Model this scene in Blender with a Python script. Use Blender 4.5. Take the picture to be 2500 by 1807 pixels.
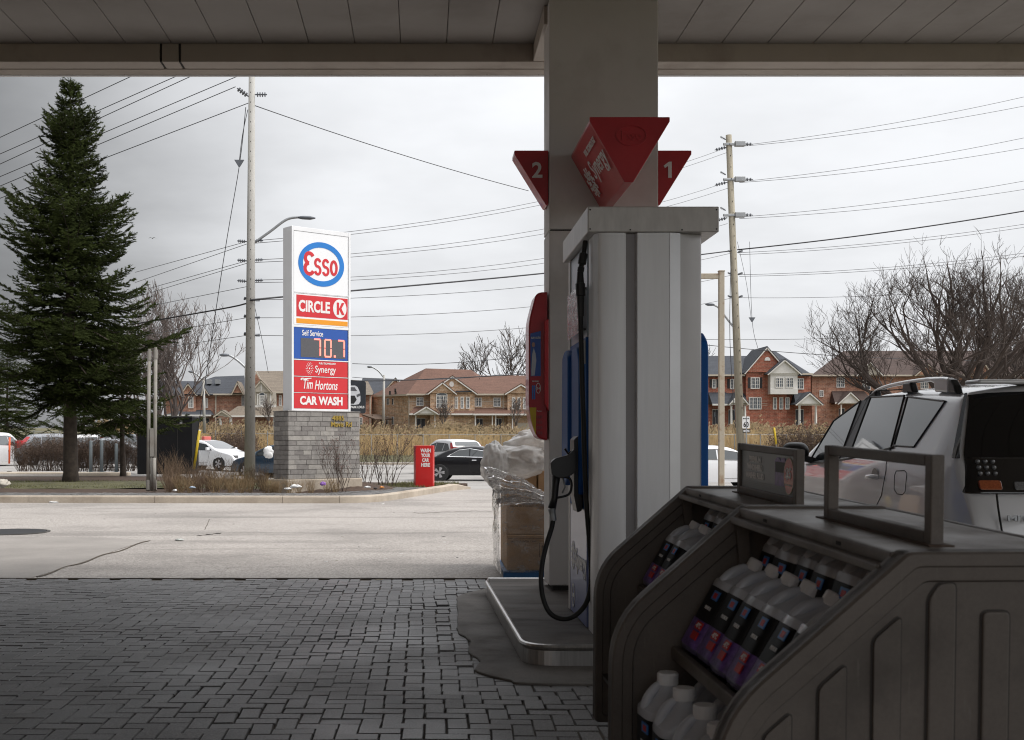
import bpy, bmesh, math, random
from mathutils import Vector, Matrix, noise

for o in list(bpy.data.objects):
    bpy.data.objects.remove(o)
SC = bpy.context.scene
COL = SC.collection
RND = random.Random(11)
F, PX, PY, H = 2850.0, 1033.0, 1075.0, 1.3      # focal length in photo pixels, principal point, eye height

# ------------------------------------------------------------------ camera, sky, sun, exposure
cd = bpy.data.cameras.new('camera')
cam = bpy.data.objects.new('camera', cd); COL.objects.link(cam)
cam.location = (0, 0, H); cam.rotation_euler = (math.radians(90), 0, 0)
cd.sensor_width = 36; cd.lens = F / 2500 * 36
cd.shift_x = (1250 - PX) / 2500; cd.shift_y = (PY - 903.5) / 2500
cd.clip_start = 0.05; cd.clip_end = 3000
cd.dof.use_dof = True; cd.dof.focus_distance = 26; cd.dof.aperture_fstop = 11
SC.camera = cam

SUN_EL, SUN_AZ = math.radians(56), math.radians(112)
w = bpy.data.worlds.new('World'); SC.world = w; w.use_nodes = True
nt = w.node_tree; N = nt.nodes; Lk = nt.links; N.clear()
def wn(t, **k):
    n = N.new(t)
    for a, b in k.items(): setattr(n, a, b)
    return n
def wmath(op, a, b=None, clamp=False):
    n = wn('ShaderNodeMath', operation=op, use_clamp=clamp)
    for i, q in enumerate((a, b)):
        if q is None: continue
        if isinstance(q, (int, float)): n.inputs[i].default_value = q
        else: Lk.new(q, n.inputs[i])
    return n.outputs[0]
tc = wn('ShaderNodeTexCoord'); sep = wn('ShaderNodeSeparateXYZ'); Lk.new(tc.outputs['Generated'], sep.inputs[0])
sky = wn('ShaderNodeTexSky', sky_type='NISHITA'); sky.sun_disc = False
sky.sun_elevation = SUN_EL; sky.sun_rotation = SUN_AZ; sky.air_density = 1.5; sky.dust_density = 3
zc = wmath('MAXIMUM', sep.outputs['Z'], 0.0)
den = wmath('ADD', zc, 0.16)
comb = wn('ShaderNodeCombineXYZ')
Lk.new(wmath('DIVIDE', sep.outputs['X'], den), comb.inputs[0]); Lk.new(wmath('DIVIDE', sep.outputs['Y'], den), comb.inputs[1])
n1 = wn('ShaderNodeTexNoise'); n1.inputs['Scale'].default_value = 1.3; n1.inputs['Detail'].default_value = 5; n1.inputs['Roughness'].default_value = 0.55
Lk.new(comb.outputs[0], n1.inputs['Vector'])
mr = wn('ShaderNodeMapRange', interpolation_type='SMOOTHSTEP')      # cloud texture
mr.inputs['From Min'].default_value = 0.32; mr.inputs['From Max'].default_value = 0.68
mr.inputs['To Min'].default_value = 0.90; mr.inputs['To Max'].default_value = 1.04
Lk.new(n1.outputs[0], mr.inputs['Value'])
# vignette painted into the sky colour: darker to the left, in view and beyond
xx = wmath('ADD', sep.outputs['X'], wmath('MULTIPLY', wmath('SUBTRACT', n1.outputs[0], 0.5), 0.09))
mb_ = wn('ShaderNodeMapRange', interpolation_type='SMOOTHSTEP')
mb_.inputs['From Min'].default_value = -0.42; mb_.inputs['From Max'].default_value = -0.03
mb_.inputs['To Min'].default_value = 0.20; mb_.inputs['To Max'].default_value = 1.0
Lk.new(xx, mb_.inputs['Value'])
# overcast luminance rises to the zenith (CIE overcast sky)
zl = wmath('ADD', wmath('MULTIPLY', wmath('MULTIPLY', zc, zc), 1.6), 0.76)
lum = wmath('MULTIPLY', wmath('MULTIPLY', mr.outputs[0], mb_.outputs[0]), zl)
lum = wmath('MULTIPLY', lum, 10.0)
cc = wn('ShaderNodeVectorMath', operation='SCALE'); cc.inputs[0].default_value = (0.955, 0.97, 1.0)
Lk.new(lum, cc.inputs['Scale'])
mx = wn('ShaderNodeMix', data_type='RGBA'); mx.inputs[0].default_value = 0.97
Lk.new(sky.outputs[0], mx.inputs[6]); Lk.new(cc.outputs[0], mx.inputs[7])
bg = wn('ShaderNodeBackground'); bg.inputs['Strength'].default_value = 0.1
out = wn('ShaderNodeOutputWorld'); Lk.new(mx.outputs[2], bg.inputs['Color']); Lk.new(bg.outputs[0], out.inputs[0])

sd = bpy.data.lights.new('sun', 'SUN'); sd.energy = 2.1; sd.angle = math.radians(28); sd.color = (1.0, 0.95, 0.88)
sun = bpy.data.objects.new('sun', sd); COL.objects.link(sun)
sdir = Vector((math.sin(SUN_AZ) * math.cos(SUN_EL), math.cos(SUN_AZ) * math.cos(SUN_EL), math.sin(SUN_EL)))
sun.rotation_euler = sdir.to_track_quat('Z', 'Y').to_euler()

vs = SC.view_settings
vs.view_transform = 'Standard'; vs.look = 'None'; vs.exposure = 0.22; vs.gamma = 1; vs.use_curve_mapping = False
SC.cycles.use_denoising = True
SC.cycles.filter_width = 1.1
SC.cycles.max_bounces = 8; SC.cycles.transparent_max_bounces = 16
SC.cycles.sample_clamp_indirect = 6

# ------------------------------------------------------------------ helpers
def P(px, py, Y): return Vector(((px - PX) * Y / F, Y, H - (py - PY) * Y / F))
def XX(px, Y): return (px - PX) * Y / F
def ZZ(py, Y): return H - (py - PY) * Y / F
ROOTS = {}

def tag(o, label=None, cat=None, group=None, kind=None):
    if label: o['label'] = label
    if cat: o['category'] = cat
    if group: o['group'] = group
    if kind: o['kind'] = kind
    return o

def thing(name, label, cat, loc=(0, 0, 0), rz=0.0, group=None, local=False, rx=0.0):
    o = bpy.data.objects.new(name, None); COL.objects.link(o)
    o.empty_display_size = 0.2
    o.location = loc; o.rotation_euler = (rx, 0, rz)
    tag(o, label, cat, group)
    if not local: ROOTS[o.name] = Matrix.LocRotScale(Vector(loc), o.rotation_euler, None).inverted()
    return o

def struct(o):
    o['kind'] = 'structure'; return o

def link(name, me, parent=None):
    o = bpy.data.objects.new(name, me); COL.objects.link(o)
    if parent is not None:
        o.parent = parent
        if parent.name in ROOTS: o.matrix_parent_inverse = ROOTS[parent.name]
    return o

def copy_tree(o, parent=None):
    c = o.copy(); COL.objects.link(c)
    if parent is not None: c.parent = parent
    for ch in KIDS(o): copy_tree(ch, c)
    return c
def KIDS(o):
    return [x for x in COL.objects if x.parent == o]

class MB:
    def __init__(s): s.v = []; s.f = []; s.mi = []; s.col = None
    def add(s, vs, fs, mi=0):
        b = len(s.v); s.v.extend([tuple(q) for q in vs])
        for f in fs: s.f.append(tuple(b + i for i in f)); s.mi.append(mi)
        return s
    def box(s, x0, x1, y0, y1, z0, z1, mi=0):
        return s.add([(x0,y0,z0),(x1,y0,z0),(x1,y1,z0),(x0,y1,z0),(x0,y0,z1),(x1,y0,z1),(x1,y1,z1),(x0,y1,z1)],
              [(0,3,2,1),(4,5,6,7),(0,1,5,4),(1,2,6,5),(2,3,7,6),(3,0,4,7)], mi)
    def obox(s, c, ex, ey, ez, mi=0):
        c, ex, ey, ez = Vector(c), Vector(ex), Vector(ey), Vector(ez)
        pts = [c+a*ex+b*ey+d*ez for d in (-1,1) for (a,b) in ((-1,-1),(1,-1),(1,1),(-1,1))]
        return s.add(pts, [(0,3,2,1),(4,5,6,7),(0,1,5,4),(1,2,6,5),(2,3,7,6),(3,0,4,7)], mi)
    def bar(s, a, b, wx, wz=None, up=(0,0,1), mi=0):
        a, b = Vector(a), Vector(b); d = (b-a); l = d.length; d.normalize(); wz = wz or wx
        sd = d.cross(Vector(up))
        if sd.length < 1e-4: sd = d.cross(Vector((0,1,0)))
        sd.normalize(); u = sd.cross(d)
        return s.obox((a+b)/2, d*l/2, sd*wx/2, u*wz/2, mi)
    def prism(s, pts, fr, a0, a1, mi=0):
        """polygon pts (2-D) extruded; fr(p, q, a) -> 3-D"""
        n = len(pts)
        vs = [fr(p, q, a0) for p, q in pts] + [fr(p, q, a1) for p, q in pts]
        fs = [tuple(range(n)), tuple(range(2*n-1, n-1, -1))] + [(i, i+n, (i+1) % n + n, (i+1) % n) for i in range(n)]
        return s.add(vs, fs, mi)
    def xz(s, pts, y0, y1, mi=0): return s.prism(pts, lambda p,q,a: (p,a,q), y0, y1, mi)
    def xy(s, pts, z0, z1, mi=0): return s.prism(pts, lambda p,q,a: (p,q,a), z0, z1, mi)
    def yz(s, pts, x0, x1, mi=0): return s.prism(pts, lambda p,q,a: (a,p,q), x0, x1, mi)
    def tube(s, path, r, n=8, mi=0, caps=True):
        path = [Vector(p) for p in path]; m = len(path)
        rs = r if isinstance(r, (list, tuple)) else [r]*m
        vs = []; prev = None
        for i, p in enumerate(path):
            d = (path[min(i+1, m-1)] - path[max(i-1, 0)])
            if d.length < 1e-9: d = Vector((0,0,1))
            d.normalize()
            if prev is None:
                a = d.cross(Vector((0,0,1)))
                if a.length < 0.05: a = d.cross(Vector((1,0,0)))
            else:
                a = prev - d*prev.dot(d)
                if a.length < 1e-4: a = d.cross(Vector((0.3,0.9,0.2)))
            a.normalize(); prev = a; b = d.cross(a)
            for k in range(n):
                t = 2*math.pi*k/n
                vs.append(p + (a*math.cos(t) + b*math.sin(t))*rs[i])
        fs = []
        for i in range(m-1):
            for k in range(n):
                k2 = (k+1) % n
                fs.append((i*n+k, i*n+k2, (i+1)*n+k2, (i+1)*n+k))
        if caps and n > 3: fs += [tuple(range(n-1,-1,-1)), tuple(range((m-1)*n, m*n))]
        return s.add(vs, fs, mi)
    def lathe(s, prof, n=16, c=(0,0,0), axis='z', mi=0):
        vs = []; m = len(prof)
        for r_, z in prof:
            for k in range(n):
                t = 2*math.pi*k/n; p = (r_*math.cos(t), r_*math.sin(t), z)
                if axis == 'x': p = (p[2], p[0], p[1])
                if axis == 'y': p = (p[0], p[2], p[1])
                vs.append((p[0]+c[0], p[1]+c[1], p[2]+c[2]))
        fs = [(i*n+k, i*n+(k+1)%n, (i+1)*n+(k+1)%n, (i+1)*n+k) for i in range(m-1) for k in range(n)]
        fs += [tuple(range(n-1,-1,-1)), tuple(range((m-1)*n, m*n))]
        return s.add(vs, fs, mi)
    def grid(s, fn, nu, nv, mi=0, wrap=False):
        vs = [fn(i/nu, j/nv) for j in range(nv+1) for i in range(nu+1)]
        fs = [(j*(nu+1)+i, j*(nu+1)+i+1, (j+1)*(nu+1)+i+1, (j+1)*(nu+1)+i) for j in range(nv) for i in range(nu)]
        return s.add(vs, fs, mi)
    def poly(s, *pts, mi=0): return s.add(pts, [tuple(range(len(pts)))], mi)
    def stroke(s, path, wd, fr, a0, a1, closed=False, mi=0, joints=True):
        """flat ribbon of width wd along a 2-D path, extruded between a0 and a1"""
        pts = [Vector((p[0], p[1])) for p in path]; n = len(pts)
        L, Rr = [], []
        for i in range(n):
            if closed: a, b = pts[(i-1) % n], pts[(i+1) % n]
            else: a, b = pts[max(i-1,0)], pts[min(i+1,n-1)]
            d = b-a; d.normalize(); nn = Vector((-d.y, d.x))*wd/2
            L.append(pts[i]+nn); Rr.append(pts[i]-nn)
        if closed:
            vs = []
            for a in (a0, a1):
                vs += [fr(q.x,q.y,a) for q in L] + [fr(q.x,q.y,a) for q in Rr]
            fs = []
            for i in range(n):
                j = (i+1) % n
                fs += [(i, j, n+j, n+i), (2*n+i, 3*n+i, 3*n+j, 2*n+j), (i, 2*n+i, 2*n+j, j), (n+i, n+j, 3*n+j, 3*n+i)]
            return s.add(vs, fs, mi)
        return s.prism([tuple(q) for q in L + Rr[::-1]], fr, a0, a1, mi)
    def build(s, name, mat, parent=None, smooth=False, bevel=0, seg=2, fix=True):
        me = bpy.data.meshes.new(name)
        me.from_pydata(s.v, [], s.f)
        mats = mat if isinstance(mat, (list, tuple)) else [mat]
        for m in mats: me.materials.append(m)
        if len(mats) > 1: me.polygons.foreach_set('material_index', s.mi)
        if fix and len(s.f) < 60000:
            bm = bmesh.new(); bm.from_mesh(me); bmesh.ops.recalc_face_normals(bm, faces=bm.faces); bm.to_mesh(me); bm.free()
        if smooth: me.polygons.foreach_set('use_smooth', [True]*len(me.polygons))
        if s.col is not None:
            at = me.color_attributes.new('tint', 'FLOAT_COLOR', 'POINT')
            flat = []
            for c in s.col: flat += [c, c, c, 1.0]
            at.data.foreach_set('color', flat)
        me.update()
        o = link(name, me, parent)
        if bevel:
            bv = o.modifiers.new('bevel', 'BEVEL'); bv.width = bevel; bv.segments = seg; bv.limit_method = 'ANGLE'; bv.angle_limit = math.radians(35)
        return o

def auto_smooth(o, deg=35):
    me = o.data
    me.polygons.foreach_set('use_smooth', [True]*len(me.polygons))
    bm = bmesh.new(); bm.from_mesh(me)
    for e in bm.edges:
        if len(e.link_faces) == 2 and e.calc_face_angle(0) > math.radians(deg): e.smooth = False
    bm.to_mesh(me); bm.free()
    return o

_tcache = {}
def text_mesh(s, bold=0.0, shear=0.0, ext=0.01, spacing=1.0):
    k = (s, bold, shear, ext, spacing)
    if k in _tcache: return _tcache[k]
    cu = bpy.data.curves.new('lettering', 'FONT'); cu.body = s; cu.size = 1; cu.align_x = 'CENTER'; cu.align_y = 'CENTER'
    cu.offset = bold; cu.shear = shear; cu.extrude = ext; cu.resolution_u = 3; cu.space_character = spacing
    ob = bpy.data.objects.new('lettering', cu); COL.objects.link(ob)
    bpy.context.view_layer.update()
    me = bpy.data.meshes.new_from_object(ob.evaluated_get(bpy.context.evaluated_depsgraph_get()))
    xs = [v.co.x for v in me.vertices]; ys = [v.co.y for v in me.vertices]
    box = (min(xs), max(xs), min(ys), max(ys))
    bpy.data.objects.remove(ob); bpy.data.curves.remove(cu)
    _tcache[k] = (me, box); return _tcache[k]

def text(s, mat, c, u, v, width, height, parent, bold=0.02, shear=0.0, depth=0.003, name='lettering', spacing=1.0):
    """lettering fitted into width x height, centred at c, u = reading direction, v = up"""
    me0, bx = text_mesh(s, bold, shear, 0.5, spacing)
    u, v, c = Vector(u).normalized(), Vector(v).normalized(), Vector(c); n = u.cross(v)
    w0, h0 = bx[1]-bx[0], bx[3]-bx[2]
    if height is None: height = width*h0/w0
    if width is None: width = height*w0/h0
    me = me0.copy()
    cx, cy = (bx[0]+bx[1])/2, (bx[2]+bx[3])/2
    for q in me.vertices:
        p = q.co
        q.co = c + u*((p.x-cx)*width/w0) + v*((p.y-cy)*height/h0) + n*(p.z*depth)
    me.materials.clear(); me.materials.append(mat); me.update()
    me.polygons.foreach_set('use_smooth', [False]*len(me.polygons))
    return link(name, me, parent)

# ------------------------------------------------------------------ materials
def nodes(name):
    m = bpy.data.materials.new(name); m.use_nodes = True
    t = m.node_tree; b = t.nodes['Principled BSDF']
    return m, t, b
def ramp(t, fac, stops):
    r = t.nodes.new('ShaderNodeValToRGB'); e = r.color_ramp.elements
    e[0].position, e[0].color = stops[0][0], (*stops[0][1], 1)
    e[1].position, e[1].color = stops[-1][0], (*stops[-1][1], 1)
    for p, c in stops[1:-1]:
        q = e.new(p); q.color = (*c, 1)
    t.links.new(fac, r.inputs[0]); return r.outputs[0]
def tex(t, kind, scale, detail=3, rough=0.5, coord='Object', mapping=None, **kw):
    tcn = t.nodes.new('ShaderNodeTexCoord'); n = t.nodes.new(kind)
    vec = tcn.outputs[coord]
    if mapping:
        mp = t.nodes.new('ShaderNodeMapping'); mp.inputs['Scale'].default_value = mapping; t.links.new(vec, mp.inputs[0]); vec = mp.outputs[0]
    t.links.new(vec, n.inputs['Vector']); n.inputs['Scale'].default_value = scale
    if kind == 'ShaderNodeTexNoise': n.inputs['Detail'].default_value = detail; n.inputs['Roughness'].default_value = rough
    return n
def mixc(t, fac, a, b, mode='MIX'):
    m = t.nodes.new('ShaderNodeMix'); m.data_type = 'RGBA'; m.blend_type = mode
    for i, q in ((0, fac), (6, a), (7, b)):
        if isinstance(q, (int, float)): m.inputs[i].default_value = q
        elif isinstance(q, tuple): m.inputs[i].default_value = (*q, 1)
        else: t.links.new(q, m.inputs[i])
    return m.outputs[2]
def bump(t, b, h, strength=0.3, dist=0.01):
    n = t.nodes.new('ShaderNodeBump'); n.inputs['Strength'].default_value = strength; n.inputs['Distance'].default_value = dist
    t.links.new(h, n.inputs['Height']); t.links.new(n.outputs[0], b.inputs['Normal'])
def sc(c, k): return tuple(min(1, max(0, q*k)) for q in c)
def M(name, c, rough=0.6, metal=0.0, var=0.12, scale=3.0, fine=0.0, fscale=120, bmp=0.0, coat=0.0, spec=0.5, dirt=None, dscale=1.5, coord='Object', mapping=None):
    m, t, b = nodes(name)
    b.inputs['Roughness'].default_value = rough; b.inputs['Metallic'].default_value = metal
    b.inputs['Specular IOR Level'].default_value = spec
    b.inputs['Coat Weight'].default_value = coat; b.inputs['Coat Roughness'].default_value = 0.03
    n = tex(t, 'ShaderNodeTexNoise', scale, 5, 0.6, coord, mapping)
    col = ramp(t, n.outputs[0], [(0.3, sc(c, 1-var)), (0.7, sc(c, 1+var))])
    if fine or bmp:
        f = tex(t, 'ShaderNodeTexNoise', fscale, 2, 0.6, coord, mapping)
        if fine: col = mixc(t, 1.0, col, ramp(t, f.outputs[0], [(0.3, (1-fine,)*3), (0.7, (1+0,)*3)]), 'MULTIPLY')
        if bmp: bump(t, b, f.outputs[0], bmp, 0.004)
    if dirt:
        d = tex(t, 'ShaderNodeTexNoise', dscale, 6, 0.65, coord, mapping)
        col = mixc(t, ramp(t, d.outputs[0], [(0.52, (0,0,0)), (0.72, (0.8,)*3)]), col, dirt)
        rr = ramp(t, d.outputs[0], [(0.4, (rough,)*3), (0.8, (min(1, rough+0.25),)*3)]); t.links.new(rr, b.inputs['Roughness'])
    t.links.new(col, b.inputs['Base Color'])
    return m
def emis(name, c, s):
    m, t, b = nodes(name); b.inputs['Base Color'].default_value = (*sc(c, 0.5), 1)
    b.inputs['Emission Color'].default_value = (*c, 1); b.inputs['Emission Strength'].default_value = s
    return m

# paving, asphalt, concrete
def asphalt_mat(name, c, sp=0.35):
    m, t, b = nodes(name); b.inputs['Roughness'].default_value = 0.88; b.inputs['Specular IOR Level'].default_value = 0.3
    v = tex(t, 'ShaderNodeTexVoronoi', 70)
    big = tex(t, 'ShaderNodeTexNoise', 0.35, 5, 0.6); st = tex(t, 'ShaderNodeTexNoise', 1.0, 5, 0.6, mapping=(0.15, 1.2, 1))
    col = ramp(t, v.outputs['Color'], [(0.1, sc(c, 1-sp)), (0.9, sc(c, 1+sp))])
    col = mixc(t, 1.0, col, ramp(t, big.outputs[0], [(0.36, (0.74,)*3), (0.5, (0.96,)*3), (0.7, (1.06,)*3)]), 'MULTIPLY')
    col = mixc(t, 1.0, col, ramp(t, st.outputs[0], [(0.30, (0.66,)*3), (0.46, (1,)*3)]), 'MULTIPLY')
    t.links.new(col, b.inputs['Base Color']); bump(t, b, v.outputs['Distance'], 0.35, 0.006)
    return m
ASPH = asphalt_mat('weathered_asphalt', (0.355, 0.328, 0.305))
ROADM = asphalt_mat('road_asphalt', (0.35, 0.335, 0.32), 0.2)
CONC = M('concrete_slab', (0.29, 0.268, 0.248), 0.85, var=0.14, scale=1.2, fine=0.15, fscale=60, bmp=0.2)
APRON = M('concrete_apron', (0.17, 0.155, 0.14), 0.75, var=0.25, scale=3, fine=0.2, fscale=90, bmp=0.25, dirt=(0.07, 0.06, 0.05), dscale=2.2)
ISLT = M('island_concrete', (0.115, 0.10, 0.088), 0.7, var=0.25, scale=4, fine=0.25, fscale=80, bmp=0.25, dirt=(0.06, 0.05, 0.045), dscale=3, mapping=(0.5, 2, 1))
KERB = M('kerb_concrete', (0.47, 0.405, 0.33), 0.85, var=0.15, scale=2, fine=0.2, fscale=50, bmp=0.3, dirt=(0.30, 0.245, 0.19), dscale=1.2)
BED = M('joint_sand', (0.10, 0.083, 0.066), 0.95, var=0.3, scale=6)
MULCH = M('bark_mulch', (0.075, 0.045, 0.03), 0.95, var=0.5, scale=9, fine=0.5, fscale=40, bmp=0.8)
GRASSM = M('winter_lawn', (0.10, 0.095, 0.045), 0.95, var=0.35, scale=2, fine=0.4, fscale=60, bmp=0.6)
DIRTM = M('ground_soil', (0.12, 0.11, 0.06), 0.95, var=0.3, scale=0.4)
PAINTW = M('road_paint', (0.6, 0.58, 0.55), 0.7, var=0.2, scale=6)
def paver_mat():
    m, t, b = nodes('concrete_paver'); b.inputs['Roughness'].default_value = 0.52; b.inputs['Specular IOR Level'].default_value = 0.45
    at = t.nodes.new('ShaderNodeAttribute'); at.attribute_name = 'tint'
    geo = t.nodes.new('ShaderNodeNewGeometry')
    n = t.nodes.new('ShaderNodeTexNoise'); n.inputs['Scale'].default_value = 150; n.inputs['Detail'].default_value = 4; n.inputs['Roughness'].default_value = 0.7; t.links.new(geo.outputs['Position'], n.inputs['Vector'])
    n2 = t.nodes.new('ShaderNodeTexNoise'); n2.inputs['Scale'].default_value = 1.1; n2.inputs['Detail'].default_value = 5; t.links.new(geo.outputs['Position'], n2.inputs['Vector'])
    col = mixc(t, 1.0, ramp(t, n.outputs[0], [(0.36, (0.080, 0.079, 0.080)), (0.55, (0.170, 0.168, 0.168)), (0.66, (0.26, 0.256, 0.252)), (0.74, (0.42, 0.415, 0.41))]), at.outputs['Color'], 'MULTIPLY')
    col = mixc(t, 1.0, col, ramp(t, n2.outputs[0], [(0.3, (0.72, 0.71, 0.70)), (0.7, (1.1, 1.08, 1.06))]), 'MULTIPLY')
    t.links.new(col, b.inputs['Base Color']); bump(t, b, n.outputs[0], 0.35, 0.003)
    rr = ramp(t, n2.outputs[0], [(0.3, (0.42,)*3), (0.7, (0.66,)*3)]); t.links.new(rr, b.inputs['Roughness'])
    return m
PAV = paver_mat()
# metals, paints, plastics
WHITEC = M('cladding_paint', (0.64, 0.615, 0.595), 0.42, var=0.05, scale=1.5, dirt=(0.50, 0.47, 0.44), dscale=0.9)
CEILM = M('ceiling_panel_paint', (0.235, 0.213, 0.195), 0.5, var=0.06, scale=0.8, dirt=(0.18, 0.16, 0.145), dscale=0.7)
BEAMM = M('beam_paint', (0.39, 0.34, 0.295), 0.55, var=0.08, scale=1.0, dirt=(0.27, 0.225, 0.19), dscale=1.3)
DARKLINE = M('dark_gap', (0.02, 0.018, 0.016), 0.8)
STEEL = M('brushed_steel', (0.52, 0.51, 0.50), 0.32, 0.9, var=0.1, scale=8, fine=0.2, fscale=60, mapping=(1, 1, 0.05))
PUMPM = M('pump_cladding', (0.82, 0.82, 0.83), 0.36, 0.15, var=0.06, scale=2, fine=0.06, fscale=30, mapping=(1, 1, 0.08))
PUMPD = M('pump_groove', (0.24, 0.225, 0.225), 0.45, 0.4, var=0.06)
VALM = M('valance_metal', (0.62, 0.595, 0.57), 0.4, 0.2, var=0.08, scale=2, fine=0.15, fscale=25, mapping=(1, 1, 0.3))
REDS = M('red_enamel', (0.60, 0.020, 0.028), 0.28, var=0.06, coat=0.4)
REDD = M('red_enamel_weathered', (0.46, 0.016, 0.024), 0.35, var=0.12, coat=0.25)
WHITEP = M('white_print', (0.80, 0.79, 0.78), 0.45, var=0.03)
WHITEF = M('white_sign_face', (0.84, 0.85, 0.87), 0.3, var=0.02, coat=0.2)
SIGNW = M('sign_frame_white', (0.80, 0.81, 0.83), 0.35, var=0.04, scale=2)
BLUES = M('sign_blue', (0.015, 0.19, 0.58), 0.3, var=0.04, coat=0.2)
BLUEP = M('price_panel_blue', (0.02, 0.09, 0.38), 0.3, var=0.05, coat=0.2)
BLUED = M('pump_blue', (0.010, 0.105, 0.37), 0.55, var=0.08, spec=0.25)
LILAC = M('lilac_panel', (0.16, 0.20, 0.42), 0.35, var=0.12, scale=1.5, coat=0.2)
ORANGE = M('orange_print', (0.80, 0.32, 0.02), 0.4, var=0.03)
GREYSC = M('led_screen', (0.10, 0.10, 0.11), 0.3, var=0.1, scale=30)
BLACKP = M('black_plastic', (0.018, 0.018, 0.019), 0.42, var=0.2)
RUBBER = M('black_rubber', (0.014, 0.014, 0.014), 0.55, var=0.2)
RACKM = M('rack_plastic', (0.145, 0.123, 0.106), 0.48, var=0.22, scale=3, fine=0.12, fscale=140, dirt=(0.06, 0.05, 0.043), dscale=2.5)
def wear(m, c, lo=.515, hi=.60):
    t = m.node_tree; b = t.nodes['Principled BSDF']; g = t.nodes.new('ShaderNodeNewGeometry'); lk = b.inputs['Base Color'].links[0].from_socket
    sc_ = tex(t, 'ShaderNodeTexNoise', 5, 6, 0.7, mapping=(14, 2, 1.2)); sr = ramp(t, sc_.outputs[0], [(0.62, (0, 0, 0)), (0.70, (0.55,)*3)])
    pr = ramp(t, g.outputs['Pointiness'], [(lo, (0, 0, 0)), (hi, (0.8,)*3)])
    t.links.new(mixc(t, sr, lk, c), b.inputs['Base Color'])
wear(RACKM, (0.21, 0.185, 0.165))
RACKT = M('rack_top_worn', (0.20, 0.17, 0.15), 0.42, var=0.18, scale=4, fine=0.15, fscale=90, dirt=(0.11, 0.075, 0.05), dscale=3.5)
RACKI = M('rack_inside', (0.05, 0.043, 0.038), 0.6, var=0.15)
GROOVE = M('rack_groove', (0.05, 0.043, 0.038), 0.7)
YELLOW = M('yellow_paint', (0.62, 0.43, 0.02), 0.5, var=0.1)
ORPOST = M('orange_plastic', (0.72, 0.10, 0.02), 0.5, var=0.1)
GREYP = M('grey_post_paint', (0.26, 0.245, 0.22), 0.6, var=0.1, dirt=(0.15, 0.12, 0.10), dscale=3)
BOLL = M('bollard_paint', (0.12, 0.14, 0.15), 0.55, var=0.12)
POSTB = M('beige_post', (0.42, 0.37, 0.29), 0.6, var=0.1, dirt=(0.22, 0.11, 0.05), dscale=6)
CABM = M('cabinet_black', (0.008, 0.008, 0.009), 0.7, var=0.2, spec=0.15)
CARDB = M('cardboard', (0.42, 0.275, 0.155), 0.8, var=0.08, scale=5, fine=0.06, fscale=90, mapping=(1, 1, 0.2))
INK = M('carton_ink', (0.10, 0.06, 0.035), 0.8)
PALB = M('blue_pallet', (0.01, 0.10, 0.28), 0.5, var=0.15)
POLEC = M('concrete_pole', (0.47, 0.46, 0.435), 0.85, var=0.12, scale=2, fine=0.15, fscale=40, dirt=(0.33, 0.31, 0.27), dscale=1.5, mapping=(1, 1, 0.3))
POLEW = M('wood_pole', (0.40, 0.36, 0.28), 0.9, var=0.18, scale=3, fine=0.3, fscale=30, mapping=(2, 2, 0.1))
GALV = M('galvanised_steel', (0.36, 0.37, 0.38), 0.45, 0.6, var=0.1)
INSUL = M('insulator_grey', (0.12, 0.13, 0.15), 0.4, var=0.2)
WIREM = M('wire_black', (0.035, 0.035, 0.04), 0.6)
WIREG = M('wire_aluminium', (0.16, 0.16, 0.17), 0.5, 0.3)
CHROME = M('chrome', (0.75, 0.75, 0.76), 0.08, 1.0, var=0.02)
TYRE = M('tyre_rubber', (0.018, 0.018, 0.018), 0.75, var=0.2)
RIM = M('alloy_rim', (0.55, 0.55, 0.57), 0.3, 0.8, var=0.05)
GOLD = M('brass_lettering', (0.48, 0.34, 0.08), 0.35, 0.7, var=0.05)
LEDR = emis('led_red', (1.0, 0.16, 0.12), 2.6)
def paint(name, c, rough=0.3, metal=0.0): return M(name, c, rough, metal, var=0.02, scale=2, coat=1.0)
SILVER = paint('silver_car_paint', (0.72, 0.715, 0.72), 0.34, 0.12)
WHITECAR = paint('white_car_paint', (0.74, 0.75, 0.77))
BLACKCAR = M('black_car_paint', (0.006, 0.006, 0.008), 0.25, var=0.02, coat=0.35, spec=0.25)
BLUECAR = paint('slate_blue_car_paint', (0.03, 0.06, 0.10), 0.25, 0.3)
GREYCAR = paint('grey_car_paint', (0.24, 0.25, 0.27), 0.3, 0.5)
DARKCAR = paint('dark_car_paint', (0.03, 0.032, 0.037), 0.3, 0.2)
GLASSD = M('dark_tinted_glass', (0.006, 0.006, 0.007), 0.03, var=0.05, spec=0.8)
GLASSC = M('car_window_glass', (0.022, 0.028, 0.03), 0.02, var=0.05, spec=1.0, coat=1.0)
GLASSW = M('house_window_glass', (0.05, 0.065, 0.08), 0.08, var=0.4, scale=0.3, spec=0.8)
TAILR = M('tail_lamp_red', (0.42, 0.008, 0.012), 0.15, coat=1.0)
TAILD = M('tail_lamp_smoked', (0.02, 0.018, 0.018), 0.08, var=0.2, coat=1.0)
AMBER = M('amber_lens', (0.34, 0.085, 0.03), 0.15, var=0.35, scale=120, coat=1.0)
CLEARL = M('clear_lens', (0.16, 0.16, 0.165), 0.12, var=0.4, scale=90, coat=1.0)
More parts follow.
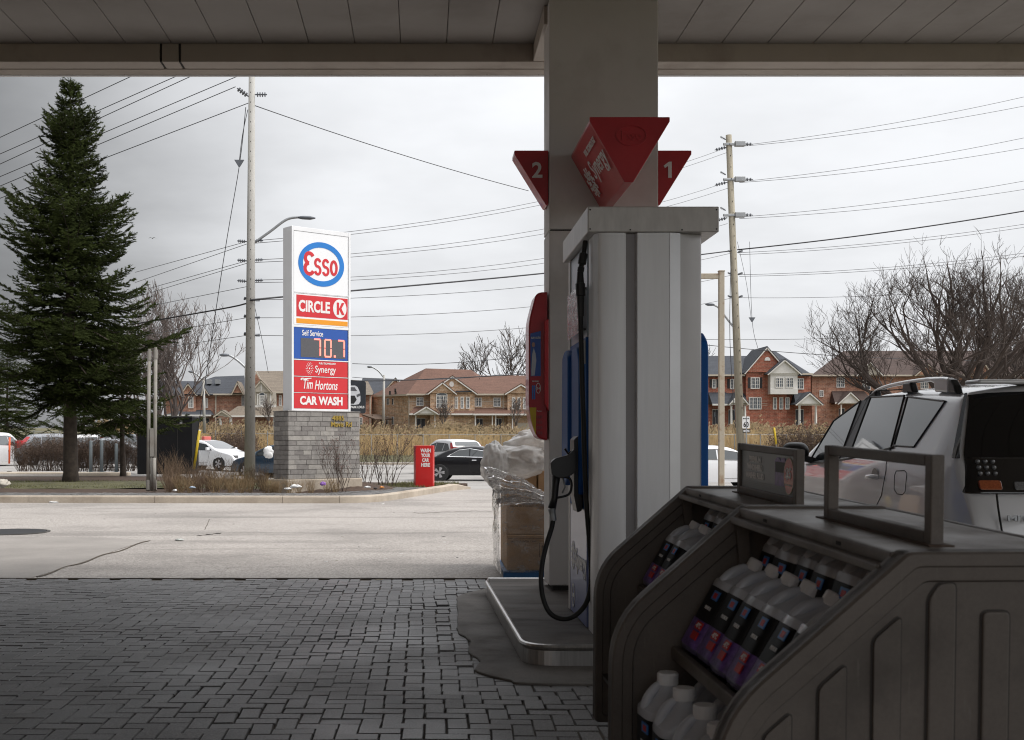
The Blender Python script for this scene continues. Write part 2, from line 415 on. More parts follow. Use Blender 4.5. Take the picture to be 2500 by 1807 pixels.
# vegetation
NEEDLE = M('spruce_needles', (0.030, 0.040, 0.010), 0.9, var=0.6, scale=1.3, spec=0.12)
BARK = M('spruce_bark', (0.055, 0.042, 0.033), 0.95, var=0.35, scale=8, bmp=0.6, fscale=25)
TWIG = M('bare_twigs', (0.085, 0.062, 0.05), 0.9, var=0.3, scale=1.0)
TWIGR = M('shrub_twigs', (0.17, 0.115, 0.075), 0.95, var=0.35, scale=2.0)
TWIGT = M('tan_twigs', (0.25, 0.175, 0.095), 0.95, var=0.35, scale=1.6)
LEAFR = M('withered_red_leaves', (0.12, 0.05, 0.04), 0.85, var=0.4, scale=5)
REEDM = M('dry_reeds', (0.60, 0.44, 0.235), 0.95, var=0.3, scale=0.7)
PLUME = M('reed_plumes', (0.58, 0.44, 0.27), 0.95, var=0.25, scale=1.0)
BLADE = M('grass_blades', (0.12, 0.12, 0.045), 0.9, var=0.4, scale=3)
HEDGE = M('hedge_twigs', (0.11, 0.075, 0.055), 0.95, var=0.35, scale=2)
EVERG = M('evergreen_leaves', (0.05, 0.07, 0.025), 0.9, var=0.4, scale=2)
# houses
def brick_mat(name, c1, c2, mortar, s=1.0):
    m, t, b = nodes(name); b.inputs['Roughness'].default_value = 0.9
    tcn = t.nodes.new('ShaderNodeTexCoord'); mp = t.nodes.new('ShaderNodeMapping'); mp.inputs['Rotation'].default_value = (math.radians(90), 0, 0)
    t.links.new(tcn.outputs['Object'], mp.inputs[0])
    br = t.nodes.new('ShaderNodeTexBrick'); t.links.new(mp.outputs[0], br.inputs['Vector'])
    br.inputs['Color1'].default_value = (*c1, 1); br.inputs['Color2'].default_value = (*c2, 1); br.inputs['Mortar'].default_value = (*mortar, 1)
    br.inputs['Scale'].default_value = 1.0; br.inputs['Brick Width'].default_value = 0.42*s; br.inputs['Row Height'].default_value = 0.15*s; br.inputs['Mortar Size'].default_value = 0.018
    n = tex(t, 'ShaderNodeTexNoise', 2.2, 6, 0.75)
    col = mixc(t, 1.0, br.outputs['Color'], ramp(t, n.outputs[0], [(0.35, (0.60, 0.56, 0.52)), (0.5, (0.95,)*3), (0.66, (1.28, 1.24, 1.2))]), 'MULTIPLY')
    t.links.new(col, b.inputs['Base Color']); return m
BR_TAN = brick_mat('tan_brick', (0.58, 0.385, 0.245), (0.43, 0.255, 0.15), (0.55, 0.47, 0.38))
BR_RED = brick_mat('red_brick', (0.40, 0.125, 0.078), (0.30, 0.09, 0.058), (0.38, 0.23, 0.17))
BR_ORG = brick_mat('orange_brick', (0.43, 0.21, 0.135), (0.34, 0.15, 0.10), (0.45, 0.33, 0.26))
def shingle(name, c):
    m, t, b = nodes(name); b.inputs['Roughness'].default_value = 0.92
    n = tex(t, 'ShaderNodeTexNoise', 1.0, 5, 0.7, mapping=(0.6, 1, 6)); n2 = tex(t, 'ShaderNodeTexNoise', 6, 2, 0.5, mapping=(1, 1, 5))
    col = ramp(t, n.outputs[0], [(0.3, sc(c, 0.78)), (0.7, sc(c, 1.18))])
    col = mixc(t, 1.0, col, ramp(t, n2.outputs[0], [(0.35, (0.75,)*3), (0.65, (1.1,)*3)]), 'MULTIPLY')
    t.links.new(col, b.inputs['Base Color']); return m
SH_RED = shingle('red_brown_shingle', (0.150, 0.080, 0.058))
SH_BLK = shingle('charcoal_shingle', (0.055, 0.06, 0.072))
SH_BRN = shingle('brown_shingle', (0.075, 0.05, 0.043))
SH_TAN = shingle('tan_shingle', (0.20, 0.165, 0.13))
TRIM = M('white_trim', (0.70, 0.68, 0.65), 0.6, var=0.05)
TRIMB = M('beige_trim', (0.52, 0.46, 0.38), 0.7, var=0.05)
SIDING = M('cream_siding', (0.48, 0.44, 0.38), 0.7, var=0.06, scale=1, mapping=(1, 1, 6))
DOORM = M('dark_door', (0.035, 0.035, 0.045), 0.5)
SHUT = M('black_shutter', (0.015, 0.015, 0.018), 0.6)
def film_mat(name, c, alpha, rough, tr=0.5):
    m = bpy.data.materials.new(name); m.use_nodes = True; t = m.node_tree; t.nodes.clear()
    o = t.nodes.new('ShaderNodeOutputMaterial'); tp = t.nodes.new('ShaderNodeBsdfTransparent'); g = t.nodes.new('ShaderNodeBsdfGlossy')
    g.inputs['Roughness'].default_value = rough; g.inputs['Color'].default_value = (0.9, 0.9, 0.9, 1)
    d = t.nodes.new('ShaderNodeBsdfDiffuse'); d.inputs['Color'].default_value = (*c, 1)
    tl = t.nodes.new('ShaderNodeBsdfTranslucent'); tl.inputs['Color'].default_value = (*c, 1)
    m0 = t.nodes.new('ShaderNodeMixShader'); m0.inputs[0].default_value = tr; t.links.new(d.outputs[0], m0.inputs[1]); t.links.new(tl.outputs[0], m0.inputs[2])
    n = tex(t, 'ShaderNodeTexNoise', 7, 4, 0.65, mapping=(1, 1, 1.6))
    fr = t.nodes.new('ShaderNodeFresnel'); fr.inputs[0].default_value = 1.45
    m1 = t.nodes.new('ShaderNodeMixShader'); t.links.new(ramp(t, n.outputs[0], [(0.35, (max(0, alpha-0.25),)*3), (0.68, (min(1, alpha+0.25),)*3)]), m1.inputs[0])
    t.links.new(tp.outputs[0], m1.inputs[1]); t.links.new(m0.outputs[0], m1.inputs[2])
    m2 = t.nodes.new('ShaderNodeMixShader'); t.links.new(fr.outputs[0], m2.inputs[0]); t.links.new(m1.outputs[0], m2.inputs[1]); t.links.new(g.outputs[0], m2.inputs[2])
    n3 = tex(t, 'ShaderNodeTexNoise', 16, 3, 0.6, mapping=(1, 1, 0.5))
    bp = t.nodes.new('ShaderNodeBump'); bp.inputs['Strength'].default_value = 0.7; bp.inputs['Distance'].default_value = 0.03
    t.links.new(n3.outputs[0], bp.inputs['Height'])
    for s_ in (g, d, fr): t.links.new(bp.outputs[0], s_.inputs['Normal'])
    t.links.new(m2.outputs[0], o.inputs[0]); return m
FILM = film_mat('stretch_film', (0.76, 0.74, 0.72), 0.24, 0.18)
BAGM = film_mat('white_bag_film', (0.92, 0.89, 0.86), 0.95, 0.28, 0.7)
JUGM = M('jug_plastic', (0.56, 0.58, 0.63), 0.22, var=0.06, scale=12, spec=0.5)
FLUID = M('purple_fluid', (0.10, 0.085, 0.17), 0.3, var=0.1)
CAPM = M('jug_cap_white', (0.86, 0.86, 0.87), 0.4)
LABK = M('jug_label_black', (0.010, 0.010, 0.012), 0.5, spec=0.25)
LABP = M('jug_label_purple', (0.15, 0.08, 0.30), 0.4, var=0.5, scale=60)
LABR = M('jug_label_red', (0.62, 0.03, 0.03), 0.4)
LABB = M('jug_label_blue', (0.05, 0.2, 0.55), 0.4)
# ------------------------------------------------------------------ ground and roads
def sm(a, b, x):
    t = min(1, max(0, (x-a)/(b-a))); return t*t*(3-2*t)
def gz(X, Y):
    """terrain height: the street lies lower than the forecourt, the houses stand on higher ground"""
    rl = -0.30*sm(-14, -5, X) - 0.02
    z = rl*sm(30, 39, Y)
    z += 0.35*sm(80, 90, Y) + 2.3*sm(92, 122, Y)
    return z
def sheet(name, xs, ys, mat, dz, fn=None, clip=None):
    m = MB(); nx, ny = len(xs), len(ys)
    vs = [(x, y, (fn or gz)(x, y)+dz) for y in ys for x in xs]
    fs = [(j*nx+i, j*nx+i+1, (j+1)*nx+i+1, (j+1)*nx+i) for j in range(ny-1) for i in range(nx-1)
          if clip is None or clip((xs[i]+xs[i+1])/2, (ys[j]+ys[j+1])/2)]
    m.add(vs, fs); return struct(m.build(name, mat, smooth=True))
def rng(a, b, s):
    n = max(1, int(round((b-a)/s))); return [a+(b-a)*i/n for i in range(n+1)]
xs_far = [-900, -500, -300, -200] + rng(-150, 150, 6) + [200, 300, 500, 900]
ys_far = [-200, -100, -50] + rng(-20, 140, 4) + [180, 260, 400, 700, 1500]
sheet('ground', xs_far, ys_far, DIRTM, -0.06)
XL = rng(-60, 60, 2)
sheet('asphalt_lane', rng(-40, 40, 2), rng(10.96, 39, 1.5), ASPH, 0.0)
sheet('road', rng(-150, 150, 3), rng(38.5, 77, 2.5), ROADM, 0.006)
sheet('far_pavement', rng(-150, 150, 3), [77.2, 79.4], CONC, 0.13)
sheet('grass_verge', rng(-150, 150, 3), rng(79.4, 92, 2), GRASSM, 0.10)
m = MB()
for i in range(100):
    x = -150 + i*3; m.bar((x+.01, 77.1, gz(x, 77)+.06), (x+2.99, 77.1, gz(x+3, 77)+.06), .16, .16)
struct(m.build('road_kerb', KERB))
m = MB()
for yy in (46.2, 53.0, 70):
    for i in range(46 if yy != 70 else 20):
        x = -60 + i*6
        m.add([(x, yy, gz(x, yy)+.012), (x+3, yy, gz(x+3, yy)+.012), (x+3, yy+.15, gz(x+3, yy)+.012), (x, yy+.15, gz(x, yy)+.012)], [(0, 1, 2, 3)])
m.add([(1.2, 37.5, gz(2, 37.5)+.016), (8, 37.3, gz(8, 37.3)+.016), (8, 37.55, gz(8, 37.5)+.016), (1.2, 37.75, gz(2, 37.7)+.016)], [(0, 1, 2, 3)])
struct(m.build('road_markings', PAINTW))
# smooth concrete slab on the left of the lane with its ragged joint
m = MB(); edge = [(82, 1410), (150, 1390), (205, 1372), (262, 1352), (318, 1333), (360, 1321), (300, 1316), (200, 1313), (60, 1311), (-160, 1309)]
pts = [(XX(px, 3705/(py-PY)), 3705/(py-PY)) for px, py in edge]
pts = pts + [(-9, 15.6), (-9, 10.98), (pts[0][0], 10.98)]
m.xy(pts, 0.001, 0.006); struct(m.build('concrete_slab', CONC))
m = MB(); jp = []
for i in range(41):
    t = i/40; px = 82 + (360-82)*t; py = 1410 + (1321-1410)*t + 2*math.sin(t*19) + 2.5*noise.noise(Vector((t*40, 0, 0)))
    Y = 3705/(py-PY); jp.append((XX(px, Y)+.03, Y))
m.stroke(jp, .02, lambda p, q, a: (p, q, a), 0.004, 0.010)
struct(m.build('slab_joint', BED))
# cracks in the lane
for k, (x0, y0, x1, y1) in enumerate([(480, 1309, 540, 1302), (1010, 1253, 1200, 1248), (500, 1293, 512, 1268)]):
    m = MB(); path = []
    for i in range(15):
        t = i/14; px = x0+(x1-x0)*t; py = y0+(y1-y0)*t + RND.uniform(-1.3, 1.3)
        Y = 3705/(py-PY); path.append((XX(px, Y), Y))
    m.stroke(path, .009, lambda p, q, a: (p, q, a), 0.002, 0.005); struct(m.build('asphalt_crack', BED))
# manhole cover
t = thing('manhole_cover', 'dark round cast iron manhole cover in the concrete slab', 'manhole cover', (-5.85, 16.5, 0.006))
m = MB(); m.lathe([(.50, .005), (.50, .012), (.48, .014), (.0, .014)], 40, (-5.85, 16.5, 0)); m.build('cover', M('cast_iron', (0.03, 0.03, 0.032), 0.6, 0.3), t)
m = MB(); m.lathe([(.56, .004), (.56, .010), (.51, .011), (.51, .004)], 40, (-5.85, 16.5, 0)); m.build('frame_ring', M('cast_iron_ring', (0.06, 0.055, 0.05), 0.7), t)

# ------------------------------------------------------------------ paved forecourt (herringbone)
def spl_(pts, n=7):
    o_ = []
    for i in range(len(pts)-1):
        p0, p1, p2, p3 = pts[max(i-1, 0)], pts[i], pts[i+1], pts[min(i+2, len(pts)-1)]
        for k in range(n):
            t = k/n; q = .5*((2*p1)+(-p0+p2)*t+(2*p0-5*p1+4*p2-p3)*t*t+(-p0+3*p1-3*p2+p3)*t**3); q.x += .012*noise.noise(q*9); q.y += .012*noise.noise(q*6+Vector((5, 5, 5))); o_.append(q)
    return o_
AP = [(.34, 9.86), (.28, 9.55), (.25, 8.4), (.235, 7.9), (.30, 7.55), (.28, 7.15), (.33, 6.9), (.30, 6.62), (.32, 6.5), (.46, 6.32), (.50, 6.24), (.68, 6.21), (1.3, 6.2), (3.0, 6.2), (3.0, 10.3), (.6, 10.3)]
def inside(p, poly):
    x, y = p; c = False; n = len(poly)
    for i in range(n):
        x1, y1 = poly[i]; x2, y2 = poly[(i+1) % n]
        if (y1 > y) != (y2 > y) and x < (x2-x1)*(y-y1)/(y2-y1)+x1: c = not c
    return c
C_ = 0.0975
def und(X, Y): return 0.011*noise.noise(Vector((X*1.1, Y*1.1, 3.3))) + 0.005*noise.noise(Vector((X*3.4, Y*3.4, 7)))
pavers = []
for j in range(int(1.0/C_), int(10.955/C_)):
    for i in range(int(-8/C_), int(8/C_)):
        k = (i-j) % 4
        if k == 0: cx, cy, hx, hy = (i+1)*C_, (j+.5)*C_, C_, C_/2
        elif k == 3: cx, cy, hx, hy = (i+.5)*C_, (j+1)*C_, C_/2, C_
        else: continue
        if cy+hy > 10.97 or (inside((cx-.15, cy), AP) and inside((cx, cy-.15), AP)): continue
        pavers.append((cx, cy, hx, hy))
def paver_geo(hx, hy, rnd, cx=0, cy=0, cz=0, tilt=(0, 0)):
    g = .0020; b = .004; vs = []
    for (ix, dz) in ((g, -.03), (g, -.006), (g+b, 0)):
        for sx, sy in ((-1, -1), (1, -1), (1, 1), (-1, 1)):
            x, y = sx*(hx-ix), sy*(hy-ix)
            vs.append((cx+x, cy+y, cz+dz+tilt[0]*x+tilt[1]*y))
    fs = [(8, 9, 10, 11)] + [(4*l+a, 4*l+(a+1) % 4, 4*l+4+(a+1) % 4, 4*l+4+a) for l in (0, 1) for a in range(4)]
    return vs, fs
def vis(p):
    px = PX+p[0]*F/p[1]; py = PY+H*F/p[1]
    return -10 < px < (1435 if p[1] < 6.3 else 1200) and py < 1815
order = sorted([p for p in pavers if vis(p)], key=lambda p: p[1])
singles = set(id(p) for p in order[:298])
m = MB(); m.add([(-9, -20, 0), (9, -20, 0), (9, 10.97, 0), (-9, 10.97, 0)], [(0, 1, 2, 3)])
m.v = [(x, y, -.011) for x, y, z in m.v]
court = struct(m.build('paved_forecourt', BED))
stuffm = MB(); stuffm.col = []
protos = {}
rp = random.Random(5)
for orient in (0, 1):
    hx, hy = (C_, C_/2) if orient == 0 else (C_/2, C_)
    for v in range(5):
        q = MB(); vs, fs = paver_geo(hx, hy, rp); q.add(vs, fs); q.col = [[.72, .88, 1.0, 1.1, 1.28][v]]*len(vs)
        o = q.build('paver', PAV, court); protos[(orient, v)] = o.data
        COL.objects.unlink(o); bpy.data.objects.remove(o)
def warp(X, Y): return (.028*noise.noise(Vector((X*.55, Y*.8, 9)))+.012*noise.noise(Vector((X*1.9, Y*1.9, 4))), .03*noise.noise(Vector((X*.6, Y*.45, 14)))+.012*noise.noise(Vector((X*1.7, Y*2.1, 24))))
for p in pavers:
    cx, cy, hx, hy = p
    fade = min(1, max(0, (10.9-cy)/.5)); wa = warp(cx, cy); wb = warp(cx+.1, cy); rot0 = math.atan2((wb[1]-wa[1])*fade, .1); cx += wa[0]*fade; cy += wa[1]*fade; z = und(cx, cy) + rp.uniform(-.0011, .0011); tl = (rp.uniform(-.009, .009)+.012*noise.noise(Vector((cx*2, cy*2, 1))), rp.uniform(-.009, .009))
    if inside((cx+.11, cy+.11), AP) or inside((cx, cy), AP): z = min(z, -.002)-.004; tl = (0, 0)
    orient = 0 if hx > hy else 1; v = min(4, max(0, int(rp.gauss(2, 1.0)+.5)))
    if id(p) in singles:
        o = link('paver', protos[(orient, v)], court); o.location = (cx, cy, z); o.rotation_euler = (tl[1], -tl[0], rot0+rp.uniform(-.014, .014))
    else:
        vs, fs = paver_geo(hx, hy, rp, 0, 0, z, tl); ca, sa = math.cos(rot0), math.sin(rot0); vs = [(cx+x*ca-y*sa, cy+x*sa+y*ca, zz_) for x, y, zz_ in vs]; stuffm.add(vs, fs); stuffm.col += [[.72, .88, 1.0, 1.1, 1.28][v]]*len(vs)
o = stuffm.build('paver_field', PAV, court, fix=False); o['kind'] = 'stuff'
# edge joint between pavers and asphalt
m = MB(); m.stroke([(x, 10.965+.012*math.sin(x*9)+.008*math.sin(x*31)) for x in rng(-8, 3, .08)], .022, lambda p, q, a: (p, q, a), -.01, .006)
struct(m.build('edge_joint', BED))

# ------------------------------------------------------------------ pump island
AP3 = [tuple(p.xy) for p in spl_([Vector((x, y, 0)) for x, y in AP[:12]])] + AP[12:]
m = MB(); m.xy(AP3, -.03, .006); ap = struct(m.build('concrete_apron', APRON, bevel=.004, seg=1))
def rnd_poly(pts, r, n=6):
    out_ = []; N_ = len(pts)
    for i in range(N_):
        p0, p1, p2 = Vector(pts[i-1]), Vector(pts[i]), Vector(pts[(i+1) % N_])
        rr = r[i] if isinstance(r, (list, tuple)) else r
        if rr <= 0: out_.append(tuple(p1)); continue
        a, b = (p0-p1).normalized(), (p2-p1).normalized()
        rr = min(rr, (p0-p1).length*.49, (p2-p1).length*.49)
        A, B = p1+a*rr, p1+b*rr
        for k in range(n+1):
            t = k/n; out_.append(tuple(A*(1-t)**2+p1*2*t*(1-t)+B*t*t))
    return out_
IS = rnd_poly([(.585, 6.70), (2.28, 6.70), (2.28, 9.95), (.555, 9.95), (.53, 9.70)], [.2, .2, .1, 0, .03], 8)
isl = struct(thing('pump_island', None, None, (1.4, 8.3, 0))); isl['kind'] = 'structure'
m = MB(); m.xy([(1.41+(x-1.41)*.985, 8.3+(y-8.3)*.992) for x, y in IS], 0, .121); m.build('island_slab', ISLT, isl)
m = MB(); n = len(IS)
def isp(i, off, z):
    x, y = IS[i % n]; a = Vector(IS[(i-1) % n]); b = Vector(IS[(i+1) % n]); d = (b-a).normalized(); return (x+d.y*off, y-d.x*off, z)
prof = [(0.004, 0.006), (0.0, .09), (.012, .10), (.017, .112), (.012, .124), (0, .129), (-.012, .124), (-.016, .11)]
for i in range(n):
    for a in range(len(prof)-1):
        m.add([isp(i, *prof[a]), isp(i+1, *prof[a]), isp(i+1, *prof[a+1]), isp(i, *prof[a+1])], [(0, 1, 2, 3)])
o = m.build('steel_edge', STEEL, isl, smooth=True)

# ------------------------------------------------------------------ canopy
CB = -4
can = thing('station_canopy', 'pale panelled canopy roof over the fuel pumps with a boxed edge beam', 'canopy', (0, 4, 4.6))
YB = 10.21; ZC = 4.764; ZU = 4.61
x = 1.004-.4*38
k = 0
while x < 8.0:
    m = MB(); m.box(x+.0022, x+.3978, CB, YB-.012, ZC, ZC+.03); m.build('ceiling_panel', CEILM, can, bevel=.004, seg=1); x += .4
m = MB(); m.box(-14.2, 8.1, CB, YB, ZC+.035, ZC+.06); m.build('ceiling_backing', DARKLINE, can)
# edge beam, in boxed lengths with dark joints
for a, b in ((-14.2, -2.305), (-2.285, -2.14), (-2.12, 8.1)):
    m = MB(); m.box(a, b, YB, YB+.195, ZU, ZU+.62); m.build('edge_beam', BEAMM, can, bevel=.006)
for xj in (-2.295, -2.13):
    m = MB(); m.box(xj-.009, xj+.009, YB+.01, YB+.18, ZU+.004, ZU+.6); m.build('beam_joint', DARKLINE, can)
m = MB(); m.box(-14.2, 8.1, YB+.198, YB+.205, ZU+.01, ZU+.6); m.build('beam_seam', DARKLINE, can)
m = MB(); m.box(-14.2, 8.1, YB+.208, YB+.36, ZU-.002, ZU+.75); m.build('fascia', BEAMM, can, bevel=.005)
m = MB(); m.box(-14.2, 8.1, YB+.362, YB+.39, ZU+.012, ZU+.75); m.build('drip_groove', DARKLINE, can)
m = MB(); m.box(-14.2, 8.1, YB+.392, YB+.43, ZU+.002, ZU+1.1); m.build('fascia_lip', SIGNW, can)
m = MB(); m.box(-14.2, 8.1, CB-.4, YB+.39, ZU+.76, ZU+1.05); m.build('roof_deck', BEAMM, can)
m = MB(); m.box(.962, 1.86, 9.30, YB-.003, ZU+.003, ZC-.004); m.build('cross_beam', BEAMM, can, bevel=.005)
m = MB(); m.box(-14.2, 8.1, CB-.4, CB-.01, ZU, ZU+.7); m.build('rear_beam', BEAMM, can)
for i in range(26):
    xx_ = -6 + i*.47
    m = MB(); m.lathe([(.006, 0), (.006, -.006), (.003, -.008)], 8, (xx_, YB+.38, ZU+.011)); m.build('rivet', DARKLINE, can)

# ------------------------------------------------------------------ canopy pillar
pil = thing('canopy_pillar', 'wide pale clad pillar carrying the canopy behind the fuel pump', 'pillar', (1.42, 9.36, .12))
X0, X1, Y0, Y1 = .990, 1.845, 9.16, 9.56
m = MB(); m.box(X0, X1, Y0, Y1, .16, 2.945); m.build('lower_cladding', WHITEC, pil, bevel=.008)
m = MB(); m.box(X0, X1, Y0, Y1, 2.955, ZC-.002); m.build('upper_cladding', WHITEC, pil, bevel=.008)
m = MB(); m.box(X0+.03, X1-.03, Y0+.03, Y1-.03, .115, .17); m.build('plinth', DARKLINE, pil)
m = MB(); m.box(X0+.01, X1-.01, Y0+.01, Y1-.01, 2.94, 2.96); m.build('cladding_joint', DARKLINE, pil)
# number flags
def flag(sgn, num, lab):
    xe = X0-.003 if sgn < 0 else X1+.003
    t = thing('pump_number_flag', lab, 'sign', (xe, 9.3, 3.4), group='pump number flags on the pillar')
    zt, zb = 3.585, 3.155
    pts = [(xe, zt), (xe+sgn*.268, zt), (xe+sgn*.268, zt-.03), (xe+sgn*.02, zb), (xe, zb)]
    m = MB(); m.xz(pts, 9.20, 9.42); m.build('flag_body', REDD, t, bevel=.006)
    if num == '1':
        m = MB(); c_ = xe+.086; m.xz([(c_-.004, 3.367), (c_+.024, 3.367), (c_+.024, 3.494), (c_+.002, 3.494), (c_-.040, 3.462), (c_-.028, 3.444), (c_-.004, 3.462)], 9.193, 9.1985); m.build('numeral', WHITEP, t)
    else: text(num, WHITEP, (xe+sgn*.088, 9.196, 3.43), (1, 0, 0), (0, 0, 1), None, .125, t, bold=.025, name='numeral')
flag(-1, '2', 'red triangular flag with white number 2 on the left of the pillar')
flag(1, '1', 'red triangular flag with white number 1 on the right of the pillar')
# hanging prism sign
t = thing('prism_sign', 'red inverted triangular prism sign mounted on the pillar front above the pump', 'sign', (1.43, 9.15, 3.3))
tri = [(1.163, 3.545), (1.710, 3.545), (1.710, 3.515), (1.462, 3.100), (1.40, 3.100), (1.163, 3.515)]
m = MB(); m.xz(tri, 8.14, 9.158); m.build('sign_body', REDS, t, bevel=.008)
m = MB(); m.xz([(1.436+(a-1.436)*1.02, 3.38+(b-3.38)*1.015) for a, b in tri], 8.115, 8.138); m.build('front_rim', REDD, t, bevel=.004)
ud = Vector((0, -1, 0)); vd = Vector((-.237, 0, .415)).normalized(); cn = Vector((1.2825, 8.62, 3.30))
nn = ud.cross(vd); fc = cn + (-nn if nn.x > 0 else nn)*.0
def slant(s, u_, v_, hgt, wid, nm='lettering', b=.02):
    return text(s, WHITEP, cn + ud*u_ + vd*v_ + Vector((-.868, 0, -.496))*.010, ud, vd, wid, hgt, t, bold=b, name=nm)
slant('Synergy', .17, .0, .19, .58, b=.005); slant('FUEL TECHNOLOGY', .18, .145, .045, .46, b=.03)
m = MB()
for ring, (rr, nb, ds) in enumerate(((.04, 6, .014), (.075, 9, .017), (.11, 11, .014))):
    for k in range(nb):
        a = 2*math.pi*k/nb + ring*.3
        c = cn + ud*(-.30+rr*math.cos(a)) + vd*(-.03+rr*math.sin(a)) + Vector((-.868, 0, -.496))*.010
        m.obox(c, ud*ds, vd*ds, Vector((.868, 0, .496))*.002)
m.build('starburst', WHITEP, t)
def ell(cx, cz, rx, rz, n=40): return [(cx+rx*math.cos(2*math.pi*i/n), cz+rz*math.sin(2*math.pi*i/n)) for i in range(n)]
m = MB(); m.stroke(ell(1.45, 3.42, .105, .07), .012, lambda p, q, a: (p, a, q), 8.107, 8.116, closed=True); m.build('embossed_oval', REDD, t)
text('Esso', REDD, (1.45, 8.114, 3.42), (1, 0, 0), (0, 0, 1), .14, .07, t, bold=.02, name='embossed_lettering', depth=.012)

# ------------------------------------------------------------------ red payment terminal on the pillar's left side
t = thing('payment_terminal', 'red rounded payment terminal with advert screen and keypad on the pillar side', 'payment terminal', (.92, 9.3, 1.9))
YT = 9.18
def tp(px, py): return (XX(px, YT), ZZ(py, YT))
outl = rnd_poly([tp(1337, 712), tp(1309, 714), tp(1291, 785), tp(1291, 1000), tp(1299, 1040), tp(1313, 1070), tp(1337, 1076)], [0, .05, .06, .05, .05, .03, 0], 6)
m = MB(); m.xz(outl, YT, YT+.30); m.build('casing', REDD, t, bevel=.012)
m = MB(); q = [tp(1327, 722), tp(1337, 716), tp(1337, 1074), tp(1327, 1068)]
m.xz([tp(1328, 785), tp(1338.6, 780), tp(1338.6, 1005), tp(1328, 985)], YT-.03, YT-.002); m.build('side_bezel', REDS, t, bevel=.004)
m = MB(); m.xz([tp(1294.5, 815), tp(1320, 808), tp(1320, 918), tp(1295.5, 919)], YT-.008, YT-.002); m.build('advert_screen', BLUEP, t)
SKIN = M('poster_skin', (0.45, 0.28, 0.2), .6); GREYPR = M('poster_grey', (0.55, 0.58, 0.62), .6)
m = MB(); m.xz([tp(1297, 905), tp(1299, 865), tp(1303, 850), tp(1307, 863), tp(1309, 880), tp(1305, 917), tp(1297, 918)], YT-.011, YT-.0085); m.build('poster_figure', GREYPR, t)
m = MB(); m.xz(ell(*tp(1302, 842), .012, .020, 14), YT-.012, YT-.0087); m.build('poster_face', SKIN, t)
text('BLURRY SOLUTION', WHITEP, (*[XX(1308, YT)], YT-.009, ZZ(825, YT)), (1, 0, 0), (0, 0, 1), .072, .016, t, name='advert_lettering')
text('EARN REWARDS', WHITEP, (XX(1307, YT), YT-.004, ZZ(931, YT)), (1, 0, 0), (0, 0, 1), .05, .010, t, name='small_lettering')
m = MB(); m.xz([tp(1299, 941), tp(1302, 941), tp(1302, 975), tp(1299, 975)], YT-.006, YT-.002); m.xz([tp(1303.5, 941), tp(1306.5, 941), tp(1306.5, 975), tp(1303.5, 975)], YT-.006, YT-.002); m.build('card_picture', BLUES, t)
m = MB(); m.stroke(ell(*tp(1314, 948), .017, .04, 20), .004, lambda p, q, a: (p, a, q), YT-.006, YT-.002, closed=True); m.build('badge_ring', WHITEP, t)
text('2-4', WHITEP, (XX(1314, YT), YT-.004, ZZ(948, YT)), (1, 0, 0), (0, 0, 1), .024, .018, t, name='small_lettering')
m = MB(); m.xz([tp(1292.5, 995), tp(1309, 995), tp(1308, 1063), tp(1303, 1050), tp(1296, 1022)], YT-.006, YT-.002); m.build('yellow_panel', M('yellow_panel_face', (.62, .42, .01), .4), t)
for r_ in range(4):
    for c_ in range(3):
        m = MB(); a = tp(1313.5+c_*4.5, 1018+r_*13); m.box(a[0]-.0045, a[0]+.0045, YT-.008, YT-.002, a[1]-.012, a[1]+.012); m.build('key', M('key_face', (.35, .05, .055), .4) if not bpy.data.materials.get('key_face') else bpy.data.materials['key_face'], t)
text('Pay here', WHITEP, (XX(1317, YT), YT-.004, ZZ(1004, YT)), (1, 0, 0), (0, 0, 1), .04, .010, t, name='small_lettering')

# ------------------------------------------------------------------ fuel pump
pump = thing('fuel_pump', 'tall silver fuel pump with metal valance on the island', 'fuel pump', (1.38, 7.6, .12))
YP, YQ = 7.0, 8.2
ZV = 2.545
pl = [(1.032, 7.06), (1.05, 7.012), (1.075, 7.0), (1.215, 7.004), (1.222, 7.035), (1.278, 7.035), (1.286, 7.004), (1.478, 7.0), (1.548, 7.03), (1.575, 7.045), (1.675, 7.075), (1.69, 7.095), (1.69, 7.3), (1.032, 7.3)]
m = MB(); m.xy(pl[:5]+[(1.222, 7.28), (1.032, 7.28)], .121, ZV); auto_smooth(m.build('corner_cladding', PUMPM, pump), 40)
m = MB(); m.xy([(1.2225, 7.035), (1.2775, 7.035), (1.2775, 7.28), (1.2225, 7.28)], .121, ZV); m.build('cladding_groove', PUMPD, pump)
m = MB(); m.xy([(1.278, 7.035), (1.286, 7.004), (1.478, 7.0), (1.48, 7.28), (1.278, 7.28)], .121, ZV); auto_smooth(m.build('centre_cladding', PUMPM, pump), 40)
m = MB(); m.xy([(1.4805, 7.001), (1.545, 7.012), (1.5475, 7.03), (1.5475, 7.28), (1.4805, 7.28)], .121, ZV); auto_smooth(m.build('trim_cladding', M('pump_trim', (.66, .66, .67), .3, .5, var=.05), pump), 40)
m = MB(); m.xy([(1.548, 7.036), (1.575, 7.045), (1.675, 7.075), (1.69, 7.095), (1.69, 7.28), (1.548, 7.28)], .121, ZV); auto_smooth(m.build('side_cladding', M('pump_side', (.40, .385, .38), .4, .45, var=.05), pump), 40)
m = MB(); m.box(1.045, 1.685, 7.285, 8.18, .121, ZV-.005); m.build('cabinet', M('pump_cabinet', (.40, .42, .46), .4, .2), pump)
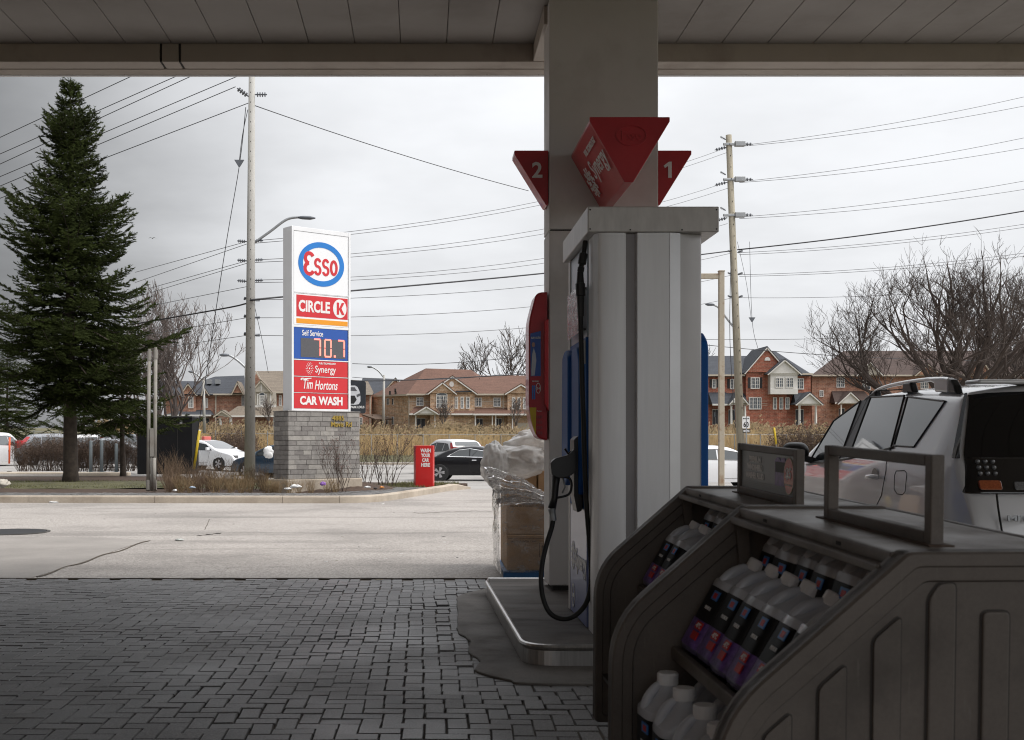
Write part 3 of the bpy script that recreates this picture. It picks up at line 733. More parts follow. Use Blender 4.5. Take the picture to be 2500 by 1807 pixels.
# valance
m = MB(); m.xz([(.985, ZV+.002), (1.772, ZV+.002), (1.772, 2.70), (.985, 2.70)], YP-.012, YQ+.02); m.build('valance', VALM, pump, bevel=.006)
for px_, pz_ in ((1.0, 2.565), (1.0, 2.68), (1.757, 2.565), (1.757, 2.68), (1.24, 2.56), (1.55, 2.56)):
    m = MB(); m.lathe([(.005, 0), (.004, -.004), (0.001, -.005)], 10, (px_, YP-.012, pz_), 'y'); m.build('screw', DARKLINE, pump)
# left face: trim post, tinted panel, blue boot, lilac lower panel
m = MB(); m.box(1.02, 1.044, 8.10, 8.19, .125, ZV); m.build('corner_post', WHITEC, pump)
m = MB(); m.box(1.026, 1.044, 7.30, 8.09, 1.95, ZV-.01); m.build('upper_panel', M('pump_upper_panel', (.30, .36, .42), .35, .1), pump)
m = MB(); m.box(1.022, 1.044, 7.30, 8.09, .13, .86); m.build('lower_panel', LILAC, pump)
text('Synergy', WHITEP, (1.0195, 7.55, .50), (0, -1, 0), (0, 0, 1), .52, .17, pump, bold=.02)
m = MB()
for k in range(14):
    a = 2*math.pi*k/14
    for rr in (.05, .085): m.obox((1.020, 7.93+rr*math.cos(a), .52+rr*math.sin(a)), (.0015, 0, 0), (0, .012, 0), (0, 0, .012))
m.build('starburst', WHITEP, pump)
m = MB(); m.stroke(ell(7.92, .25, .06, .075, 30), .012, lambda p, q, a: (a, p, q), 1.017, 1.0215, closed=True); m.build('badge_ring', WHITEP, pump)
m = MB(); m.box(1.0175, 1.0215, 7.885, 7.955, .24, .262); m.build('badge_bar', WHITEP, pump)
m = MB(); m.box(1.020, 1.044, 7.30, 8.09, .865, 1.945); m.build('boot_backing', BLUED, pump)
boot = rnd_poly([(8.12, 1.88), (7.95, 1.92), (7.80, 1.86), (7.80, 1.05), (8.02, .98), (8.15, 1.10)], .05, 5)
m = MB(); m.yz(boot, .965, 1.019); bt = m.build('nozzle_boot', BLUED, pump, bevel=.02, seg=3)
m = MB(); m.yz(rnd_poly([(7.76, 1.90), (7.50, 1.90), (7.40, 1.80), (7.40, .95), (7.76, .95)], .04, 4), .985, 1.019); m.build('nozzle_boot', BLUED, pump, bevel=.012, seg=3)
m = MB(); m.box(1.0, 1.018, 7.32, 7.37, 1.78, 1.93); m.build('boot_label', WHITEP, pump)
m = MB(); m.yz([(7.98, 2.28), (7.34, 2.28), (7.34, 1.98), (7.98, 1.98)], .985, .991); m.build('notice_pocket', film_mat('clear_pocket', (.75, .72, .72), .35, .1, .3), pump)
for zz in (2.26, 2.0):
    m = MB(); m.box(.985, 1.026, 7.36, 7.44, zz-.006, zz+.006); m.build('pocket_clip', BLACKP, pump)
m = MB(); m.yz(rnd_poly([(7.16, 1.90), (7.30, 1.98), (7.9, 1.98), (7.95, 1.0), (7.16, 0.72)], .06, 4), 1.693, 1.752); m.build('nozzle_boot', BLUED, pump, bevel=.012)
m = MB(); m.yz([(7.2, 1.66), (7.34, 1.66), (7.34, 1.30), (7.2, 1.30)], 1.7525, 1.756); m.build('yellow_label', YELLOW, pump)
# hose
YH = 7.30
def hp(px, py, Y=YH): return tuple(P(px, py, Y))
c2 = lambda x, y: (1150+x/1.6386, 600+y/1.6386)
hose = [hp(*c2(455, -10), 7.26), hp(*c2(452, 30), 7.26), hp(*c2(440, 90), 7.24)]
def spl(pts, n=8):
    pts = [Vector(p) for p in pts]; o_ = []
    for i in range(len(pts)-1):
        p0, p1, p2, p3 = pts[max(i-1, 0)], pts[i], pts[i+1], pts[min(i+2, len(pts)-1)]
        for k in range(n):
            t = k/n; o_.append(.5*((2*p1)+(-p0+p2)*t+(2*p0-5*p1+4*p2-p3)*t*t+(-p0+3*p1-3*p2+p3)*t**3))
    return o_ + [pts[-1]]
hs = thing('fuel_hose', 'black fuel hose looping down from the pump valance to the nozzle', 'hose', (1.0, 7.3, .3))
path = [c2(*q) for q in ((457, -20), (450, 40), (438, 110), (438, 250), (441, 400), (445, 560), (450, 700), (454, 860), (462, 1040), (474, 1190), (481, 1300), (474, 1390), (448, 1450), (400, 1488), (350, 1490), (310, 1462), (286, 1400), (280, 1330), (287, 1260), (302, 1195), (322, 1130), (329, 1090))]
pts = []
for i, (px, py) in enumerate(path):
    Yh = 7.22 if i < 14 else 7.22 + .16*(i-13)/8
    pts.append(P(px, py, Yh))
hp_ = spl(pts, 6)
m = MB(); m.tube(hp_, .0155, 12); m.build('hose_tube', RUBBER, hs, smooth=True)
m = MB(); m.tube([P(*c2(451, 30), 7.22), P(*c2(443, 75), 7.22)], .026, 12); m.tube([P(*c2(441, 85), 7.22), P(*c2(438, 105), 7.22)], .021, 12); m.build('swivel', BLACKP, hs, smooth=False, bevel=.004)
m = MB(); m.tube([P(*c2(437, 105), 7.22), P(*c2(437, 150), 7.22), P(*c2(437, 152), 7.22), P(*c2(438, 200), 7.22), P(*c2(438, 203), 7.22), P(*c2(439, 282), 7.22)], [.019, .024, .030, .030, .024, .020], 14); m.build('breakaway_coupling', BLACKP, hs)
m = MB(); m.tube([P(*c2(322, 1052), 7.38), P(*c2(326, 1072), 7.38), P(*c2(329, 1100), 7.38)], [.024, .02, .022], 12); m.build('hose_end_fitting', GALV, hs)
nz = thing('fuel_nozzle', 'black fuel nozzle hung in the blue boot at the end of the hose', 'fuel nozzle', (.98, 7.45, 1.0))
YN = 7.42
def np_(x, y): q = c2(x, y); return (XX(q[0], YN), ZZ(q[1], YN))
m = MB(); m.xz(rnd_poly([np_(316, 868), np_(335, 850), np_(385, 838), np_(412, 812), np_(418, 850), np_(418, 905), np_(385, 925), np_(350, 930), np_(320, 915)], .012, 4), YN-.035, YN+.035); m.build('nozzle_body', BLACKP, nz, bevel=.01)
m = MB(); m.tube([P(*c2(343, 905), YN), P(*c2(338, 960), YN), P(*c2(334, 1010), YN), P(*c2(323, 1052), YN)], [.028, .022, .021, .026], 12); m.build('handle_grip', BLACKP, nz, smooth=True)
m = MB(); m.tube(spl([P(*c2(360, 925), YN), P(*c2(392, 930), YN), P(*c2(402, 960), YN), P(*c2(390, 995), YN), P(*c2(345, 1008), YN)], 4), .008, 8); m.build('lever_guard', BLACKP, nz, smooth=True)
m = MB(); m.tube([P(*c2(368, 930), YN), P(*c2(376, 965), YN), P(*c2(365, 990), YN)], .006, 6); m.build('lever', GALV, nz, smooth=True)
m = MB(); m.tube([P(*c2(408, 850), YN), P(*c2(430, 800), YN+.1), P(*c2(436, 760), YN+.16)], [.022, .02, .018], 10); m.build('spout', BLACKP, nz, smooth=True)
m = MB(); m.xz(rnd_poly([np_(412, 775), np_(440, 752), np_(444, 1060), np_(425, 1068), np_(412, 1000)], .01, 3), YN+.0, YN+.20); m.build('holster', BLACKP, nz, bevel=.01)
m = MB(); m.tube([P(*c2(375, 812), YN), P(*c2(388, 832), YN), P(*c2(404, 822), YN)], .008, 6); m.build('latch', BLACKP, nz)
# ------------------------------------------------------------------ washer fluid racks
RZ = math.radians(1.9); RT = math.radians(1.75); RL = 1.05
def prof_z(x):
    ax = abs(x)
    return 1.09 if ax < .193 else 1.09 - (ax-.193)*(.32/.364)
def make_rack(loc, label):
    t = thing('washer_fluid_rack', label, 'display rack', loc, RZ, 'washer fluid display racks', local=True, rx=RT)
    pro = rnd_poly([(-.193, 1.09), (.193, 1.09), (.557, .77), (.557, .17), (-.557, .17), (-.557, .77)], [.012, .012, .12, .02, .02, .12], 7)
    ins = rnd_poly([(-.165, 1.045), (.165, 1.045), (.51, .745), (.51, .215), (-.51, .215), (-.51, .745)], [.012, .012, .09, .02, .02, .09], 7)
    for side in (0, 1):
        y0 = 0 if side == 0 else RL-.06
        m = MB(); m.xz(pro, y0+.018, y0+.042); pn = m.build('end_panel', RACKM, t)
        # rounded rim with a shallow step
        m = MB(); n = len(pro)
        prof = [(0.0, .006), (.006, 0.0), (.030, 0.0), (.036, .006), (.070, .006), (.078, .016)]
        def q(i, inset, y):
            a = Vector(pro[i % n]); b = Vector(ins[i % n]); k_ = inset/.046
            p = a + (b-a)*k_; return (p.x, y, p.y)
        ring = [(0, y0+.006), (.004, y0), (.026, y0), (.030, y0+.005), (.055, y0+.006), (.060, y0+.017), (.060, y0+.043), (.055, y0+.054), (.030, y0+.055), (.026, y0+.06), (.004, y0+.06), (0, y0+.054)]
        for i in range(n):
            for a in range(len(ring)):
                b = (a+1) % len(ring)
                m.add([q(i, *ring[a]), q(i+1, *ring[a]), q(i+1, *ring[b]), q(i, *ring[b])], [(0, 1, 2, 3)])
        auto_smooth(m.build('end_rim', RACKM, t), 50)
    # ribs of the near end panel
    for xc in (-.435, -.331, -.227, -.122, -.018, .086, .19, .295, .40):
        a, b = xc-.026, xc+.026
        lim = lambda x: min(1.03, prof_z(x)-.115)
        for yy in (0.0105,):
            pl_ = [(a, .26), (b, .26), (b, lim(b)), (a, lim(a))]
            if abs(xc+.122) < .01: pl_ = [(a, .26), (b, .26), (b, 1.03), (a+.02, 1.03), (a, 1.0)]
            m = MB(); m.xz(rnd_poly(pl_, .012, 3), yy, .02); m.build('panel_rib', RACKM, t, bevel=.004)
            m = MB(); m.stroke(rnd_poly(pl_, .012, 3), .007, lambda p, q, a_: (p, a_, q), .0165, .0184, closed=True); m.build('rib_groove', GROOVE, t)
    # worn top with lips
    m = MB(); m.box(-.19, .19, .05, RL-.05, 1.066, 1.083); m.build('top_board', RACKT, t, bevel=.003)
    for s in (-1, 1):
        m = MB(); m.bar((s*.200, .045, 1.071), (s*.200, RL-.045, 1.071), .018, .028); m.build('top_lip', RACKM, t, bevel=.004)
        m = MB(); m.bar((s*.222, .045, 1.052), (s*.222, RL-.045, 1.052), .026, .018); m.build('front_lip', RACKM, t, bevel=.003)
    for yy in (.3, .78):
        m = MB(); m.box(-.2105, -.2092, yy-.012, yy+.012, 1.068, 1.076); m.build('screw_slot', DARKLINE, t)
    # inside: divider, shelves, brackets, base
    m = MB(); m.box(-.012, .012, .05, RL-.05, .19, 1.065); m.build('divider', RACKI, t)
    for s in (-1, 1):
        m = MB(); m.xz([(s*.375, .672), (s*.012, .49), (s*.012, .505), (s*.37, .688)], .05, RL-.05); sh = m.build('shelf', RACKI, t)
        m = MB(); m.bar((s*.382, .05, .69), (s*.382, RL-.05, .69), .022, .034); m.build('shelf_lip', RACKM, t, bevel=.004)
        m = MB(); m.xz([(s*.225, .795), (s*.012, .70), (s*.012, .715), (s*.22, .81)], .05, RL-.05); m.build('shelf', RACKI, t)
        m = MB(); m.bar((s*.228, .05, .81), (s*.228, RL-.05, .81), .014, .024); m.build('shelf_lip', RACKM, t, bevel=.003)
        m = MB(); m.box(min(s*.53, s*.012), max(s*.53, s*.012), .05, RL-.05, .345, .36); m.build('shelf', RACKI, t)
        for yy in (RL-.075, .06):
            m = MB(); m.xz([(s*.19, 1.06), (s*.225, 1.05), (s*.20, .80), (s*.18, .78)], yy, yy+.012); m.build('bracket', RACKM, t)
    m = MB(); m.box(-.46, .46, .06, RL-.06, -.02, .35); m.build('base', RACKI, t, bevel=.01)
    return t
rackB = make_rack((1.104, 2.23, 0), 'dark plastic washer fluid rack in the right foreground with an empty sign frame on top')
rackA = make_rack((1.259, 3.58, 0), 'dark plastic washer fluid rack between the nearer rack and the fuel pump')
def rack_m(r): return Matrix.LocRotScale(r.location, r.rotation_euler, None)

def make_frame(rk, xc, y0, y1, poster, label):
    Mx = rack_m(rk)
    t = thing('poster_stand', label, 'poster stand', Mx @ Vector((xc, (y0+y1)/2, 1.083)), RZ, None, local=True, rx=RT)
    yc = (y0+y1)/2; a, b = y0-yc, y1-yc; hh = .183; wd = .030
    m = MB(); m.box(-.014, .014, a, a+wd, 0, hh); m.build('frame_post', RACKM, t, bevel=.003)
    m = MB(); m.box(-.014, .014, b-wd, b, 0, hh); m.build('frame_post', RACKM, t, bevel=.003)
    m = MB(); m.box(-.0135, .0135, a+wd, b-wd, hh-.024, hh-.0005); m.build('frame_rail', RACKM, t, bevel=.003)
    m = MB(); m.box(-.0135, .0135, a+wd, b-wd, .0005, .027); m.build('frame_rail', RACKM, t, bevel=.003)
    m = MB(); m.box(-.026, .026, a-.02, b+.02, -.002, .003); m.build('foot_plate', M('rusty_plate', (.10, .065, .045), .8, var=.4, scale=14) if not bpy.data.materials.get('rusty_plate') else bpy.data.materials['rusty_plate'], t)
    if poster:
        m = MB(); m.box(-.006, .006, a+wd, b-wd, .027, hh-.024); m.build('poster', M('poster_slate', (.27, .30, .325), .4, var=.06, scale=6), t)
        u, v = Vector((0, -1, 0)), Vector((0, 0, 1)); xp = -.0075
        for i, s_ in enumerate(('PREMIUM', 'WINDSHIELD', 'WASHER FLUID')):
            text(s_, WHITEP, (xp, b-wd-.155+.0*i, .132-.029*i), u, v, (.13, .17, .20)[i], .022, t, bold=.05, depth=.001)
        m = MB()
        for k in range(4): m.box(-.0072, -.006, a+wd+.02, b-wd-.04, .034+.006*k, .0355+.006*k)
        m.build('poster_lines', M('poster_line_grey', (.25, .27, .29), .5), t)
        m = MB(); m.yz([(a+.22, .055), (a+.22, .14), (a+.20, .15), (a+.175, .15), (a+.165, .138), (a+.15, .15), (a+.125, .15), (a+.115, .135), (a+.115, .055)], -.0076, -.006); m.build('pictured_jugs', LABP, t)
        m = MB(); m.yz([(a+.215, .10), (a+.215, .135), (a+.12, .135), (a+.12, .10)], -.0082, -.0077); m.build('pictured_labels', LABK, t)
        m = MB(); m.yz(ell(a+.083, .093, .044, .058, 36), -.0086, -.006); m.build('price_badge', REDS, t)
        m = MB(); m.stroke(ell(a+.083, .093, .045, .059, 36), .003, lambda p, q, c_: (c_, p, q), -.0088, -.006, closed=True); m.build('badge_ring', M('badge_cream', (.62, .5, .38), .5), t)
        text('$5', WHITEP, (-.0095, a+.083, .100), u, v, .05, .042, t, bold=.04, depth=.001, name='price_numeral')
        text('BUY 2 OR MORE', WHITEP, (-.0095, a+.083, .064), u, v, .06, .006, t, depth=.001, name='small_lettering')
    return t
make_frame(rackB, -.063, .16, .735, False, 'empty upright sign frame standing on the nearer washer fluid rack')
make_frame(rackA, -.055, .17, .79, True, 'sign frame with grey washer fluid poster and red price badge on the farther rack')

# ---- jugs
def sup(w_, d_, z, cx=0, cy=0, n=20, e=4):
    o_ = []
    for k in range(n):
        a = 2*math.pi*k/n; c_, s_ = math.cos(a), math.sin(a)
        o_.append((cx+d_/2*math.copysign(abs(c_)**(2/e), c_), cy+w_/2*math.copysign(abs(s_)**(2/e), s_), z))
    return o_
def loft(m, secs, mi=None, cap=True):
    n = len(secs[0]); b = len(m.v)
    for s in secs: m.v.extend(s)
    for i in range(len(secs)-1):
        for k in range(n):
            m.f.append((b+i*n+k, b+i*n+(k+1) % n, b+(i+1)*n+(k+1) % n, b+(i+1)*n+k)); m.mi.append(mi[i] if mi else 0)
    if cap:
        m.f.append(tuple(b+k for k in range(n-1, -1, -1))); m.mi.append(mi[0] if mi else 0)
        m.f.append(tuple(b+(len(secs)-1)*n+k for k in range(n))); m.mi.append(mi[-1] if mi else 0)
def make_jug():
    t = thing('washer_fluid_jug', 'jug', 'jug', (0, 0, 0), 0, 'washer fluid jugs in the racks', local=True)
    m = MB()
    secs = [sup(.128, .092, 0), sup(.14, .104, .008), sup(.142, .106, .03), sup(.140, .104, .10), sup(.142, .106, .17), sup(.144, .108, .195), sup(.142, .106, .207, .001), sup(.130, .088, .224, .010, 0, 20, 3.4), sup(.106, .066, .244, .018, 0, 20, 3), sup(.074, .052, .260, .020, 0, 20, 2.6), sup(.046, .044, .270, .020, 0, 20, 2), sup(.040, .040, .282, .020, 0, 20, 2)]
    loft(m, secs, [1, 1, 1, 1, 0, 0, 0, 0, 0, 0, 0]); auto_smooth(m.build('body', [JUGM, FLUID], t), 28)
    m = MB(); m.lathe([(.027, .268), (.029, .270), (.029, .296), (.026, .300), (0.001, .300)], 18, (.020, 0, 0)); m.build('cap', CAPM, t)
    m = MB(); m.tube(spl([(.008, 0, .268), (-.012, 0, .262), (-.034, 0, .236), (-.044, 0, .204)], 4), [.012, .012, .012, .0125, .013, .0135, .014, .0145, .015, .0155, .016, .016, .016], 8); m.build('handle', JUGM, t, smooth=True)
    m = MB()
    def band(z0, z1, off, a0, a1):
        ns = 14
        def fn(u, v):
            a = a0+(a1-a0)*u; c_, s_ = math.cos(a), math.sin(a); e = 4
            return ((.106/2+off)*math.copysign(abs(c_)**.5, c_), (.142/2+off)*math.copysign(abs(s_)**.5, s_), z0+(z1-z0)*v)
        return fn
    m.grid(band(.02, .185, .0012, math.radians(112), math.radians(270)), 22, 1); lb = m.build('label', LABK, t, smooth=True)
    m = MB(); m.grid(band(.012, .088, .0022, math.radians(114), math.radians(268)), 22, 1); m.build('label_band', LABP, lb, smooth=True)
    m = MB(); m.grid(band(.03, .200, .0032, math.radians(266), math.radians(283)), 5, 1); m.build('clear_edge', CAPM, t, smooth=True)
    m = MB(); m.box(-.0572, -.0545, -.062, -.012, .150, .176); m.build('label_logo', LABB, lb)
    m = MB(); m.box(-.0580, -.0573, -.050, -.024, .155, .170); m.build('logo_stripe', LABR, lb)
    m = MB(); m.box(-.0585, -.0545, -.060, -.010, .062, .084); m.box(-.0585, -.0545, -.062, -.016, .034, .056); m.build('label_badge', LABR, lb)
    text('-45°C', WHITEP, (-.0588, -.035, .073), (0, -1, 0), (0, 0, 1), .042, .014, lb, bold=.03, depth=.0006)
    text('PREMIUM', WHITEP, (-.0590, -.035, .125), (0, -1, 0), (0, 0, 1), .05, .010, lb, bold=.02, depth=.0006)
    return t
proto = make_jug(); used = [False]
def jug(rk, x, y, z, lean, label, yaw=0, group=None):
    o = proto if not used[0] else copy_tree(proto)
    used[0] = True
    Mx = rack_m(rk) @ Matrix.Translation((x, y, z)) @ Matrix.Rotation(math.radians(lean), 4, 'Y') @ Matrix.Rotation(math.radians(yaw), 4, 'Z')
    o.location = Mx.to_translation(); o.rotation_euler = Mx.to_euler(); o.scale = (.97, .87, 1.0); o['label'] = label
    return o
ORD = ['first', 'second', 'third', 'fourth', 'fifth', 'sixth', 'seventh']
for i in range(7):
    y = RL-.135 - .131*i
    jug(rackB, -.335+RND.uniform(-.006, .006), y+RND.uniform(-.004, .004), .695, 29+RND.uniform(-2, 2), f'{ORD[i]} jug from the far end, leaning on the middle shelf of the nearer rack', RND.uniform(-3, 3))
for i in range(7):
    y = RL-.135 - .131*i
    jug(rackB, -.175+RND.uniform(-.004, .004), y+RND.uniform(-.004, .004), .783, 18+RND.uniform(-2, 2), f'{ORD[i]} jug from the far end, on the shaded top shelf of the nearer rack', RND.uniform(-3, 3))
for i in range(5):
    y = RL-.16 - .165*i
    jug(rackB, -.447+RND.uniform(-.008, .008), y, .36, 0, f'{ORD[i]} jug from the far end, upright in the front bottom row of the nearer rack', RND.uniform(-8, 8))
for i in range(5):
    y = RL-.13 - .16*i
    jug(rackB, -.31+RND.uniform(-.008, .008), y, .36, 0, f'{ORD[i]} jug from the far end, upright in the back bottom row of the nearer rack', RND.uniform(-8, 8))
for i in range(2):
    jug(rackA, -.350, RL-.17-.131*i, .705, 29, f'{("left", "right")[i]} one of two jugs leaning on the middle shelf of the farther rack', RND.uniform(-3, 3))
for i in range(2):
    jug(rackA, -.175, RL-.20-.131*i, .783, 18, f'{("left", "right")[i]} one of two jugs on the top shelf of the farther rack', RND.uniform(-3, 3))

# ------------------------------------------------------------------ wrapped pallet of cartons behind the pillar
BX, BY = XX(1236, 11.1), 11.1
pal = thing('pallet', 'blue pallet under the wrapped cardboard cartons', 'pallet', (1.35, 11.6, 0))
for yy in (11.04, 11.5, 11.96):
    m = MB(); m.box(.76, 1.98, yy, yy+.09, .0, .045); m.build('pallet_block', PALB, pal, bevel=.004)
for i in range(7):
    m = MB(); x_ = .76+i*.187; m.box(x_, x_+.14, 11.04, 12.1, .046, .062); m.build('pallet_board', PALB, pal, bevel=.003)
def carton(x0, x1, y0, y1, z0, z1, label, arrows=True, txt='HANDLE WITH CARE'):
    t = thing('cardboard_carton', label, 'carton', ((x0+x1)/2, (y0+y1)/2, z0), 0, 'cartons on the pallet')
    m = MB(); m.box(x0, x1, y0, y1, z0, z1); m.build('carton_body', CARDB, t, bevel=.008)
    m = MB(); m.box(x0+.01, x1-.01, y0-.0015, y0+.001, z1-.034, z1-.031); m.build('flap_seam', INK, t)
    text(txt, INK, (x0+.16, y0-.002, z1-.06), (1, 0, 0), (0, 0, 1), .24, .018, t, depth=.001)
    if arrows:
        m = MB(); ax, az = x0+.36 if x1-x0 > .5 else (x0+x1)/2, z0+.20
        fr = lambda p, q, a: (p, a, q)
        m.stroke([(ax-.05, az-.07), (ax+.05, az-.07), (ax+.05, az+.06), (ax-.05, az+.06)], .006, fr, y0-.003, y0, closed=True)
        for d_ in (-.02, .02):
            m.xz([(ax+d_-.005, az-.05), (ax+d_+.005, az-.05), (ax+d_+.005, az+.02), (ax+d_+.014, az+.02), (ax+d_, az+.045), (ax+d_-.014, az+.02), (ax+d_-.005, az+.02)], y0-.003, y0)
        m.build('arrow_print', INK, t)
carton(.795, 1.38, 11.08, 11.55, .064, .40, 'lower brown carton at the near left corner of the wrapped pallet')
carton(.79, 1.375, 11.085, 11.55, .403, .735, 'upper brown carton at the near left corner of the wrapped pallet', False, 'MADE IN CANADA')
carton(1.39, 1.95, 11.08, 11.55, .064, .65, 'brown carton beside the near left stack, mostly behind the pillar', False)
carton(.80, 1.13, 11.6, 12.05, .064, 1.12, 'tall brown carton with arrow print under the white plastic bag', True)
carton(1.14, 1.50, 11.58, 12.05, .064, 1.11, 'brown carton beside the tall one with the arrow print', False, 'AKUM')
# stretch film round the stack: wrinkled sheet down the left side and front, torn over the top
fm = thing('stretch_film_wrap', 'clear wrinkled stretch film wrapped around the cartons on the pallet', 'plastic wrap', (.75, 11.3, .1))
def wr(x, y, z, k=1): return .022*k*(noise.noise(Vector((x*7, y*7, z*4)))+.6*noise.noise(Vector((x*19, y*19, z*9+4))))
m = MB()
def front(u, v):
    x = .74+u*1.2; z = .05+v*.70; return (x+wr(x, 1, z), 11.045+wr(x, 5, z, .6)-.01, z)
m.grid(front, 60, 40)
def left(u, v):
    y = 11.04+u*1.02; z = .03+v*(.74+.38*u); sag = .05*math.sin(v*3.1)
    return (.725+wr(3, y, z)-.03*sag*10*(1-u)*.5, y, z)
m.grid(left, 46, 40)
m.build('wrapped_film', FILM, fm, smooth=True, fix=False)
m = MB()
def drape(u, v):
    # gathered film running from the bag at upper left down to the right
    a = Vector((XX(1180, 11.0), 11.0, ZZ(1140, 11.0))); b = Vector((XX(1340, 10.98), 10.98, ZZ(1205, 11)))
    c_ = Vector((XX(1216, 11.04), 11.03, ZZ(1240, 11))); d_ = Vector((XX(1345, 11.0), 11.0, ZZ(1245, 11)))
    p = a.lerp(b, u).lerp(c_.lerp(d_, u), v)
    fold = .03*math.sin(v*26+u*4+2*noise.noise(Vector((u*4, v*3, 0))))+.02*noise.noise(Vector((u*9, v*17, 2)))
    return p + Vector((0, -.05-fold-.06*math.sin(v*3.14), fold*.5 + .03*math.sin(u*3.1)))
m.grid(drape, 80, 60); m.build('film_fold', FILM, fm, smooth=True, fix=False)
bg_ = thing('plastic_bag', 'large crumpled white plastic bag on top of the pallet cartons', 'plastic bag', (1.15, 11.4, 1.1))
def bagblob(c, r, seed, res=(70, 44)):
    def fn(u, v):
        a = 2*math.pi*u; b = math.pi*(v-.5); d = Vector((math.cos(b)*math.cos(a), math.cos(b)*math.sin(a), math.sin(b)))
        k_ = 1+.20*noise.noise(d*1.6+Vector((seed, 0, 0)))+.10*noise.noise(d*4.2+Vector((0, seed, 0)))
        k_ += .07*abs(noise.noise(Vector((d.x*5+seed, d.y*5, d.z*2.2))))+.035*abs(noise.noise(Vector((d.x*11, d.y*11+seed, d.z*6))))
        return (c[0]+r[0]*d.x*k_, c[1]+r[1]*d.y*k_, c[2]+r[2]*d.z*k_)
    m.grid(fn, *res)
m = MB()
bagblob((XX(1245, 11.3)+.10, 11.35, ZZ(1125, 11.3)), (.33, .28, .155), 2.2)
bagblob((XX(1320, 11.5)+.05, 11.55, ZZ(1085, 11.5)), (.36, .3, .15), 5.1)
bagblob((XX(1200, 11.1)+.04, 11.2, ZZ(1125, 11.1)-.03), (.13, .2, .20), 8.4)
m.build('bag_film', BAGM, bg_, smooth=True, fix=False)

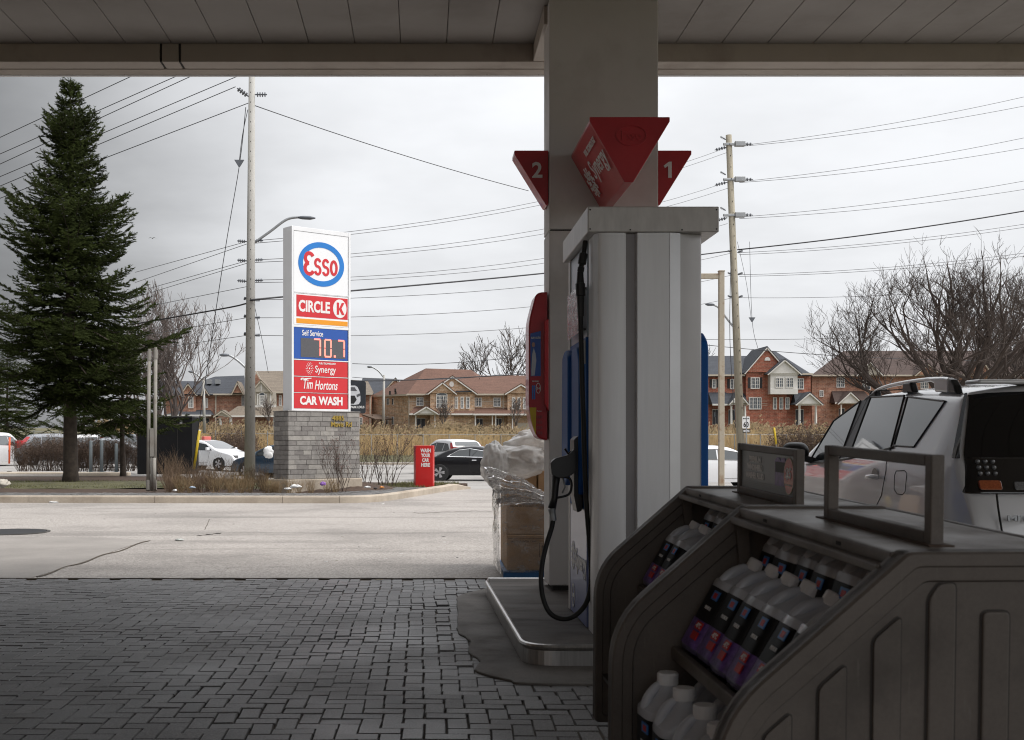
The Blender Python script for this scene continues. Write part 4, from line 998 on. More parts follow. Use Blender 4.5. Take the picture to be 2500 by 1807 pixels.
# ------------------------------------------------------------------ cars
class Body:
    def __init__(s, L, W, prof, zb, sill=.22, tumble=.36, step=.12, ek=.11, el=.6, crown=.03, rr=.10, bul=.02):
        s.bul = bul
        s.L, s.W, s.zb, s.sill, s.tumble, s.ek, s.el, s.crown, s.rr = L, W, zb, sill, tumble, ek, el, crown, rr
        pts = spl([Vector((a, b, 0)) for a, b in prof], 6)
        res = [pts[0]]
        acc = 0
        for a, b in zip(pts, pts[1:]):
            acc += (b-a).length
            if acc >= step or b is pts[-1]: res.append(b); acc = 0
        s.st = []
        for p in res:
            if s.st and p.x <= s.st[-1][0]+.002: p = Vector((s.st[-1][0]+.002, p.y, 0))
            s.st.append((p.x, p.y))
    def zt(s, y):
        st = s.st
        if y <= st[0][0]: return st[0][1]
        for (a, za), (b, zb_) in zip(st, st[1:]):
            if y <= b: return za+(zb_-za)*(y-a)/(b-a)
        return st[-1][1]
    def hw(s, y):
        k_ = 0
        if y < s.el: k_ = (1-y/s.el)**2
        if y > s.L-s.el*1.5: k_ = ((y-s.L+s.el*1.5)/(s.el*1.5))**2*1.5
        return s.W/2*(1-s.ek*k_)
    def sx(s, y, z, zt=None):
        zt = s.zt(y) if zt is None else zt; w_ = s.hw(y); zs = min(s.zb, zt-s.rr)
        if z <= zs:
            q = (z-s.sill)/max(.05, zs-s.sill); return w_*(.955+.045*math.sin(min(1, max(0, q))*math.pi*.62)/.93 - s.bul*max(0, q-.55)/.45)
        return s.sx(y, zs, zt)-(z-zs)*s.tumble
    def sec(s, y, zt):
        zs = min(s.zb, zt-s.rr); zr = max(zs, zt-s.rr); o_ = []
        sl = min(s.sill, zs-.05)
        for i in range(7): z = sl+(zs-sl)*i/6; o_.append((s.sx(y, z, zt), z))
        for i in range(1, 6): z = zs+(zr-zs)*i/5+.0001*i; o_.append((s.sx(y, min(z, zr), zt), z))
        xe = o_[-1][0]; xi = xe-.13
        for i in range(1, 5):
            t = i/4; o_.append((xe*(1-t)**2+2*t*(1-t)*(xe-.025)+xi*t*t, zr*(1-t)**2+2*t*(1-t)*(zt-s.crown-.01)+(zt-s.crown)*t*t))
        for i in range(1, 6): f = 1-i/5; o_.append((xi*f, zt-s.crown*f*f))
        return o_
    def mesh(s):
        m = MB(); secs = []
        for y, zt in s.st:
            h = s.sec(y, zt); secs.append([(-x, y, z) for x, z in h]+[(x, y, z) for x, z in h[-2::-1]])
        n = len(secs[0])
        for q in secs: m.v.extend(q)
        for i in range(len(secs)-1):
            for k in range(n-1): m.f.append((i*n+k, i*n+k+1, (i+1)*n+k+1, (i+1)*n+k)); m.mi.append(0)
            m.f.append((i*n, (i+1)*n, (i+1)*n+n-1, i*n+n-1)); m.mi.append(0)
        m.f.append(tuple(range(n))); m.mi.append(0); m.f.append(tuple((len(secs)-1)*n+k for k in range(n-1, -1, -1))); m.mi.append(0)
        return m
    def side(s, sg, quad, off, nu=8, nv=6):
        """patch on the body side; quad = 4 corners (y, z)"""
        a, b, c, d = [Vector(q) for q in quad]
        def fn(u, v):
            p = a.lerp(b, u).lerp(d.lerp(c, u), v); return (sg*(s.sx(p[0], p[1])+off), p[0], p[1])
        m = MB(); m.grid(fn, nu, nv); return m
    def line(s, sg, pts, r=.004, off=.001, n=6):
        o_ = []
        for (a, b) in zip(pts, pts[1:]):
            for k in range(n):
                t = k/n; y = a[0]+(b[0]-a[0])*t; z = a[1]+(b[1]-a[1])*t; o_.append((sg*(s.sx(y, z)+off), y, z))
        y, z = pts[-1]; o_.append((sg*(s.sx(y, z)+off), y, z)); return o_
    def top(s, y0, y1, f0, f1, off, nu=10, nv=8, fy=0.0):
        m = MB()
        def fn(u, v):
            y = y0+(y1-y0)*v; f = f0+(f1-f0)*u; y2 = y+fy*f*f
            zt = s.zt(y2); e = .01; dz = (s.zt(y2+e)-s.zt(y2-e))/(2*e); n_ = Vector((0, -dz, 1)).normalized()
            zs = min(s.zb, zt-s.rr); zr = max(zs, zt-s.rr); xi = s.sx(y2, zr, zt)-.06
            return Vector((xi*f, y2, zt-s.crown*f*f*1.25)) + n_*off
        m.grid(fn, nu, nv); return m
def wheel(t, x, y, r, sg, rimmat=RIM, spokes=5, wd=.2):
    m = MB(); m.lathe([(r*.68, 0), (r*.93, 0.0), (r, .03), (r, wd-.03), (r*.93, wd), (r*.68, wd)], 28, (x if sg > 0 else x-wd, y, r), 'x'); w_ = m.build('wheel', TYRE, t, smooth=False)
    m = MB(); xo = x+wd-.015 if sg > 0 else x-wd+.015
    m.lathe([(r*.70, -.004), (r*.70, .004), (r*.62, .010*sg), (r*.60, -.03*sg)], 24, (xo, y, r), 'x')
    for k in range(spokes):
        a = 2*math.pi*k/spokes
        for da in (-.16, .16):
            m.bar((xo, y+math.cos(a)*r*.10, r+math.sin(a)*r*.10), (xo, y+math.cos(a+da)*r*.63, r+math.sin(a+da)*r*.63), .05*r/.33, .05*r/.33, up=(1, 0, 0))
    m.lathe([(r*.15, -.02), (r*.15, .02)], 12, (xo, y, r), 'x')
    m.build('rim', rimmat, w_)
    m = MB(); m.lathe([(r*.66, -.03), (r*.66, -.026)], 24, (xo-sg*.03, y, r), 'x'); m.build('hub_back', BLACKP, w_)
def car(name, label, cat, X, Y, Z, head, kind, paintm, group=None, roof_sign=False, detail=True):
    """head: direction the car faces, degrees from +Y, clockwise"""
    sp = dict(
      coupe=dict(L=4.7, W=1.79, zb=.92, prof=[(0, .42), (.03, .62), (.10, .88), (.75, .99), (1.35, 1.26), (2.1, 1.395), (2.6, 1.37), (3.0, 1.22), (3.55, .95), (4.3, .80), (4.6, .62), (4.7, .42)],
                 wins=[[(1.28, .97), (2.13, .95), (2.13, 1.27), (1.72, 1.22)], [(2.16, .95), (3.12, .93), (2.86, 1.16), (2.18, 1.27)]], ws=(2.62, 3.48), rw=(.80, 1.85), wh=(.95, 3.72), r=.335),
      sedan=dict(L=4.5, W=1.76, zb=.94, prof=[(0, .42), (.03, .66), (.10, .94), (.55, 1.02), (1.15, 1.30), (1.8, 1.435), (2.4, 1.42), (2.9, 1.24), (3.5, .98), (4.2, .82), (4.42, .64), (4.5, .42)],
                 wins=[[(.98, .99), (2.0, .97), (2.0, 1.31), (1.45, 1.30)], [(2.04, .97), (3.15, .95), (2.72, 1.22), (2.06, 1.31)]], ws=(2.5, 3.4), rw=(.62, 1.5), wh=(.95, 3.6), r=.31),
      suv=dict(L=4.55, W=1.82, zb=1.02, prof=[(0, .45), (.03, .75), (.12, 1.02), (.22, 1.10), (.62, 1.56), (1.1, 1.655), (2.0, 1.67), (2.5, 1.62), (3.3, 1.12), (3.5, 1.05), (4.2, .95), (4.48, .75), (4.55, .45)],
                 wins=[[(.62, 1.13), (1.32, 1.08), (1.32, 1.47), (1.0, 1.44)], [(1.36, 1.08), (2.1, 1.06), (2.1, 1.50), (1.36, 1.48)], [(2.14, 1.06), (3.0, 1.04), (2.62, 1.40), (2.14, 1.50)]], ws=(2.58, 3.25), rw=(.25, .60), wh=(.85, 3.5), r=.35),
      van=dict(L=5.0, W=1.98, zb=1.02, prof=[(0, .45), (.03, .85), (.10, 1.10), (.35, 1.60), (.6, 1.72), (1.5, 1.75), (2.9, 1.73), (3.3, 1.62), (4.1, 1.10), (4.7, .92), (4.95, .7), (5.0, .45)],
                 wins=[[(.55, 1.10), (1.5, 1.08), (1.5, 1.52), (.75, 1.52)], [(1.55, 1.08), (2.6, 1.06), (2.6, 1.54), (1.55, 1.54)], [(2.66, 1.06), (3.7, 1.04), (3.2, 1.46), (2.66, 1.54)]], ws=(3.3, 4.0), rw=(.15, .40), wh=(.95, 4.0), r=.34))[kind]
    B = Body(sp['L'], sp['W'], sp['prof'], sp['zb'])
    t = thing(name, label, cat, (X, Y, Z), -math.radians(head), group, local=True)
    auto_smooth(B.mesh().build('body', paintm, t, fix=True), 42)
    for q in sp['wins']:
        for sg in (-1, 1): B.side(sg, q, .006, 5, 3).build('side_window', GLASSC, t, smooth=True)
    B.top(*sp['ws'], -.92, .92, .008, 8, 5, -.12).build('windshield', GLASSC, t, smooth=True)
    B.top(*sp['rw'], -.88, .88, .008, 8, 5, .04).build('rear_window', GLASSC, t, smooth=True)
    for yw in sp['wh']:
        for sg in (-1, 1):
            xw = B.hw(yw)*.985
            m = MB(); m.lathe([(sp['r']+.05, -.02), (sp['r']+.05, .006), (.01, .006)], 26, (sg*xw+(.0 if sg > 0 else -.0), yw, sp['r']), 'x'); m.build('wheel_arch', BLACKP, t)
            wheel(t, sg*(xw-.17), yw, sp['r'], sg)
    L_ = sp['L']; zl = .78 if kind in ('suv', 'van') else .66
    for sg in (-1, 1):
        hwf = B.hw(L_-.25)
        m = MB(); m.xy(rnd_poly([(sg*(hwf+.012), L_-.62), (sg*(hwf-.005), L_-.30), (sg*(hwf-.16), L_-.06), (sg*(hwf-.36), L_-.03), (sg*(hwf-.36), L_-.25)], .03, 3), zl-.08, zl+.05); m.build('headlight', CLEARL, t, bevel=.02)
        hwr = B.hw(.2)
        if kind in ('suv', 'van'): m = MB(); m.xy(rnd_poly([(sg*(hwr+.012), .42), (sg*(hwr+.0), .14), (sg*(hwr-.10), .05), (sg*(hwr-.22), .05), (sg*(hwr-.22), .3)], .03, 3), .92, 1.30)
        else: m = MB(); m.xy(rnd_poly([(sg*(hwr+.012), .42), (sg*(hwr+.0), .10), (sg*(hwr-.12), .0), (sg*(hwr-.42), -.01), (sg*(hwr-.42), .2)], .03, 3), .70, .88)
        m.build('tail_light', TAILR, t, bevel=.02)
        if kind == 'suv': B.side(sg, [(.17, 1.08), (.50, 1.08), (.80, 1.50), (.62, 1.50)], .012, 4, 6).build('tail_light', TAILR, t, smooth=True)
        ym = sp['wins'][-1][1][0]-.14
        m = MB(); m.obox((sg*(B.sx(ym, B.zb)+.12), ym, B.zb+.07), (.11, 0, 0), (0, .05, 0), (0, 0, .07)); m.bar((sg*(B.sx(ym, B.zb)-.01), ym, B.zb+.03), (sg*(B.sx(ym, B.zb)+.06), ym, B.zb+.04), .05); m.build('side_mirror', paintm, t, bevel=.03)
        if detail:
            y2 = sp['wins'][-1][0][0]
            m = MB(); m.tube(B.line(sg, [(y2, B.zb-.02), (y2, .35), (y2+.85, .35), (y2+1.0, B.zb-.06)]), .006, 4); m.build('door_seam', DARKLINE, t)
            m = MB(); m.tube(B.line(sg, [(y2+.08, B.zb-.1), (y2+.26, B.zb-.1)], off=.02), .016, 6); m.build('door_handle', CHROME if kind == 'coupe' else paintm, t)
            m = MB(); q = sp['wins']; m.tube(B.line(sg, [(q[0][0][0]-.03, q[0][0][1]-.005), (q[-1][1][0], q[-1][1][1]-.005)], off=.006), .012, 5)
            m.tube(B.line(sg, [(q[0][0][0]-.03, q[0][0][1]-.005), q[0][3], q[0][2], q[-1][3], q[-1][2], q[-1][1]], off=.005), .010, 5); m.build('window_trim', CHROME if kind == 'coupe' else BLACKP, t)
    m = MB(); m.box(-.28, .28, L_-.03, L_+.012, .40, .58); m.build('grille', BLACKP, t, bevel=.02)
    m = MB(); m.box(-.26, .26, -.015, .04, .60 if kind != 'coupe' else .5, .72 if kind != 'coupe' else .62); m.build('licence_plate', WHITEP, t)
    if roof_sign:
        m = MB(); m.box(-.25, .25, sp['wins'][-1][0][0]-.1, sp['wins'][-1][0][0]+.1, B.zt(2)-.01, B.zt(2)+.16); m.build('roof_sign', M('roof_sign_red', (.55, .12, .10), .4), t, bevel=.04)
    return t, B
# ------------------------------------------------------------------ the silver suv at the next pump
VP = [(0, .50), (.02, .62), (.05, .80), (.10, .97), (.16, 1.10), (.24, 1.24), (.38, 1.52), (.44, 1.615), (.50, 1.655), (.7, 1.672), (1.2, 1.695), (1.8, 1.70), (2.1, 1.67), (2.6, 1.48), (3.1, 1.20), (3.25, 1.12), (3.6, 1.06), (4.2, .96), (4.5, .80), (4.6, .55)]
VB = Body(4.62, 1.80, VP, 1.13, sill=.28, tumble=.40, step=.045, ek=.10, el=.55, crown=.045, rr=.13, bul=.05)
VX, VY = 4.10, 6.95
suv = thing('silver_suv', 'silver suv with roof rails and dark rear window parked at the right pump', 'car', (VX, VY, 0), 0, None, local=True)
auto_smooth(VB.mesh().build('body', SILVER, suv), 60)
def side_px(px, py):
    X = VX-.9
    for _ in range(12):
        Y = X*F/(px-PX); z = H-(py-PY)*Y/F; y = Y-VY; X = VX-VB.sx(max(.02, y), z)
    return (y, z)
QW = [side_px(*q) for q in ((2184, 1088), (2233, 1091), (2309, 980), (2217, 969))]
RW = [side_px(*q) for q in ((2073, 1116), (2172, 1108), (2209, 966), (2127, 970))]
FW = [side_px(*q) for q in ((1976, 1131), (2051, 1119), (2102, 979), (2036, 1028))]
def mirror_parts(quad, nm, mat, off):
    for sg in (-1, 1): VB.side(sg, quad, off, 12, 10).build(nm, mat, suv, smooth=True)
mirror_parts(QW, 'side_window', GLASSC, .003); mirror_parts(RW, 'side_window', GLASSC, .003); mirror_parts(FW, 'side_window', GLASSC, .003)
for q in (QW, RW, FW):
    for sg in (-1, 1):
        m = MB(); m.tube(VB.line(sg, q+[q[0]], off=.003, n=10), .0075, 6); m.build('window_trim', BLACKP, suv, smooth=True)
# pillar between the doors, black; belt moulding; door seams
BP = [RW[0], FW[1], FW[2], RW[3]]
mirror_parts([(RW[0][0], RW[0][1]), (FW[1][0], FW[1][1]), (FW[2][0], FW[2][1]), (RW[3][0], RW[3][1])], 'door_pillar', BLACKP, .002)
for sg in (-1, 1):
    m = MB(); m.tube(VB.line(sg, [(QW[0][0]-.0, QW[0][1]-.012), (RW[0][0], RW[0][1]-.012), (FW[0][0]+.05, FW[0][1]-.012)], off=.005, n=14), .009, 6); m.build('belt_moulding', BLACKP, suv, smooth=True)
    s1 = [side_px(*q) for q in ((2170, 1110), (2163, 1150), (2152, 1210), (2135, 1245))]
    s2 = [side_px(*q) for q in ((2048, 1122), (2034, 1165), (2022, 1215), (2018, 1330))]
    s3 = [side_px(*q) for q in ((2172, 1106), (2220, 967))]
    for s_ in (s1, s2, s3, [side_px(*q) for q in ((2060, 1095), (2128, 955), (2215, 950), (2217, 962))]):
        m = MB(); m.tube(VB.line(sg, s_, off=-.001, n=8), .0045, 5); m.build('door_seam', DARKLINE, suv)
    hy, hz = side_px(2136, 1165)
    m = MB(); m.tube(spl([(sg*(VB.sx(hy, hz)+o_), hy+dy, hz+dz) for dy, dz, o_ in ((-.10, .004, .012), (-.06, .006, .036), (0, .004, .042), (.06, 0, .036), (.10, -.004, .012))], 4), .015, 8); m.build('door_handle', SILVER, suv, smooth=True)
    m = MB(); m.grid(lambda u, v: (sg*(VB.sx(hy, hz)+.0015-.0*u), hy+.065*v*math.cos(6.2832*u), hz+.065*v*math.sin(6.2832*u)), 20, 3); m.build('handle_recess', M('recess_shade', (.2, .2, .2), .4, .4) if not bpy.data.materials.get('recess_shade') else bpy.data.materials['recess_shade'], suv, smooth=True)
    fl = [side_px(*q) for q in ((2184, 1160), (2188, 1150), (2208, 1149), (2214, 1156), (2210, 1200), (2203, 1208), (2190, 1206), (2183, 1195))]
    m = MB(); m.tube(VB.line(sg, fl+[fl[0]], off=-.001, n=4), .0035, 5); m.build('fuel_flap_seam', DARKLINE, suv)
    # roof rail with dark feet
    def rail(y, dz): return Vector((sg*(VB.sx(y, VB.zt(y)-.13)-.055), y, VB.zt(y)-.045+dz*.68))
    pts = [rail(y, dz) for y, dz in ((2.12, .012), (2.0, .045), (1.8, .070), (1.5, .088), (1.1, .104), (.84, .108), (.74, .104))]
    m = MB(); pp = spl(pts, 5); m.tube(pp, [.009+.006*min(1, i/9) for i in range(len(pp))], 8); m.build('roof_rail', SILVER, suv, smooth=True)
    def block(poly, nm, mt):
        m = MB(); a0 = rail(poly[0][0], 0)
        for i in (0, 1):
            m.v += [tuple(rail(y, z)+Vector(((.026 if i else -.026), 0, 0))) for y, z in poly]
        n = len(poly); m.f += [tuple(range(n)), tuple(range(2*n-1, n-1, -1))]+[(i, i+n, (i+1) % n+n, (i+1) % n) for i in range(n)]; m.mi += [0]*(n+2)
        m.build(nm, mt, suv, bevel=.012, seg=3)
    block([(.705, -.02), (.705, .118), (.80, .126), (1.02, .122), (1.0, .085), (.93, .065), (.915, -.02)], 'rail_foot', SILVER)
    block([(.58, -.03), (.61, .05), (.66, .104), (.702, .116), (.702, -.02)], 'rail_foot', BLACKP)
    block([(1.28, -.02), (1.33, .085), (1.45, .082), (1.47, -.02)], 'rail_foot', BLACKP)
    block([(1.95, -.02), (1.97, .045), (2.14, .02), (2.16, -.02)], 'rail_foot', BLACKP)
    # mirror
    my = 2.80
    m = MB(); m.grid(lambda u, v: Vector((sg*(VB.sx(my, 1.13)+.13), my+.02, 1.20)) + Vector((.115*math.sin(math.pi*v)**.6*math.cos(6.2832*u), .075*math.sin(math.pi*v)*math.sin(6.2832*u), -.085*math.cos(math.pi*v))), 18, 10); m.build('side_mirror', BLACKP, suv, smooth=True)
    m = MB(); m.bar((sg*(VB.sx(my, 1.12)-.02), my, 1.13), (sg*(VB.sx(my, 1.12)+.07), my, 1.15), .06, .05); m.build('mirror_arm', BLACKP, suv)
    # tail lamp
    sl = .46
    def lamp_pt(x, y, z): return (x*VB.sx(.25, min(z, 1.19))/VB.sx(.25, 1.0)*.998, y+(z-.975)*sl, z)
    sxo = lambda y: VB.sx(y+.05, 1.06)
    hwr = sxo(.15)
    lp = rnd_poly([(sg*(sxo(.26)-.006), .27), (sg*(sxo(.16)+.004), .17), (sg*(hwr-.05), .100), (sg*(hwr-.42), .080), (sg*(hwr-.42), .24)], [0, .05, .05, 0, 0], 6)
    m = MB(); m.prism(lp, lambda p, q, a: lamp_pt(p, q, a), .975, 1.195); tl = m.build('tail_lamp', TAILD, suv, bevel=.012, seg=3)
    m = MB()
    for i in range(3):
        for j in range(3):
            z_ = 1.170-.036*j; m.lathe([(.015, 0), (.013, -.006), (.007, -.009), (.001, -.010)], 12, (sg*(hwr-.10-.045*i), .095-.002*i+(z_-.975)*sl, z_), 'y')
    m.build('led_cluster', M('led_lens_dark', (.07, .07, .072), .1, var=.4, scale=120, coat=1.0) if not bpy.data.materials.get('led_lens_dark') else bpy.data.materials['led_lens_dark'], tl)
    def lens(x0, x1, z0, z1, nm, mt):
        m = MB(); m.prism(rnd_poly([(x0, z0), (x1, z0), (x1, z1), (x0, z1)], .016, 4), lambda p, q, a: (p, a+(q-.975)*sl, q), .078, .10); m.build(nm, mt, tl, bevel=.004)
    xs_ = sorted((sg*(hwr-.075), sg*(hwr-.21))); lens(xs_[0], xs_[1], 1.0, 1.058, 'amber_lens', AMBER)
    xs_ = sorted((sg*(hwr-.285), sg*(hwr-.405))); lens(xs_[0], xs_[1], 1.0, 1.05, 'clear_lens', CLEARL)
    for yw in (.98, 3.65):
        xw = VB.hw(yw)*.985
        m = MB(); m.lathe([(.40, -.02), (.40, .006), (.01, .006)], 30, (sg*xw, yw, .36), 'x'); m.build('wheel_arch', BLACKP, suv)
        wheel(suv, sg*(xw-.18), yw, .36, sg)
    m = MB(); m.xy(rnd_poly([(sg*.88, 4.0), (sg*.86, 4.3), (sg*.70, 4.52), (sg*.5, 4.55), (sg*.5, 4.2)], .04, 3), .72, .90); m.build('headlight', CLEARL, suv, bevel=.02)
VB.top(.175, .435, -1.0, 1.0, .006, 24, 14, .03).build('rear_window', GLASSD, suv, smooth=True)
for sg in (-1, 1):
    m = VB.side(sg, [(.235, 1.19), (.30, 1.19), (.45, 1.60), (.415, 1.60)], .004, 4, 8); m.build('rear_window_edge', GLASSD, suv, smooth=True)
VB.top(2.12, 3.12, -.93, .93, .006, 16, 10, -.10).build('windshield', GLASSC, suv, smooth=True)
m = MB(); m.tube([(-.66, .052, .98), (-.655, .045, .90), (-.64, .03, .76), (-.60, .018, .70), (-.55, .012, .685), (.55, .012, .685), (.60, .018, .70), (.64, .03, .76), (.655, .045, .90), (.66, .052, .98)], .006, 6); m.build('hatch_seam', DARKLINE, suv)
text('MITSUBISHI', GALV, (-.42, .020, .835), (1, 0, 0), (0, .1, 1), .38, .032, suv, bold=.03, depth=.01, name='badge_lettering')
m = MB(); m.box(-.26, .26, .0, .05, .72, .86); m.build('licence_plate', WHITEP, suv)
m = MB(); m.box(-.84, .84, -.05, .3, .38, .62); m.build('bumper', SILVER, suv, bevel=.06, seg=3)
m = MB(); m.box(-.60, .60, .40, .60, 1.655, 1.685); m.build('roof_spoiler', SILVER, suv, bevel=.012)
ORDN = ['first', 'second', 'third', 'fourth', 'fifth', 'sixth', 'seventh', 'eighth', 'ninth', 'tenth', 'eleventh', 'twelfth', 'thirteenth', 'fourteenth', 'fifteenth', 'sixteenth', 'seventeenth']
def ORDL(i): return ORDN[i]
# ------------------------------------------------------------------ planting island with kerb
ZI = .15
KF = [(-30, 24.4), (-12, 24.3), (-8.8, 24.25), (-5, 24.15), (-2.6, 24.1), (-1.6, 24.15), (-1.05, 24.5), (-.70, 25.2), (-.2, 26.9), (.45, 29.2), (1.1, 31.3), (1.30, 31.9)]
kf = spl([Vector((a, b, 0)) for a, b in KF], 6); kf = [(p.x, p.y) for p in kf]
back = [(1.15, 32.25), (.6, 32.4), (-1, 32.6), (-3, 33.6), (-6, 36), (-9, 38.2), (-14, 38.6), (-30, 38.8)]
def zi(x, y): return ZI + max(0, -.0)  # flat island top
isl2 = struct(thing('planting_island', None, None, (-6, 28, 0)))
m = MB(); pl_ = kf + back
kin = []
for i, p_ in enumerate(kf):
    d_ = (Vector(kf[min(i+1, len(kf)-1)])-Vector(kf[max(i-1, 0)])).normalized(); kin.append((p_[0]-d_.y*.09, p_[1]+d_.x*.09))
m.xy(kin + back, -.05, ZI-.03); m.build('island_soil', MULCH, isl2)
# kerb stones
acc, seg, idx = 0, [kf[0]], 0
m_ = []
for a, b in zip(kf, kf[1:]):
    acc += (Vector(b)-Vector(a)).length; seg.append(b)
    if acc > (2.4 if b[0] < -3 else 1.1): m_.append(seg); seg = [b]; acc = 0
if len(seg) > 1: m_.append(seg)
for s_ in m_:
    m = MB(); n = len(s_)
    L_, R_ = [], []
    for i in range(n):
        d = (Vector(s_[min(i+1, n-1)])-Vector(s_[max(i-1, 0)])).normalized(); nn_ = Vector((-d.y, d.x))
        e = d*(.004 if i == 0 else -.004 if i == n-1 else 0)
        p = Vector(s_[i])+e; L_.append(p+nn_*.15); R_.append(p)
    hh = lambda p: ZI*sm(-.03, .6, 1.35-p[0] if p[1] > 30 else 1) + (.02 if p[1] > 30 else 0)
    prof = lambda p, q: [(p.x, p.y, -.05), (p.x, p.y, .8*hh(p)), (p.x+(q.x-p.x)*.12, p.y+(q.y-p.y)*.12, hh(p)), (q.x, q.y, hh(p)), (q.x, q.y, -.05)]
    for i in range(n-1):
        A, B = prof(R_[i], L_[i]), prof(R_[i+1], L_[i+1])
        for k in range(4): m.add([A[k], B[k], B[k+1], A[k+1]], [(0, 1, 2, 3)])
    for A in (prof(R_[0], L_[0]), prof(R_[-1], L_[-1])): m.add(A, [(0, 1, 2, 3, 4)])
    m.build('kerb_stone', KERB, isl2)
# soldier-course paver strip behind the kerb
m = MB(); m.col = []
for row in range(6):
    for a, b in zip(kf, kf[1:]):
        A, B = Vector(a), Vector(b); l = (B-A).length; d = (B-A).normalized(); nn_ = Vector((-d.y, d.x))
        if A.x > .2: continue
        k = int(l/.11)+1
        for i in range(k):
            c = A+d*(l*(i+.5)/k)+nn_*(.16+.205*row+.1); hx, hy = l/k/2-.006, .096
            vs = [(*(c+d*(sx_*hx)+nn_*(sy_*hy)), z_) for z_ in (ZI-.03, ZI+RND.uniform(-.004, .004)) for sx_, sy_ in ((-1, -1), (1, -1), (1, 1), (-1, 1))]
            m.add(vs, [(4, 5, 6, 7), (0, 1, 5, 4), (1, 2, 6, 5), (2, 3, 7, 6), (3, 0, 4, 7)]); m.col += [RND.uniform(.85, 1.25)]*8
o = m.build('paver_strip', PAV, isl2, fix=False); o['kind'] = 'stuff'
# lawn patch and mulch mounds
m = MB(); m.grid(lambda u, v: (-13+9.2*u, 28.2+5*v, ZI-.02+.05*noise.noise(Vector((u*5, v*5, 0)))+.06*math.sin(math.pi*u)*math.sin(math.pi*v)), 30, 14); struct(m.build('lawn', GRASSM, smooth=True))
gb = MB(); rg = random.Random(3)
for i in range(5000):
    x, y = rg.uniform(-12.8, -4), rg.uniform(28.3, 33); z = ZI-.01; h = rg.uniform(.03, .08); a = rg.uniform(0, 6.28); l = rg.uniform(-.04, .04)
    gb.add([(x-.008*math.cos(a), y-.008*math.sin(a), z), (x+.008*math.cos(a), y+.008*math.sin(a), z), (x+l, y+l*.5, z+h)], [(0, 1, 2)])
for i in range(2500):
    t_ = rg.random(); x = -.2+1.3*t_+rg.uniform(-1.6, .0); y = 28+3.9*t_+rg.uniform(-.2, 1.0); h = rg.uniform(.03, .09); a = rg.uniform(0, 6.28); l = rg.uniform(-.04, .04); z = ZI-.03
    if not inside((x, y), pl_): continue
    gb.add([(x-.008*math.cos(a), y-.008*math.sin(a), z), (x+.008*math.cos(a), y+.008*math.sin(a), z), (x+l, y+l*.5, z+h)], [(0, 1, 2)])
o = gb.build('lawn_grass', BLADE, None, fix=False); tag(o, 'short green winter grass round the spruce trunk and red sign', 'grass', kind='stuff')
def kx(y_): return min(-.2, -1.25+.36*(y_-24.6))-.25
m = MB(); m.grid(lambda u, v: (-3.4+(kx(25.9+4.4*v)+3.4)*u, 25.9+4.4*v, ZI-.04+.16*math.sin(math.pi*u)*math.sin(math.pi*v)*(1+.4*noise.noise(Vector((u*7, v*7, 2))))+.02*noise.noise(Vector((u*40, v*40, 2)))), 60, 60); struct(m.build('mulch_bed', MULCH, smooth=True))

# ------------------------------------------------------------------ twiggy shrubs
def shrub_mesh(seed, h, spread, n, r0=.006, curve=.5, forks=3, leaves=0, dense=1.0, n_leaf_r=.02):
    r_ = random.Random(seed); m = MB(); lv = MB()
    def grow(p, d, l, r, k):
        q = p.copy(); path = [q.copy()]
        for i in range(3):
            d = (d+Vector((r_.uniform(-.22, .22), r_.uniform(-.22, .22), r_.uniform(-.02, .22)))).normalized(); q = q+d*l/3; path.append(q.copy())
        m.tube(path, [r*(1-.22*i) for i in range(4)], 3, caps=False)
        if k > 0:
            for _ in range(r_.choice((2, 2, 3)) if dense >= 1 else 2):
                a = path[r_.choice((1, 2, 3))]
                grow(a, (d+Vector((r_.uniform(-.7, .7), r_.uniform(-.7, .7), r_.uniform(-.05, .5)))).normalized(), l*r_.uniform(.5, .8), r*.62, k-1)
        elif leaves and r_.random() < leaves:
            for _ in range(2):
                c = path[r_.choice((2, 3))]+Vector((r_.uniform(-.03, .03), r_.uniform(-.03, .03), r_.uniform(-.03, .03))); s_ = r_.uniform(.6, 1.3)*n_leaf_r
                a = Vector((r_.uniform(-1, 1), r_.uniform(-1, 1), r_.uniform(-1, 1))).normalized()*s_; b = Vector((r_.uniform(-1, 1), r_.uniform(-1, 1), r_.uniform(-1, 1))).normalized()*s_
                lv.add([c-a, c+b, c+a, c-b], [(0, 1, 2, 3)])
    for i in range(n):
        a = r_.uniform(0, 6.28); rr = r_.uniform(0, .16)*spread
        d = Vector((math.cos(a)*spread*r_.uniform(.05, .55)/h, math.sin(a)*spread*r_.uniform(.05, .55)/h, 1)).normalized()
        grow(Vector((rr*math.cos(a), rr*math.sin(a), 0)), d, h*r_.uniform(.38, .55), r0, forks)
    return m, lv
def mesh_of(m, mats, nm):
    o = m.build(nm, mats, None, fix=False); me = o.data; bpy.data.objects.remove(o); return me
def shrub(name, label, cat, x, y, z, me, lme=None, rz=0, s=1.0, group=None):
    t = thing(name, label, cat, (x, y, z), rz, group, local=True); t.scale = (s, s, s)
    link('stems', me, t)
    if lme: link('leaves', lme, t)
    return t
hm = [mesh_of(shrub_mesh(s_, .95, .9, 26, .0075, forks=3)[0], TWIGR, 'stems') for s_ in (1, 2, 3)]
ht = [mesh_of(shrub_mesh(s_, .75, .8, 30, .006, forks=2)[0], TWIGT, 'stems') for s_ in (4, 5, 6)]
k = 0
